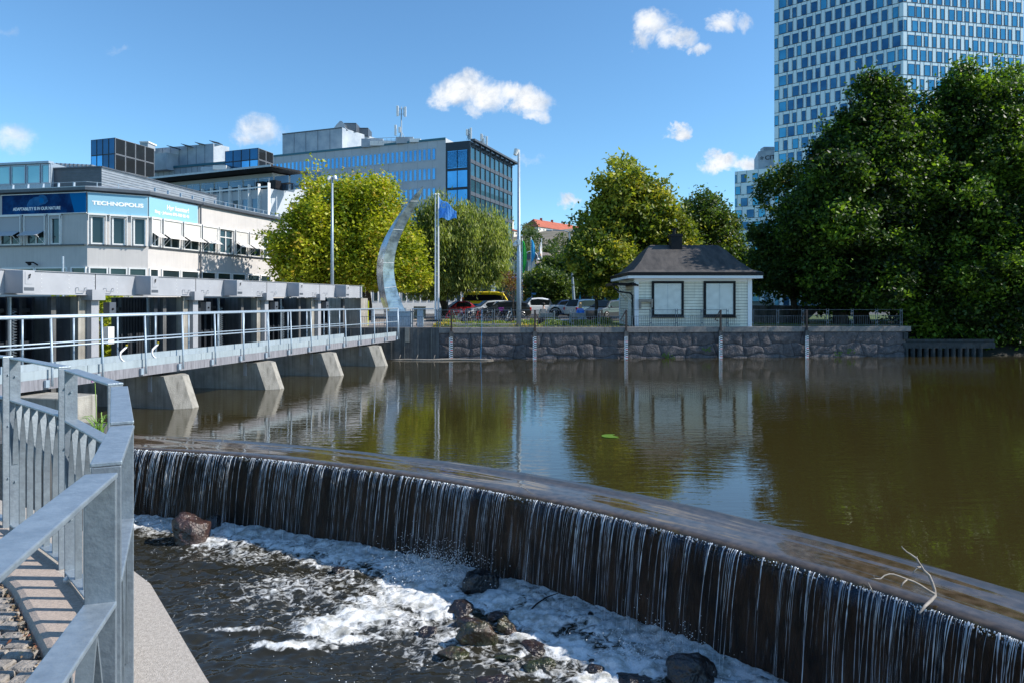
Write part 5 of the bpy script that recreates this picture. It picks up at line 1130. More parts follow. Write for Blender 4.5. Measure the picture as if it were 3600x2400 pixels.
b = MB(); p = XY(1900,41.0,GZ); b.box((p.x-.16,40.9,GZ),(p.x+.2,41.15,.55)); single(b, 'backpack', M_black, 'black backpack on the ground beside the left bench', 'backpack', tuple(p), bevel=.05)

# ================================================================== trees
tree('maple_tree','big round maple turning yellow left of the crescent sculpture',XY(1290,55,GZ),3.0,.38,
 [(XY(1230,55).x,55,6.9,4.8,4.2,4.6),(XY(1120,54).x,54,5.4,3.9,3.6,3.7),(XY(1345,54.5).x,54.5,5.0,3.5,3.5,3.3),(XY(1290,55).x,55,9.3,2.6,2.6,2.5),(XY(1180,55).x,55,8.6,2.9,2.7,2.2),(XY(1060,54).x,54,4.8,2.4,2.4,2.0),(XY(1420,54).x,54,3.9,1.9,2.2,1.9)],
 L_yel,1500,46,.145,.58,11,up=.5,flat=1.25,floor=2.3)
tree('willow_tree','dense round olive-green willow behind the flagpoles',XY(1560,62,GZ),2.2,.4,
 [(XY(1605,62).x,62,6.2,4.3,3.6,4.2),(XY(1550,61).x,61,7.6,3.0,2.8,3.1),(XY(1675,61.5).x,61.5,5.6,3.1,3.0,2.9),(XY(1530,61).x,61,4.0,2.7,2.6,2.6),(XY(1715,61.5).x,61.5,4.6,1.7,2.1,1.6)],
 L_willow,1100,66,.17,.5,12,up=.1,flat=1.2,floor=1.7,blade=True,asp=.24)
tree('chestnut_tree','broad maple turning yellow at its edges, rising behind the hut roof',XY(2232,53,GZ),3.5,.3,
 [(XY(2215,53).x,53,7.0,3.5,3.3,3.9),(XY(2190,52).x,52,9.6,2.1,2.1,2.4),(XY(2310,53).x,53,7.2,2.6,2.5,2.5),(XY(2110,52).x,52,6.3,2.4,2.4,2.5),(XY(2390,53).x,53,5.6,1.7,1.9,1.8),(XY(2150,50).x,50,4.0,2.6,2.3,2.0),(XY(2185,53).x,53,11.5,.9,.9,1.6),(XY(2255,53).x,53,10.2,1.0,1.0,1.3),(XY(2125,52).x,52,9.0,.9,.9,1.2)],
 L_maple,900,46,.16,.55,13,up=.25,nb=44)
tree('linden_tree','mid-green tree between the hut roof and the pale glass tower',XY(2550,64,GZ),3,.3,
 [(XY(2515,64).x,64,6.8,3.3,3.3,3.7),(XY(2475,63).x,63,9.4,2.4,2.3,2.3),(XY(2590,64).x,64,4.6,2.4,2.6,2.5)], L_mid,560,46,.16,.6,14)
tree('young_tree','ivy-clad slim tree in the bed left of the hut',XY(2104,50,GZ),3,.16,
 [(XY(2110,50).x,50,4.1,1.9,1.8,1.5),(XY(2070,50).x,50,5.2,1.7,1.6,1.5)], L_maple,260,44,.14,.5,15,nb=10,tshift=-.25)
b_ = [(1930,76,5.4,2.8,'rounded street tree behind the white pickup',.0),(1985,80,7.2,3.2,'taller street tree just right of the white flag',-.1),(2050,84,8.8,3.6,'street tree behind the white suv',-.15),(1885,88,5.2,2.2,'small bright green bush tree behind the light blue flagpole',.2),(2115,78,7.6,3.2,'street tree far left of the hut',-.1)]
for i, (px, Y, h, r_, lab, ts) in enumerate(b_):
    x = XY(px,Y).x; tree('street_tree', lab, XY(px,Y,GZ), 2, .17, [(x,Y,h*.62,r_,r_,h*.36),(x+r_*.4,Y,h*.5,r_*.7,r_*.7,h*.25),(x-r_*.35,Y,h*.72,r_*.6,r_*.6,h*.24)], L_mid, 330, 40, .15, .55, 20+i, 'street trees beyond the car park', nb=10, tshift=ts)
tree('young_tree','thin young tree with reddish brown leaves left of the tall lamp post',XY(1806,46,GZ),.8,.05,
 [(XY(1800,46).x,46,2.4,.75,.6,1.0),(XY(1790,46).x,46,3.0,.5,.5,.6)], L_red,60,14,.06,.3,31,nb=14)
# the big dark trees on the right bank
tree('alder_tree','huge dark glossy tree nearest the hut on the right bank',XY(2990,45,GZ),2.5,.42,
 [(XY(3070,44).x,44,10.4,3.3,3.2,3.6),(XY(2980,43.5).x,43.5,7.0,3.9,3.7,3.6),(XY(3010,44).x,44,3.6,4.0,3.6,2.9),(XY(3085,44).x,44,13.4,1.7,1.8,2.5),(XY(2905,42.5).x,42.5,6.9,2.3,2.4,2.6),(XY(2930,42).x,42,9.2,1.7,1.8,1.8),(XY(2960,44).x,44,11.0,1.7,1.7,1.8),(XY(3062,44).x,44,15.3,.5,.5,1.3),(XY(3125,44).x,44,14.6,.5,.5,1.2),(XY(2975,44).x,44,12.9,.5,.5,1.0),(XY(2890,43).x,43,10.8,.5,.5,1.0),(XY(3165,44).x,44,13.0,.5,.5,1.1),(XY(3235,44.5).x,44.5,12.3,1.7,1.9,2.6),(XY(3190,44.5).x,44.5,10.6,1.9,1.9,2.5)],
 L_dark,1900,62,.125,.55,41,nb=34,floor=.9,trunks=2)
tree('alder_tree','tallest dark tree at the right edge with sunlit yellow-green top',XY(3440,45,.0),2.0,.45,
 [(XY(3430,44.5).x,44.5,11.4,3.3,3.3,3.8),(XY(3360,44).x,44,7.2,4.6,3.8,4.0),(XY(3470,44).x,44,3.2,5.2,3.9,3.4),(XY(3385,44.5).x,44.5,14.6,1.5,1.6,2.3),(XY(3550,44.5).x,44.5,13.4,2.2,2.2,3.0),(XY(3290,44.5).x,44.5,11.0,1.9,2.0,2.6),(XY(3388,44.5).x,44.5,16.2,.5,.5,1.4),(XY(3340,44.5).x,44.5,14.9,.5,.5,1.2),(XY(3470,44.5).x,44.5,14.8,.5,.5,1.2),(XY(3565,44.5).x,44.5,15.8,.55,.5,1.3),(XY(3520,44.5).x,44.5,15.2,.5,.5,1.0),(XY(3260,44).x,44,2.6,3.2,2.8,3.0),(XY(3560,42.5).x,42.5,.3,3.2,1.9,1.6),(XY(3380,42.5).x,42.5,.2,2.6,1.7,1.5),(XY(3650,44).x,44,8,4,3.6,6)],
 L_dark,2700,62,.125,.6,42,nb=34,floor=-1.35,trunks=2,tshift=.08)
tree('cherry_tree','lower lighter tree with upright leaf tips in front of the hotel block',XY(2780,48,GZ),2.2,.25,
 [(XY(2815,48).x,48,5.2,2.6,2.6,2.6),(XY(2775,47.5).x,47.5,7.2,1.1,1.3,1.7),(XY(2730,47).x,47,3.6,1.9,2.2,1.9),(XY(2665,47).x,47,6.3,.5,.5,.5),(XY(2690,47).x,47,5.3,.9,.8,.7),(XY(2840,48).x,48,4.0,2.9,2.6,2.3),(XY(2690,47.5).x,47.5,9.2,.4,.4,1.0),(XY(2740,47.5).x,47.5,9.9,.35,.4,1.0),(XY(2780,47.5).x,47.5,10.2,.4,.4,1.2)],
 L_mid,560,46,.13,.5,43,nb=22,floor=.9,tshift=-.2)
tree('bank_tree','dark tree filling the gap behind the two largest trees',XY(3230,52,GZ),2,.35,
 [(XY(3200,52).x,52,9.5,6.0,3.6,5.5),(XY(3450,53).x,53,10,6,3.6,6),(XY(3000,52).x,52,4.0,5.5,3.2,3.6),(XY(3560,52).x,52,4,6,3.2,4.5)], L_dark,1100,44,.20,.8,44,nb=14,floor=.2)
# foliage seen through the dam openings
tree('garden_bush','leafy bush seen through the gap beside the first dam column',D(-26,26,-.3),.4,.1,[(D(-26,26,0).x,D(-26,26,0).y,.4,2.2,2.2,1.4)], L_yel,160,50,.1,.45,51,nb=6)
# hillside wood: one mass
rg_ = np.random.default_rng(8); cs = []; tt = []
for k in range(430):
    y = rg_.uniform(185,520); x = y*rg_.uniform(-.03,.2); z = hz_(x,y); r_ = rg_.uniform(2.6,4.6)
    px_, py_ = scr((x,y,z+r_*1.9))
    if (1880 < px_ < 2080 and py_ < 810) or (1770 < px_ < 1835 and py_ < 850): continue
    q = rg_.normal(size=(130,3)); q /= np.linalg.norm(q,axis=1)[:,None]; q *= (r_*rg_.uniform(.6,1.05,size=130))[:,None]; cs.append(q+np.array([x,y,z+r_*.7])); tt.append(np.full(130, np.clip(rg_.normal(.45,.22),0,1)))
o = leafmesh('hillside_wood', np.concatenate(cs), .62, L_far, None, 5, .4, np.concatenate(tt)); o['kind'] = 'stuff'
b = MB(); rr = random.Random(2)
for (px,py,Y) in ((1850,930,230),(1885,935,235),(1870,950,225),(1905,905,245)):
    c = W(px,py,Y); b.ball(c, rr.uniform(3,5), 3, rr.uniform(1.6,2.4), 7, 5)
structure(b, 'rock_outcrop', mat('hill_rock',(.30,.25,.23),.9,var=(.16,.13,.12),vs=.4))
# flower bed planting
rg_ = np.random.default_rng(3); n = 36000; X = rg_.uniform(-4.6,6.2,n); Yv = rg_.uniform(39.4,45.5,n)
hh = np.where(X < 1.2,.62,1)*(.09+.34*np.clip(np.sin(X*1.9)*np.sin(Yv*1.3+X)+.15,0,1)+.16*(Yv-39.4)/7); Z = GZ+rg_.random(n)**1.1*hh
o = leafmesh('flower_bed_plants', np.stack([X,Yv,Z],1), .06, L_bed, None, 6, .4, np.clip(.42+.42*np.sin(X*1.3+1)*np.cos(Yv*1.1)+.3*np.random.default_rng(1).normal(size=n),0,1)); o['kind'] = 'stuff'
X = rg_.uniform(5,25,9000); Yv = rg_.uniform(40.9,45.6,9000); o = leafmesh('lawn_blades', np.stack([X,Yv,np.full(9000,GZ+.03)],1), .05, L_bed, None, 7, .2, np.full(9000,.3), blade=True, asp=.15); o['kind'] = 'stuff'
# low concrete ramp and jetty on the right
b = MB(); b.add([(XY(2700,47).x,47,GZ),(XY(2885,47).x,47,1.25),(XY(2820,47).x,47,1.25),(XY(2700,47).x,47,.6)],[(0,1,2,3)]); a_ = XY(2690,48); c_ = XY(2892,48)
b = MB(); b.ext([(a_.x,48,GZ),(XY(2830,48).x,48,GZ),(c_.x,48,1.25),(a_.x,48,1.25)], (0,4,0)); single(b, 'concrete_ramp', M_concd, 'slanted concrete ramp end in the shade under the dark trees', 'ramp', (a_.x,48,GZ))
jt = thing('timber_jetty','dark weathered timber jetty at the right end of the quay','jetty',(XY(3186,40.6).x,40.6,WZ))
b = MB(); x0 = QC.x-.2; x1 = XY(3480,40.8).x; b.box((x0,40.35,-1.18),(x1,40.45,-.86)); b.box((x0,40.42,-.80),(x1,40.55,-.66)); b.build('rail_board', M_wooddk, jt)
b = MB(); b.box((x0,40.46,-.86),(x1,41.6,-.81)); b.build('deck', M_wooddk, jt)
for k in range(12): b = MB(); x = x0+.2+k*.4; b.cyl((x,40.45,-2.4),.13,1.3,8); b.build('pile', M_wooddk, jt)
b = MB(); b.box((x0,40.3,-.66),(x0+.25,40.5,-.25)); b.build('end_post', M_wooddk, jt)
# ================================================================== dam with gates and footbridge
def dbox(mb, n0, n1, a0, a1, z0, z1, m=0):
    vs = [D(n,a,z) for z in (z0,z1) for n, a in ((n0,a0),(n1,a0),(n1,a1),(n0,a1))]
    return mb.add(vs, [(0,3,2,1),(4,5,6,7),(0,1,5,4),(1,2,6,5),(2,3,7,6),(3,0,4,7)], m)
pn = ['nearest to the camera, mostly behind the railing', 'second, large and sunlit on its sloping nose', 'third along the footbridge', 'fourth along the footbridge', 'farthest, close to the quay']
for i in range(5):
    a0 = 12.85+4.66*i; t = thing('dam_pier', 'concrete dam pier '+pn[i], 'pier', tuple(D(-16,a0+.45,WZ)), 0, 'concrete piers of the dam')
    b = MB(); w = .92
    if i == 0:
        dbox(b, -23, -13.85, a0, a0+w, -3.6, -.66); b.build('pier_base', M_conc, t, bevel=.03)
    else:
        def sec(z, dn): return [D(-21.4,a0,z), D(-14.82-dn,a0,z), D(-14.43-dn,a0+.33,z), D(-14.43-dn,a0+.6,z), D(-14.82-dn,a0+w,z), D(-21.4,a0+w,z)]
        r_ = [sec(-3.6,0), sec(WZ+.02,0), sec(-.67,.37)]; b.grid(r_, 0, True); b.add(r_[-1], [(0,1,2,3,4,5)]); b.build('pier_base', M_conc, t)
        b = MB(); dbox(b, -15.72, -15.6, a0-.04, a0-.005, -1.15, -.68); b.build('edge_strip', M_paint, t)
    a1 = a0+.05
    b = MB(); dbox(b, -21.3, -18.7, a1, a1+.8, -.66, 1.74, 0); dbox(b, -18.7, -18.4, a1, a1+.8, -.66, 1.74, 1); b.build('pier_shaft', [M_concd, M_conc], t)  # shaft sides take the darker concrete as painted shade, the front stays pale
    b = MB(); dbox(b, -18.39, -18.2, a1+.30, a1+.58, -.66, 1.62); b.build('steel_column', M_paint if i != 1 else M_paint, t)
    b = MB(); dbox(b, -18.6, -17.98, a1+.12, a1+.62, 1.62, 1.95); b.build('beam_bracket', M_paint, t)
    if i > 0 or True:
        b = MB(); dbox(b, -18.3, -18.05, a1+.86, a1+1.12, 1.12, 1.55); bx = b.build('control_box', M_zinc, t); b = MB(); b.ball(D(-18.03,a1+.98,1.33), .035); b.build('knob', M_black, bx)
    if i == 1:
        b = MB(); dbox(b, -18.3, -18.1, a1+.86, a1+1.1, .2, .75); b.build('white_box', M_white, t)
b = MB(); dbox(b, -22, -18.35, 37.0, 37.9, -2, 1.75); single(b, 'dam_abutment', M_conc, 'pale concrete end block of the dam where the upper beam stops', 'abutment', tuple(D(-18.3,37.4,WZ)))
# gates: dark curved steel gates between the piers
for i in range(-1, 5):
    a0 = 12.85+4.66*i+.98; a1 = a0+3.6; t = thing('sluice_gate', 'dark steel sluice gate '+['cut by the left edge of the photo','behind the first footbridge posts','right of the first grey column','in the middle of the dam','right of the third grey column','last before the abutment'][i+1], 'sluice gate', tuple(D(-20,a0,WZ)), 0, 'sluice gates of the dam')
    gap = 2.3 if i == 1 else 0
    b = MB(); dbox(b, -20.3, -20.1, a0+gap, a1, -2.6, 1.72)
    for k in range(9): u = a0+gap+.1+k*(a1-a0-gap-.2)/8; dbox(b, -20.1, -19.9, u-.05, u+.05, -2.6, 1.7)
    for z in (-.9,.3,1.3): dbox(b, -20.1, -19.96, a0+gap, a1, z-.06, z+.06)
    b.build('gate_leaf', M_gate, t)
    b = MB(); u = a0+(2.05 if i != 1 else 2.75)
    b.tube([D(-19.1,u,1.7), D(-19.1,u,-2)], .05, 6)
    for k in range(26): z = 1.3-k*.085; b.tube([D(-19.05,u+.05,z), D(-18.98,u+.13,z-.03), D(-19.05,u+.05,z-.055)], .011, 4, cap=False)
    b.build('lifting_chain', M_galv, t)
    b = MB(); dbox(b, -18.9, -18.75, a0+.35+gap, a0+.52+gap, -2.2, 1.7); b.build('guide_rail', M_gate, t); b = MB(); dbox(b, -18.9, -18.75, a1-.5, a1-.33, -2.2, 1.7); b.build('guide_rail', M_concd, t)
# upper beam
bm = thing('gate_beam', 'long light grey riveted steel box beam carrying the gate machinery', 'beam', tuple(D(-18.5,25,1.78)))
b = MB(); dbox(b, -19.1, -18.2, 5, 36.85, 1.79, 2.46)
dbox(b, -19.14, -18.16, 4.9, 36.9, 2.461, 2.475); dbox(b, -19.14, -18.16, 4.9, 36.9, 1.775, 1.789)
for k in range(78): b.m
b.build('box_girder', M_paint, bm)
b = MB(); aj = [13.35+4.66*i for i in range(5)]
for a in aj: dbox(b, -18.198, -18.194, a-.012, a+.012, 1.8, 2.455)
b.build('joint', M_black, bm)
b = MB(); 
for k in range(70):
    a = 6.0+k*.46
    if min(abs(a-(15.0+4.66*i)) for i in range(-2,5)) > .3 and k % 2 == 0:
        for j in range(5): b.ball(D(-18.2,a,1.88+j*.12), .014, .014, .014, 5, 3)
b.build('rivets', M_white, bm)
for i in range(-1, 5):
    a0 = 15.0+4.66*i-.02
    b = MB(); dbox(b, -18.199, -17.55, a0, a0+.36, 1.80, 2.44); mbx = b.build('machine_box', M_paint, bm, bevel=.008)
    b = MB(); dbox(b, -17.549, -17.54, a0+.06, a0+.27, 2.06, 2.4); b.build('hatch', M_paint, mbx); b = MB(); b.tube([D(-17.53,a0+.16,2.3), D(-17.5,a0+.18,2.34), D(-17.5,a0+.15,2.22)], .014, 5); b.build('latch', M_black, mbx)
    b = MB(); dbox(b, -17.548, -17.543, a0+.03, a0+.33, 1.88, 1.97); b.build('vent_grille', M_zinc, mbx)
for a in [x+s for x in aj for s in (-.55,.5)]:
    b = MB(); b.tube([D(-18.2,a-.17,2.0), D(-18.1,a-.17,2.0), D(-18.1,a-.16,1.9), D(-18.1,a+.1,1.9), D(-18.1,a+.14,2.0), D(-18.2,a+.16,2.0)], .013, 5); b.build('handle', M_zincl, bm)
# footbridge
fb = thing('footbridge', 'grey footbridge with tubular handrails across the dam piers', 'footbridge', tuple(D(-15.8,25,-.57)))
EA = 34.95
b = MB(); dbox(b, -16.35, -15.2, 6, EA, -.57, -.305); b.build('deck_beam', M_fascia, fb)
b = MB(); dbox(b, -16.33, -15.22, 6, EA-.02, -.304, -.27); 
for k in range(120): dbox(b, -16.2, -15.35, 8+k*.22, 8.02+k*.22, -.269, -.255)
b.build('deck_grating', M_galv, fb)
for n_, z0, z1, e in ((-15.21,-.304,-.09,EA), (-16.4,-.304,-.03,31.2)):
    k = 6.0
    while k < e-.1:
        b = MB(); k2 = min(k+4.4, e); dbox(b, n_-.012, n_+.012, k, k2-.015, z0, z1); b.build('kick_plate', M_kick, fb); k = k2
def tube_rail(n_, e, z, r_):
    b = MB(); b.tube([D(n_,6,z), D(n_,e,z)], r_, 10); b.build('handrail' if z > 1 else 'mid_rail', M_galv2, fb, smooth=True)
tube_rail(-15.13, EA+.02, 1.19, .032); tube_rail(-15.13, EA+.02, .47, .022); tube_rail(-16.42, 31.2, 1.19, .032); tube_rail(-16.42, 31.2, .47, .022)
k = 0; a = 13.65-1.525*4
while a < EA+.1:
    b = MB(); b.tube([D(-15.08,a,-.5), D(-15.09,a,-.05), D(-15.13,a,1.18)], .028, 8); b.build('post', M_galv2, fb, smooth=True)
    b = MB(); dbox(b, -15.19, -15.12, a-.14, a-.02, -.52, -.34); b.build('post_bracket', M_galv2, fb)
    if a+.35 < 31.3: b = MB(); b.tube([D(-16.42,a+.35,-.2), D(-16.42,a+.35,1.18)], .026, 8); b.build('post', M_galv2, fb, smooth=True)
    a += 1.525
b = MB(); b.tube([D(-15.13,EA,1.19), D(-15.13,EA,-.4)], .028, 8); b.build('post', M_galv2, fb, smooth=True)
# life-hook brackets on the deck
hk = thing('hook_bracket', 'curved white tubes with yellow tips on the footbridge deck', 'bracket', tuple(D(-15.34,16.2,-.27)))
M_hook = mat('white_tube', (.75,.75,.78), .4)
for a in (15.95,17.15): b = MB(); b.tube([D(-15.34,a+.5,-.16)]+[D(-15.34,a+.42-.36*math.sin(k*.39)*1.0,-.16+.23*(1-math.cos(k*.39))) for k in range(6)]+[D(-15.34,a+.30,.30)], .028, 8); tb_ = b.build('bent_tube', M_hook, hk, smooth=True); b = MB(); b.tube([D(-15.34,a+.30,.30), D(-15.34,a+.31,.36)], .03, 8); b.build('yellow_tip', mat('yellow_tip', (.7,.5,.02), .5), tb_)

# ================================================================== weir
KN = [(-12.5,16.0),(-10.4,15.75),(-8.45,15.25),(-6.4,14.72),(-4.24,13.92),(-1.85,12.78),(0.18,11.48),(1.8,10.2),(3.01,9.0),(4.1,7.8),(4.98,6.55),(5.9,4.9),(6.6,3.1),(7.0,1.2)]
def crom(P, n=24):
    out = []
    for i in range(len(P)-1):
        a, b_, c, d = P[max(i-1,0)], P[i], P[i+1], P[min(i+2,len(P)-1)]
        for k in range(n):
            t_ = k/n; out.append(tuple(.5*((2*b_[j])+(c[j]-a[j])*t_+(2*a[j]-5*b_[j]+4*c[j]-d[j])*t_*t_+(-a[j]+3*b_[j]-3*c[j]+d[j])*t_**3) for j in (0,1)))
    out.append(P[-1]); return out
CV = np.array(crom(KN)); CV[:,0] += .07; CV[:,1] += .12; SL = np.concatenate([[0], np.cumsum(np.linalg.norm(np.diff(CV,axis=0),axis=1))]); STOT = SL[-1]
def cpt(s):
    s = np.asarray(s); x = np.interp(s, SL, CV[:,0]); y = np.interp(s, SL, CV[:,1]); e = .12
    tx = np.interp(s+e, SL, CV[:,0])-np.interp(s-e, SL, CV[:,0]); ty = np.interp(s+e, SL, CV[:,1])-np.interp(s-e, SL, CV[:,1]); l = np.hypot(tx,ty)+1e-9
    return x, y, -ty/l*-1*-1, tx/l          # normal to the left of travel (upstream, away from the camera)
def cpo(s, o, z):
    x, y, nx, ny = cpt(s); return (x+nx*o, y+ny*o, z)
def uvgrid(name, S, prof, mats, kind=None, parent=None, smooth=True, jz=None):
    """sheet lofted along the weir; prof = [(offset, z, v)]; UV = (arc length, v)"""
    rows = []; 
    for s in S: rows.append([cpo(s, o+(jz(s,v)[0] if jz else 0), z+(jz(s,v)[1] if jz else 0)) for o, z, v in prof])
    mb = MB(); mb.grid(rows); o_ = mb.build(name, mats, parent, smooth, wl=False); me = o_.data; uv = me.uv_layers.new(name='flow'); w = len(prof); d = np.empty((len(me.loops),2), dtype=np.float32); vi = np.empty(len(me.loops), dtype=np.int32); me.loops.foreach_get('vertex_index', vi)
    Sa = np.array(S); va = np.array([p[2] for p in prof]); d[:,0] = Sa[vi//w]; d[:,1] = va[vi % w]; uv.data.foreach_set('uv', d.ravel())
    if kind: o_['kind'] = kind
    return o_
M_weirwall = mat('wet_weir_concrete', (.050,.028,.017), .5, var=(.010,.007,.006), vs=3.2, bump=1, bs=9, bd=.05, spec=.3, stretch=(1.3,1.3,.35))
SS = np.linspace(.3, STOT-.1, 420)
wr = thing('weir', 'long curved weir of dark wet concrete with a flat crest', 'weir', (0,11.5,DZ))
o = uvgrid('weir_wall', SS, [(1.6,-1.95,0),(.10,-1.80,0),(.03,-1.83,0),(.06,-2.0,0),(.10,-3.9,0)], M_weirwall); o.parent = wr; o.location = (0,-11.5,-DZ)
def crestmat():
    m = bpy.data.materials.new('crest_water'); m.use_nodes = True; t = m.node_tree; b = t.nodes['Principled BSDF']; u = t.nodes.new('ShaderNodeUVMap'); u.uv_map = 'flow'
    b.inputs['Roughness'].default_value = .05; b.inputs['IOR'].default_value = 1.62
    mp = t.nodes.new('ShaderNodeMapping'); mp.inputs['Scale'].default_value = (.30,2.4,1); t.links.new(u.outputs[0], mp.inputs[0])
    n = t.nodes.new('ShaderNodeTexNoise'); n.inputs['Scale'].default_value = 1.5; n.inputs['Detail'].default_value = 2; n.inputs['Distortion'].default_value = .5; t.links.new(mp.outputs[0], n.inputs['Vector'])
    nf = t.nodes.new('ShaderNodeTexNoise'); nf.inputs['Scale'].default_value = 7; nf.inputs['Detail'].default_value = 6; t.links.new(u.outputs[0], nf.inputs['Vector'])
    r_ = t.nodes.new('ShaderNodeValToRGB'); e = r_.color_ramp.elements; e[0].position = .35; e[0].color = (.045,.031,.017,1); e[1].position = .65; e[1].color = (.095,.068,.044,1); t.links.new(nf.outputs['Fac'], r_.inputs['Fac'])
    sx = t.nodes.new('ShaderNodeSeparateXYZ'); t.links.new(u.outputs[0], sx.inputs[0])
    r2 = t.nodes.new('ShaderNodeMapRange'); r2.inputs['From Min'].default_value = .9; r2.inputs['From Max'].default_value = 1.5; t.links.new(sx.outputs[1], r2.inputs['Value'])
    x = t.nodes.new('ShaderNodeMix'); x.data_type = 'RGBA'; x.inputs['B'].default_value = (.026,.021,.007,1); t.links.new(r_.outputs[0], x.inputs['A']); t.links.new(r2.outputs[0], x.inputs['Factor']); t.links.new(x.outputs['Result'], b.inputs['Base Color'])
    mu = t.nodes.new('ShaderNodeMath'); mu.operation = 'MULTIPLY_ADD'; mu.inputs[1].default_value = .012; t.links.new(nf.outputs['Fac'], mu.inputs[0]); t.links.new(n.outputs['Fac'], mu.inputs[2])
    bp = t.nodes.new('ShaderNodeBump'); bp.inputs['Strength'].default_value = .14; bp.inputs['Distance'].default_value = .05; t.links.new(mu.outputs[0], bp.inputs['Height']); t.links.new(bp.outputs[0], b.inputs['Normal']); return m
prof = [(1.12,WZ+.001,1.35),(1.05,WZ-.002,1.2),(.97,WZ-.010,1.08),(.87,WZ-.020,.95),(.72,WZ-.026,.75),(.5,WZ-.030,.5),(.3,WZ-.034,.3),(.15,WZ-.040,.15),(.05,WZ-.05,.05),(.0,WZ-.068,.0),(-.02,WZ-.10,-.05),(-.01,WZ-.14,-.09)]
o = uvgrid('crest_water', SS, prof, crestmat(), 'structure', jz=lambda s, v: (0, .0095*math.sin(v*23+math.sin(s*.6)*1.2)*(1 if v > .6 else .25)*(1 if v < 1.15 else .2)))
# algae edge below the lip
M_alg = mat('lip_algae', (.10,.065,.02), .6, var=(.03,.022,.01), vs=9, bump=1, bs=30)
rr = random.Random(6)
uvg = uvgrid('crest_lip', SS, [(.06,WZ-.06,0),(-.024,WZ-.085,0),(-.03,WZ-.115,0),(.02,WZ-.17,0),(.05,WZ-.21,0)], M_alg, jz=lambda s, v: (.008*math.sin(s*7.3), .008*math.sin(s*5.1)+.006*math.sin(s*17)))
uvg.parent = wr; uvg.location = (0,-11.5,-DZ)
# falling sheets: UV-streaked thin water
def fallmat(name, seed, dens, col, alpha, vfade=0.0):
    m = bpy.data.materials.new(name); m.use_nodes = True; t = m.node_tree; b = t.nodes['Principled BSDF']; u = t.nodes.new('ShaderNodeUVMap'); u.uv_map = 'flow'
    mp = t.nodes.new('ShaderNodeMapping'); mp.inputs['Scale'].default_value = (15,.55,1); mp.inputs['Location'].default_value = (seed,seed*.7,seed); t.links.new(u.outputs[0], mp.inputs[0])
    n = t.nodes.new('ShaderNodeTexNoise'); n.inputs['Scale'].default_value = 1.5; n.inputs['Detail'].default_value = 6; n.inputs['Roughness'].default_value = .7; n.inputs['Distortion'].default_value = .25; t.links.new(mp.outputs[0], n.inputs['Vector'])
    mp2 = t.nodes.new('ShaderNodeMapping'); mp2.inputs['Scale'].default_value = (1.1,.12,1); mp2.inputs['Location'].default_value = (seed*3,0,seed); t.links.new(u.outputs[0], mp2.inputs[0])
    n2_ = t.nodes.new('ShaderNodeTexNoise'); n2_.inputs['Scale'].default_value = 1.0; n2_.inputs['Detail'].default_value = 3; t.links.new(mp2.outputs[0], n2_.inputs['Vector'])
    mp3 = t.nodes.new('ShaderNodeMapping'); mp3.inputs['Scale'].default_value = (42,5,1); t.links.new(u.outputs[0], mp3.inputs[0])
    n3_ = t.nodes.new('ShaderNodeTexNoise'); n3_.inputs['Scale'].default_value = 1.0; n3_.inputs['Detail'].default_value = 4; t.links.new(mp3.outputs[0], n3_.inputs['Vector'])
    def mth(op, a, b_=None, c=None):
        k = t.nodes.new('ShaderNodeMath'); k.operation = op
        for i, v in enumerate((a,b_,c)):
            if v is None: continue
            if isinstance(v,(int,float)): k.inputs[i].default_value = v
            else: t.links.new(v, k.inputs[i])
        return k.outputs[0]
    sv_ = t.nodes.new('ShaderNodeSeparateXYZ'); t.links.new(u.outputs[0], sv_.inputs[0]); s_ = mth('SUBTRACT', n.outputs['Fac'], mth('MULTIPLY', sv_.outputs[1], vfade)); s_ = mth('ADD', s_, mth('MULTIPLY', mth('SUBTRACT', n2_.outputs['Fac'], .5), .55)); s_ = mth('ADD', s_, mth('MULTIPLY', mth('SUBTRACT', n3_.outputs['Fac'], .5), .22))
    r_ = t.nodes.new('ShaderNodeMapRange'); r_.inputs['From Min'].default_value = dens; r_.inputs['From Max'].default_value = dens+.16; r_.inputs['To Max'].default_value = alpha; t.links.new(s_, r_.inputs['Value'])
    t.links.new(r_.outputs[0], b.inputs['Alpha'])
    b.inputs['Base Color'].default_value = (*col,1); b.inputs['Roughness'].default_value = .22; b.inputs['IOR'].default_value = 1.33; b.inputs['Specular IOR Level'].default_value = .8
    bp = t.nodes.new('ShaderNodeBump'); bp.inputs['Strength'].default_value = .8; bp.inputs['Distance'].default_value = .03; t.links.new(s_, bp.inputs['Height']); t.links.new(bp.outputs[0], b.inputs['Normal']); return m
def fallprof(v0, zt=WZ-.085, n=12, o0=-.02, zb=DZ-.04):
    out = []; T = math.sqrt(2*(zt-zb)/9.8)
    for k in range(n+1): t_ = T*k/n; out.append((o0-v0*t_, zt-4.9*t_*t_, 4.9*t_*t_))
    return out
uvgrid('falling_water', SS, fallprof(.62), fallmat('falling_water_a', 3.1, .60, (.62,.68,.75), .32), 'structure', jz=lambda s, v: (-.05*v*(1+math.sin(s*1.3)*.6)+.012*math.sin(s*13)*min(1,v*3), 0))
uvgrid('falling_water', SS, fallprof(.50), fallmat('falling_water_b', 9.7, .42, (.012,.035,.075), .75, .55), 'structure', jz=lambda s, v: (.015*math.sin(s*9)*min(1,v*3), 0))
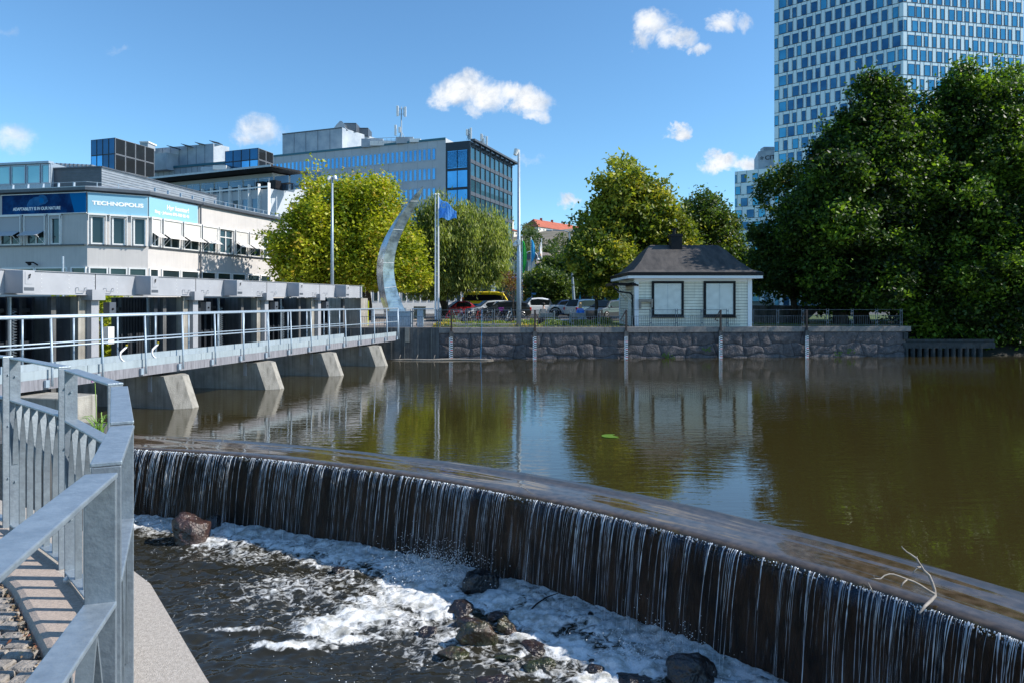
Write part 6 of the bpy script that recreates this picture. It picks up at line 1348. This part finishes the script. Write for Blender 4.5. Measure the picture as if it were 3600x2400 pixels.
# separate strands
rg = random.Random(21); mb = MB(); mb2 = MB()
def smod(s): return .55+.45*math.sin(s*1.7+1.2*math.sin(s*.9))
NST = 1000
for k in range(NST):
    s = 2.2+(STOT-4.0)*(k+rg.random())/NST; s += .05*math.sin(s*13)+.03*math.sin(s*31)
    if math.sin(s*2.1+2*math.sin(s*.77)) > .965 or math.sin(s*5.3+3*math.sin(s*1.9)) > .94 or rg.random() > smod(s)*.7+.45: continue
    v0 = rg.uniform(.50,.74); zt = WZ-.075; zb = DZ+(0 if rg.random() < .45 else rg.uniform(.2,1.1)); T = math.sqrt(2*(zt-zb)/9.8); wgl = rg.uniform(.002,.008); ph = rg.uniform(0,6.3); dr = rg.uniform(-.02,.05)
    pts = []; rad = []; w = rg.choice([.0022,.003,.004,.0048,.006,.008]); n_ = 18
    for i in range(n_+1):
        t_ = T*i/n_; f = i/n_; x = cpo(s+dr*f+wgl*math.sin(ph+f*9)*(f+.2), -.02-v0*t_, zt-4.9*t_*t_); pts.append(x); rad.append(w*(1.5-.9*f)*(.65+.5*abs(math.sin(ph+f*rg.uniform(4,14))))*(1 if i < n_ else .3)*(1 if f < .35 else max(.12, abs(math.sin(ph*3+f*rg.uniform(9,22))))))
    (mb if k % 5 < 2 else mb2).tube(pts, rad if k % 5 < 2 else [q*.75 for q in rad], 4, cap=False)
M_str = mat('water_strand', (.78,.82,.86), .10, 0, spec=1.0, var=(.14,.18,.25), vs=2.2)
o = mb.build('water_strands', M_str, None, True); o['kind'] = 'stuff'
o = mb2.build('water_strands', mat('water_strand_dim', (.40,.44,.50), .15, 0, spec=.9, var=(.05,.06,.08), vs=2.5), None, True); o['kind'] = 'stuff'
# glints along the lip, put in as small near-white beads
mb = MB()
for k in range(2600):
    s = rg.uniform(1.5, STOT-1.5)
    if rg.random() > smod(s)*.8+.35: continue
    r_ = rg.uniform(.003,.010); mb.ball(cpo(s, -.03-rg.random()*.035, WZ-.072-rg.random()**1.5*.07), r_, r_, r_*rg.uniform(.7,2), 5, 3)
o = mb.build('lip_glints', mat('glint_white', (.62,.68,.74), .08, 0, spec=1.0), None, True); o['kind'] = 'stuff'

# ================================================================== water surfaces
def watermat(name, col, scale, stretch, strength, dist=.03, rough=.03, extra=None, rot=0, ior=2.2):
    m = bpy.data.materials.new(name); m.use_nodes = True; t = m.node_tree; b = t.nodes['Principled BSDF']; b.inputs['Base Color'].default_value = (*col,1); b.inputs['Roughness'].default_value = rough; b.inputs['IOR'].default_value = ior
    c = t.nodes.new('ShaderNodeTexCoord'); mp = t.nodes.new('ShaderNodeMapping'); mp.inputs['Scale'].default_value = stretch; mp.inputs['Rotation'].default_value = (0,0,rot); t.links.new(c.outputs['Object'], mp.inputs[0])
    n = t.nodes.new('ShaderNodeTexNoise'); n.inputs['Scale'].default_value = scale; n.inputs['Detail'].default_value = 3; n.inputs['Roughness'].default_value = .5; n.inputs['Distortion'].default_value = .4; t.links.new(mp.outputs[0], n.inputs['Vector'])
    n2_ = t.nodes.new('ShaderNodeTexNoise'); n2_.inputs['Scale'].default_value = .16; n2_.inputs['Detail'].default_value = 2; t.links.new(c.outputs['Object'], n2_.inputs['Vector'])
    r_ = t.nodes.new('ShaderNodeMapRange'); r_.inputs['From Min'].default_value = .38; r_.inputs['From Max'].default_value = .62; r_.inputs['To Min'].default_value = .25*strength; r_.inputs['To Max'].default_value = strength; t.links.new(n2_.outputs['Fac'], r_.inputs['Value'])
    bp = t.nodes.new('ShaderNodeBump'); bp.inputs['Distance'].default_value = dist; t.links.new(n.outputs['Fac'], bp.inputs['Height']); t.links.new(r_.outputs[0], bp.inputs['Strength']); t.links.new(bp.outputs[0], b.inputs['Normal'])
    return m, t, b, n, c, bp
M_up = watermat('pond_water', (.038,.030,.0095), 3.0, (.55,1.9,1), .42, .022, .02, rot=R(-18))[0]
up = MB(); fr = [cpo(s, 1.1, WZ) for s in np.linspace(1.0, STOT-.05, 120)]
pts = [Vector(p) for p in fr]+[Vector((70,0,WZ)), Vector((95,60,WZ)), Vector((QC.x+.05,48,WZ)), Vector((QC.x+.05,QC.y+.3,WZ)), Vector((QB.x,QB.y+.3,WZ)), Vector((QA.x-3,QA.y+.3,WZ)), D(-21.5,39,WZ), D(-21.5,12,WZ), Vector((-13.6,17.2,WZ))]
bmm = bmesh.new(); vs = [bmm.verts.new(p) for p in pts]; f = bmm.faces.new(vs); bmesh.ops.triangulate(bmm, faces=[f]); bmm.normal_update()
for f in bmm.faces:
    if f.normal.z < 0: f.normal_flip()
me = bpy.data.meshes.new('pond'); bmm.to_mesh(me); bmm.free(); me.materials.append(M_up); o = bpy.data.objects.new('pond', me); COL.objects.link(o); o['kind'] = 'structure'
b = MB(); b.add([(-60,1,-4.3),(80,-6,-4.3),(110,70,-4.3),(-60,70,-4.3)],[(0,1,2,3)]); structure(b, 'river_bed', mat('river_bed',(.03,.025,.02),.9))
# lower pool with waves and foam
x0_, x1_, y0_, y1_, st = -9.5, 7.2, 1.6, 15.6, .035
nx_, ny_ = int((x1_-x0_)/st), int((y1_-y0_)/st); X, Y_ = np.meshgrid(np.linspace(x0_,x1_,nx_), np.linspace(y0_,y1_,ny_)); P2 = np.stack([X.ravel(),Y_.ravel()],1)
# distance to the weir curve, signed (positive downstream)
best = np.full(len(P2), 1e9); bs_ = np.zeros(len(P2)); sgn = np.zeros(len(P2))
for i in range(0, len(CV), 3):
    d = np.hypot(P2[:,0]-CV[i,0], P2[:,1]-CV[i,1]); k_ = d < best; best[k_] = d[k_]; bs_[k_] = SL[i]
cx_, cy_, nxv, nyv = cpt(bs_); sd_ = -((P2[:,0]-cx_)*nxv+(P2[:,1]-cy_)*nyv)
rgw = np.random.default_rng(17)
def vnoise(p, scale, oct=4, seed=0):
    out = np.zeros(len(p)); amp = 1; tot = 0
    for o__ in range(oct):
        r0 = np.random.default_rng(seed+o__); T_ = r0.random((256,256)); q = p*scale*(2**o__)+r0.random(2)*100; i0 = np.floor(q).astype(int); f = q-i0; f = f*f*(3-2*f); a = i0 % 256; b2 = (i0+1) % 256
        v = (T_[a[:,0],a[:,1]]*(1-f[:,0])+T_[b2[:,0],a[:,1]]*f[:,0])*(1-f[:,1])+(T_[a[:,0],b2[:,1]]*(1-f[:,0])+T_[b2[:,0],b2[:,1]]*f[:,0])*f[:,1]
        out += v*amp; tot += amp; amp *= .55
    return out/tot
def blob(px, py, rx, ry, ang=0):
    c = G(px,py,DZ); k = (c.y)/F; rxw = rx*k; ryw = ry*c.y*c.y/(F*(CZ-DZ)); dx = P2[:,0]-c.x; dy = P2[:,1]-c.y; ca, sa = math.cos(ang), math.sin(ang); u = dx*ca+dy*sa; v = -dx*sa+dy*ca
    return np.exp(-((u/rxw)**2+(v/ryw)**2))
foam = np.exp(-np.clip(sd_-.42,0,9)**2/ (.55+.25*np.sin(bs_*.8))**2)*.60
for a in ((1000,1890,190,45,0,.55),(1250,1960,210,55,0,.75),(1480,2010,150,60,0,.9),(1480,2090,170,55,0,.95),(1300,2165,170,32,0,.85),(1150,2215,150,26,0,.8),(1020,2270,180,18,0,.7),(830,2215,200,12,0,.5),(1330,2120,210,45,0,.62),(1180,2190,220,40,0,.6),(1400,2060,160,45,0,.6),(900,1960,160,40,0,.4),(1620,2250,200,60,0,.42),(2250,2360,200,60,0,.7),(1080,2070,430,130,0,.36),(1350,2180,330,90,0,.42),(860,1930,300,60,0,.36),(1700,2300,500,120,0,.34),(1240,2245,160,20,0,.6),(1750,2110,150,45,0,.75),(1900,2180,130,60,0,.85),(2010,2280,110,60,0,.9),(1870,2240,120,30,0,.7),(2150,2330,150,60,0,.8),(1560,2140,120,40,0,.7),(2120,2390,120,30,0,.9),(760,1910,160,25,0,.55),(560,1880,120,20,0,.45),(1950,2370,250,30,0,.45),(700,2165,150,8,0,.4)):
    foam = np.maximum(foam, blob(*a[:5])*a[5])
nz1 = vnoise(P2, 1.3, 5, 1); nz2 = vnoise(P2*np.array([1,1.6]), 5.0, 4, 9); foam = np.clip(foam*(.85+.9*nz1)-.10, 0, 1.15)
foam += .10*(nz2 > .62)*np.clip(1-sd_/7,0,1)
H = (vnoise(P2, 1.1, 3, 30)-.5)*.11+(vnoise(P2*np.array([1,1.7]), 3.2, 3, 40)-.5)*.085+(vnoise(P2, 9, 2, 50)-.5)*.026
H = H+foam*(.03+(nz2-.4)*.14+(vnoise(P2,14,2,77)-.5)*.03)+.04*np.exp(-np.clip(sd_-.3,0,9)**2/.3)
me = bpy.data.meshes.new('lower_pool'); me.vertices.add(len(P2)); co = np.stack([P2[:,0],P2[:,1],DZ+H],1).astype(np.float32); me.vertices.foreach_set('co', co.ravel())
keep = (sd_.reshape(ny_,nx_) > -.25); q = keep[:-1,:-1]&keep[1:,:-1]&keep[:-1,1:]&keep[1:,1:]; I_ = np.arange(len(P2)).reshape(ny_,nx_)
Fc = np.stack([I_[:-1,:-1][q],I_[:-1,1:][q],I_[1:,1:][q],I_[1:,:-1][q]],1).astype(np.int32); nf = len(Fc)
me.loops.add(nf*4); me.loops.foreach_set('vertex_index', Fc.ravel()); me.polygons.add(nf); me.polygons.foreach_set('loop_start', np.arange(0,nf*4,4,dtype=np.int32))
me.polygons.foreach_set('use_smooth', np.ones(nf,dtype=bool)); at = me.attributes.new('foam','FLOAT','POINT'); at.data.foreach_set('value', foam.astype(np.float32)); me.update(calc_edges=True); me.validate()
m, t, b, n, c, bp = watermat('lower_pool_water', (.022,.021,.015), 5.5, (1,1.5,1), .6, .05, .04, ior=1.4)
b.inputs['Base Color'].default_value = (.022,.021,.015,1)
at_ = t.nodes.new('ShaderNodeAttribute'); at_.attribute_name = 'foam'
nf_ = t.nodes.new('ShaderNodeTexNoise'); nf_.inputs['Scale'].default_value = 7; nf_.inputs['Detail'].default_value = 8; nf_.inputs['Roughness'].default_value = .68; nf_.inputs['Distortion'].default_value = .8; t.links.new(c.outputs['Object'], nf_.inputs['Vector'])
vo = t.nodes.new('ShaderNodeTexVoronoi'); vo.feature = 'DISTANCE_TO_EDGE'; vo.inputs['Scale'].default_value = 9; t.links.new(c.outputs['Object'], vo.inputs['Vector'])
def mt(op, a, b_, c_=None):
    k = t.nodes.new('ShaderNodeMath'); k.operation = op
    for i, v in enumerate((a,b_,c_)):
        if v is None: continue
        if isinstance(v,(int,float)): k.inputs[i].default_value = v
        else: t.links.new(v, k.inputs[i])
    return k.outputs[0]
f_ = mt('ADD', at_.outputs['Fac'], mt('MULTIPLY', mt('SUBTRACT', nf_.outputs['Fac'], .5), 1.7)); f_ = mt('SUBTRACT', f_, mt('MULTIPLY', vo.outputs['Distance'], .25))
rm = t.nodes.new('ShaderNodeMapRange'); rm.inputs['From Min'].default_value = .27; rm.inputs['From Max'].default_value = .60; t.links.new(f_, rm.inputs['Value'])
fb_ = t.nodes.new('ShaderNodeBsdfPrincipled'); fb_.inputs['Base Color'].default_value = (.70,.71,.71,1); fb_.inputs['Roughness'].default_value = .55
bpf = t.nodes.new('ShaderNodeBump'); bpf.inputs['Strength'].default_value = .6; bpf.inputs['Distance'].default_value = .04; t.links.new(nf_.outputs['Fac'], bpf.inputs['Height']); t.links.new(bpf.outputs[0], fb_.inputs['Normal']); fn_ = t.nodes.new('ShaderNodeTexNoise'); fn_.inputs['Scale'].default_value = 4.5; fn_.inputs['Detail'].default_value = 9; fn_.inputs['Roughness'].default_value = .7; t.links.new(c.outputs['Object'], fn_.inputs['Vector']); fr_ = t.nodes.new('ShaderNodeMapRange'); fr_.inputs['From Min'].default_value = .38; fr_.inputs['From Max'].default_value = .55; t.links.new(fn_.outputs['Fac'], fr_.inputs['Value']); fc_ = t.nodes.new('ShaderNodeMix'); fc_.data_type = 'RGBA'; fc_.inputs['A'].default_value = (.36,.36,.33,1); fc_.inputs['B'].default_value = (.76,.77,.77,1); t.links.new(fr_.outputs[0], fc_.inputs['Factor']); t.links.new(fc_.outputs['Result'], fb_.inputs['Base Color'])
ms_ = t.nodes.new('ShaderNodeMixShader'); t.links.new(rm.outputs[0], ms_.inputs[0]); t.links.new(b.outputs[0], ms_.inputs[1]); t.links.new(fb_.outputs[0], ms_.inputs[2]); t.links.new(ms_.outputs[0], t.nodes['Material Output'].inputs[0])
me.materials.append(m); o = bpy.data.objects.new('lower_pool', me); COL.objects.link(o); o['kind'] = 'structure'
# spray and bubbles
mb = MB(); rg = random.Random(31)
def drop(p, r_): mb.ball(p, r_, r_, r_, 5, 3)
for k in range(2600):
    c = G(1560+rg.gauss(0,95), 2015+rg.gauss(0,30), DZ); h = abs(rg.gauss(0,.27)); drop(c+Vector((0,0,h+.03)), rg.uniform(.003,.012)*(1.2-min(1,h)))
for k in range(500):
    c = G(2330+rg.gauss(0,120), 2290+rg.gauss(0,40), DZ); h = abs(rg.gauss(0,.18)); drop(c+Vector((0,0,h+.03)), rg.uniform(.004,.009))
for k in range(500):
    s = rg.uniform(2.5,STOT-3); p = Vector(cpo(s, -.38-rg.random()*.25, DZ+.02+abs(rg.gauss(0,.10)))); drop(p, rg.uniform(.005,.012))
o = mb.build('spray_drops', mat('spray_white', (.78,.80,.82), .15, 0, spec=1), None, True); o['kind'] = 'stuff'
mb = MB()
for k in range(1000):
    px = rg.uniform(480,2200); py = rg.uniform(1900,2400); c = G(px,py,DZ)
    d_ = float(np.min(np.hypot(CV[:,0]-c.x, CV[:,1]-c.y)))
    if rg.random() > math.exp(-d_/2.6): continue
    mb.ball(c+Vector((0,0,.015)), rg.uniform(.003,.013)*rg.random()**.5, None, .006, 6, 4)
o = mb.build('surface_bubbles', mat('bubble_white', (.6,.63,.66), .08, 0, spec=1), None, True); o['kind'] = 'stuff'

# ================================================================== rocks, branch, twig
def rock(name, label, px, py, w, h, dep, col, col2, seed, zoff=0.0, rot=0, gl=.3, base=DZ):
    c = G(px,py,base); sc = c.y/F; rx = w*sc/2; rz = h*sc; ry = dep; bm_ = bmesh.new(); bmesh.ops.create_icosphere(bm_, subdivisions=5, radius=1)
    r0 = np.random.default_rng(seed); K = r0.normal(size=(9,3)); K /= np.linalg.norm(K,axis=1)[:,None]; lv = r0.uniform(.5,.9,9); ks = r0.normal(size=(6,3))*2.2; ph = r0.random(6)*6
    for v in bm_.verts:
        p = np.array(v.co); s_ = 1.0
        for i in range(9):
            d = p@K[i]
            if d > lv[i]: s_ *= 1-.88*(d-lv[i])/d
        s_ *= 1+.045*sum(math.sin(p@ks[i]*1.5+ph[i]) for i in range(6))/2+.11*(noise.fractal(Vector(p)*1.7+Vector((seed*7,0,0)),.9,2.1,5))
        p = p*s_; v.co = (p[0]*rx, p[1]*ry, p[2]*rz*.78+rz*.18)
    bmesh.ops.rotate(bm_, verts=bm_.verts, cent=(0,0,0), matrix=Matrix.Rotation(R(rot),3,'Y')); me = bpy.data.meshes.new(name); bm_.to_mesh(me); bm_.free(); me.polygons.foreach_set('use_smooth',[True]*len(me.polygons))
    me.materials.append(mat('wet_rock', col, gl, 0, var=col2, vs=6, bump=1.0, bs=16, spec=.9, det=8, bd=.05)); o = bpy.data.objects.new(name, me); COL.objects.link(o); o.location = (c.x, c.y+ry*.6, base+zoff); tag(o, label, 'rock', 'wet rocks below the weir'); return o
BR = (.075,.036,.025); BR2 = (.022,.013,.011); DK = (.012,.010,.010); DK2 = (.005,.005,.006); GR = (.035,.045,.010)
rock('river_rock','large reddish brown boulder at the left foot of the weir, wet and shiny',660,1912,150,118,.42,BR,BR2,1,rot=-14)
rock('river_rock','dark rock half behind the large reddish boulder',738,1868,70,62,.3,DK,DK2,2)
rock('river_rock','small dark rock alone in the foam left of the splash',1185,2018,55,22,.15,DK,BR2,3)
rock('river_rock','black rounded rock being splashed in the middle of the weir foot',1684,2088,130,84,.3,DK,DK2,4)
rock('river_rock','flat dark rock just below the splashed one',1612,2160,110,32,.25,DK,BR2,5)
rock('river_rock','reddish black rock behind the mossy pair',1650,2212,130,34,.2,(.04,.02,.015),DK,6)
rock('river_rock','biggest mossy green and red boulder in the lower middle',1672,2285,152,92,.22,(.05,.025,.017),GR,7)
rock('river_rock','pointed mossy rock right of the biggest mossy boulder',1776,2232,82,66,.18,GR,(.05,.02,.015),8,rot=-15)
rock('river_rock','small dark rock left of the mossy boulder',1500,2238,66,30,.14,(.03,.016,.012),DK,9)
rock('river_rock','tiny black rock at the weir foot near the twig',2075,2182,46,24,.12,DK,DK2,10)
rock('river_rock','brown nearly submerged rock right of the mossy rocks',1880,2292,120,26,.22,(.035,.018,.014),DK,11,zoff=-.01)
rock('river_rock','submerged mossy stone below the mossy boulder',1785,2330,110,22,.16,GR,DK,12,zoff=-.01)
rock('river_rock','very large dark rock cut by the bottom edge of the photo',2470,2425,240,108,.32,(.022,.012,.010),DK,13,rot=8)
rock('river_rock','low dark rock at the bottom edge left of the very large one',2230,2415,150,34,.2,DK,BR2,14)
rock('river_rock','low dark rock just above the bottom edge amid foam',2090,2360,140,26,.2,DK,BR2,15,zoff=-.01)
rock('river_rock','brown stone at the bottom edge below the mossy boulder',1740,2410,140,24,.16,(.035,.018,.014),DK,16,zoff=-.01)
rock('river_rock','low wet brown rock left below the biggest mossy boulder',1590,2322,120,30,.18,(.04,.02,.015),GR,17)
rock('river_rock','flat mossy rock between the mossy boulder and the very large dark one',1905,2362,130,30,.2,GR,DK,18)
rock('river_rock','small brown rock at the right of the reddish black one',1745,2178,60,22,.13,BR,DK,19)
# driftwood branch on the crest
br = thing('driftwood_branch', 'pale forked dead branch stranded on the weir crest', 'branch', tuple(G(3268,2110,WZ-.03)))
S3 = .3508
def bp_(x, y, Y): return W(2850+x*S3, 1850+y*S3, Y)
Yb = F*(CZ-WZ)/(1850+720*S3-HZ)
main = [(1090,865,Yb-.33),(1150,790,Yb-.2),(1205,740,Yb-.08),(1245,690,Yb),(1240,630,Yb+.03),(1215,555,Yb+.06),(1185,485,Yb+.1),(1130,435,Yb+.12),(1105,390,Yb+.13),(1080,355,Yb+.13),(1060,318,Yb+.14),(1000,275,Yb+.15),(960,250,Yb+.15),(930,222,Yb+.15),(910,196,Yb+.15)]
b = MB(); b.tube([bp_(*p) for p in main], [.012,.016,.018,.018,.017,.016,.015,.014,.013,.0125,.012,.009,.008,.007,.005], 8)
b.tube([bp_(1060,318,Yb+.14), bp_(1067,296,Yb+.14)], [.009,.004], 5); b.tube([bp_(1108,400,Yb+.13), bp_(1075,405,Yb+.1), bp_(1040,440,Yb+.08), bp_(1022,472,Yb+.07)], [.009,.007,.005,.003], 5); b.tube([bp_(1078,404,Yb+.1), bp_(1062,395,Yb+.08)], [.008,.003], 5)
b.build('main_stem', M_wood, br, smooth=True)
side = [(1242,672,Yb),(1190,645,Yb+.02),(1140,612,Yb+.03),(1090,580,Yb+.03),(1035,550,Yb+.03),(985,532,Yb+.02),(930,512,Yb+.01),(880,492,Yb),(830,476,Yb),(790,472,Yb-.01),(740,487,Yb-.03),(700,522,Yb-.06),(655,520,Yb-.08),(600,512,Yb-.08)]
b = MB(); b.tube([bp_(*p) for p in side], [.014,.0135,.013,.012,.011,.0105,.010,.009,.009,.008,.007,.007,.005,.003], 8)
b.tube([bp_(965,528,Yb+.01), bp_(925,565,Yb-.02), bp_(905,600,Yb-.06)], [.009,.009,.006], 5); b.tube([bp_(790,472,Yb-.01), bp_(782,462,Yb-.01)], [.006,.003], 5); b.tube([bp_(640,522,Yb-.08), bp_(632,484,Yb-.08)], [.004,.002], 5)
b.tube([bp_(575,560,Yb-.1), bp_(600,610,Yb-.12), bp_(625,660,Yb-.15)], [.006,.007,.006], 5)
b.build('side_branch', M_wood, br, smooth=True)
b = MB(); b.tube([G(1850,2148,DZ)+Vector((0,0,-.05)), W(1885,2122,10.75), W(1920,2098,10.8), W(1968,2081,10.85)], [.012,.014,.012,.006], 6); single(b, 'black_twig', M_black, 'thin curved black twig sticking out of the foam', 'twig', tuple(G(1850,2148,DZ)), smooth=True)

# ================================================================== walkway and near railing
NP = [(-.70,.55),(-.753,1.0),(-.935,1.55),(-.985,1.68),(-1.225,2.15),(-1.265,2.22),(-1.805,3.14),(-1.885,3.25),(-2.545,3.93),(-2.66,4.07),(-3.46,4.75),(-3.56,4.82),(-4.5,5.35)]
NP[0] = (-.56,.30); NP[1] = (-.60,.42)
PAN = [((-.585,.36),(-.932,1.55)),((-.987,1.66),(-1.222,2.14)),((-1.268,2.22),(-1.80,3.13)),((-1.89,3.255),(-2.54,3.93)),((-2.675,4.085),(-3.46,4.75)),((-3.565,4.83),(-4.45,5.33)),((-4.56,5.39),(-5.5,5.8))]
edge = [(-.56,.2),(-.97,1.6),(-1.25,2.18),(-1.85,3.2),(-2.61,4.0),(-3.51,4.79),(-4.5,5.36),(-5.6,5.85),(-7.5,6.4)]
def poff(line, d):
    P_ = [Vector((p[0],p[1],0)) for p in line]; return offs(P_, d)
# outer = to the right of travel direction (towards the water)
ZR, ZM, ZB = 1.21, .92, .06
outer = [(.9,-.2),(.05,1.2),(-1.0,2.52),(-1.33,2.94),(-2.05,3.87),(-2.21,4.02),(-3.25,5.0),(-4.3,5.6),(-5.6,6.1),(-7.5,6.7)]
inner_l = poff(edge, -.30)          # granite kerb inner edge
b = MB(); poly = [Vector((x,y,0)) for x,y in outer]+[Vector((p.x,p.y,0)) for p in reversed(poff(edge,-.02))]
b.prism([(p.x,p.y) for p in poly], -3.9, 0.0, 0)
structure(b, 'ledge', M_ledge)
b = MB(); o_in = poff(edge,-.024); rows = []
for o__, z in ((-.024,-.2),(-.024,.006),(-.22,.006),(-.245,-.004),(-.26,-.03),(-.262,-.2)): rows.append([Vector((p.x,p.y,z)) for p in poff(edge,o__)])
b.grid(rows)
structure(b, 'kerb', M_curb, smooth=False)
b = MB(); b.prism([(p.x,p.y) for p in poff(edge,-.26)]+[(-9,6.5),(-9,-3),(1.2,-3),(.5,-.2)], -.35, -.062); structure(b, 'paving_bed', M_dirt)
# setts: rows parallel to x, two columns near the kerb and more behind
mb = MB(); rg = random.Random(77); inn = poff(edge,-.285)
def xin(y):
    pts = [(p.y,p.x) for p in inn]; return float(np.interp(y, [a for a,_ in pts], [c for _,c in pts]))
y = .9; ri = 0
while y < 6.2:
    h = rg.uniform(.085,.11); x = xin(y+h/2); c = 0
    while x > -6.5 and c < 36:
        w = rg.uniform(.12,.15); g_ = .009; bev = .014; dz = rg.uniform(-.006,.006); xa, xb, ya, yb = x-w+g_+rg.uniform(-.006,.006), x-g_, y+g_*.8+rg.uniform(-.005,.005), y+h-g_*.8; z0 = -.07; z1 = -.028+dz
        jj = lambda: rg.uniform(-.007,.007)
        lo = [Vector((xa,ya,z0)),Vector((xb,ya,z0)),Vector((xb,yb,z0)),Vector((xa,yb,z0))]; mi = [v+Vector((jj()*.5,jj()*.5,z1-z0-.012)) for v in lo]; cx0 = Vector(((xa+xb)/2,(ya+yb)/2,0)); hi = [Vector((v.x+(cx0.x-v.x)*.07+jj()*.6, v.y+(cx0.y-v.y)*.10+jj()*.6, z1+jj()*.5)) for v in lo]
        mb.grid([lo,mi,hi], 0, True); cen = sum(hi,Vector((0,0,0)))/4+Vector((0,0,.004)); mb.add(hi+[cen], [(0,1,4),(1,2,4),(2,3,4),(3,0,4)], 0); x -= w; c += 1
    y += h; ri += 1
structure(mb, 'sett_paving', M_sett)
# leaf litter in the joints next to the kerb
n = 700; rg_ = np.random.default_rng(5); yy_ = rg_.uniform(1.2,5.6,n); xx_ = np.array([xin(v) for v in yy_])+.012-np.abs(rg_.normal(0,.02,n)); k_ = rg_.random(n) < .3; xx_[k_] -= rg_.uniform(0,.7,k_.sum())
L_lit = leafmat('dry_leaf_litter', (.16,.10,.06), (.42,.32,.20), (.22,.08,.04), trans=.1)
o = leafmesh('leaf_litter', np.stack([xx_,yy_,-.03+rg_.random(n)*.02],1), .011, L_lit, None, 4, 1.5); o['kind'] = 'stuff'
# railing
rl = thing('promenade_railing', 'large galvanised steel railing with pointed-arch infill curving along the near walkway', 'railing', (-1.8,3.1,0))
for pi, (A_, B_) in enumerate(PAN):
    A_ = Vector((*A_,0)); B_ = Vector((*B_,0)); U = (B_-A_); L = U.length; U.normalize(); N = Vector((U.y,-U.x,0)); hw = .034
    for nm, z, th in (('top_rail',ZR,.012),('middle_rail',ZM,.012),('bottom_rail',ZB,.012)):
        b = MB(); b.obox(A_, U, 0.008 if z < ZR else 0, L-.008 if z < ZR else L, -hw, hw, z-th, z, 0); b.build(nm, M_galv, rl, bevel=.003)
    for e_, u0 in ((0,0),(1,L-.012)):
        b = MB(); b.obox(A_, U, u0 if e_ == 0 else u0+.0, u0+.012, -hw+.002, hw-.002, .0 if True else 0, ZR-.0125, 0); p_ = b.build('post', M_galvp, rl, bevel=.002)
        for z in ((.35,.72,1.08) if pi > 2 else ()): b = MB(); b.tube([A_+U*(u0-.012)+Vector((0,0,z)), A_+U*(u0+.020)+Vector((0,0,z))], .006, 6); b.build('bolt', M_galv, p_)
        pass
    nb_ = max(2, round(L/.175)); sp = L/nb_; hz0, hz1 = .47, ZM-.012
    for k in range(nb_+1):
        u = k*sp
        b = MB(); w = .017
        if 0 < k < nb_: b.obox(A_, U, u-.006, u+.006, -w, w, ZB, hz0, 0)
        for sgn_ in (-1,1):
            if (k == 0 and sgn_ < 0) or (k == nb_ and sgn_ > 0): continue
            rows = []; uu_ = u+(.014 if k == 0 else -.014 if k == nb_ else 0)
            for i in range(9):
                f = i/8; z = hz0+(hz1-hz0)*f; du = sgn_*sp*.5*(1-math.cos(f*1.45))/(1-math.cos(1.45)); c = A_+U*(uu_+du)+Vector((0,0,z)); rows.append([c-N*w-U*.004, c+N*w-U*.004, c+N*w+U*.004, c-N*w+U*.004])
            b.grid(rows, 0, True)
        b.build('arch_bar', M_galvd, rl)
# bracing bar behind post (twisted flat)
b = MB(); b.tube([Vector((-1.80,3.05,.03)), Vector((-1.72,3.02,.03))], .012, 8); b.ball((-2.50,3.84,.035), .022); b.ball((-1.80,3.0,.03), .02); b.ball((-1.13,2.45,.02), .018); b.box((-1.17,2.42,.001),(-1.09,2.5,.01)); b.build('foot_bolt', M_galv, rl)
# weir abutment and rush tuft
b = MB(); b.prism([(-13.5,17.0),(-9.4,15.9),(-9.0,15.0),(-9.4,13.8),(-11.5,13.5),(-13.5,14.5)], -3.9, -1.25); single(b, 'weir_abutment', M_concd, 'low dark concrete abutment at the left end of the weir behind the railing', 'abutment', (-10,15,-3.3))
rsh = thing('rush_tuft', 'tuft of bright green rushes with one tall flower stalk behind the railing', 'plant', (-8.8,14.5,-1.25))
rg_ = np.random.default_rng(2); b = MB()
for k in range(26):
    a_ = rg_.uniform(0,6.28); l_ = rg_.uniform(.3,.62); ox = .06*rg_.normal(); bx_ = Vector((-8.78+ox,14.5+.05*rg_.normal(),-1.28)); d_ = Vector((math.cos(a_)*l_*.5, math.sin(a_)*l_*.3, 0))
    b.tube([bx_, bx_+d_*.3+Vector((0,0,l_*.55)), bx_+d_*.8+Vector((0,0,l_*.85)), bx_+d_*1.3+Vector((0,0,l_*.8))], [.008,.008,.006,.002], 4)
b.build('blades', mat('rush_green',(.16,.30,.03),.5), rsh)
b = MB(); b.tube([(-8.85,14.5,-1.28),(-8.83,14.5,-.7),(-8.86,14.5,-.1)], .008, 5); b.build('stalk', mat('stalk_green',(.2,.33,.05),.5), rsh)
b = MB()
for k in range(9): b.ball((-8.86+.06*math.cos(k*.7),14.5+.05*math.sin(k*.7),-.08+.04*math.sin(k*2)), .018, None, None, 5, 4)
b.build('flower_head', mat('flower_pink',(.45,.15,.35),.7), rsh)
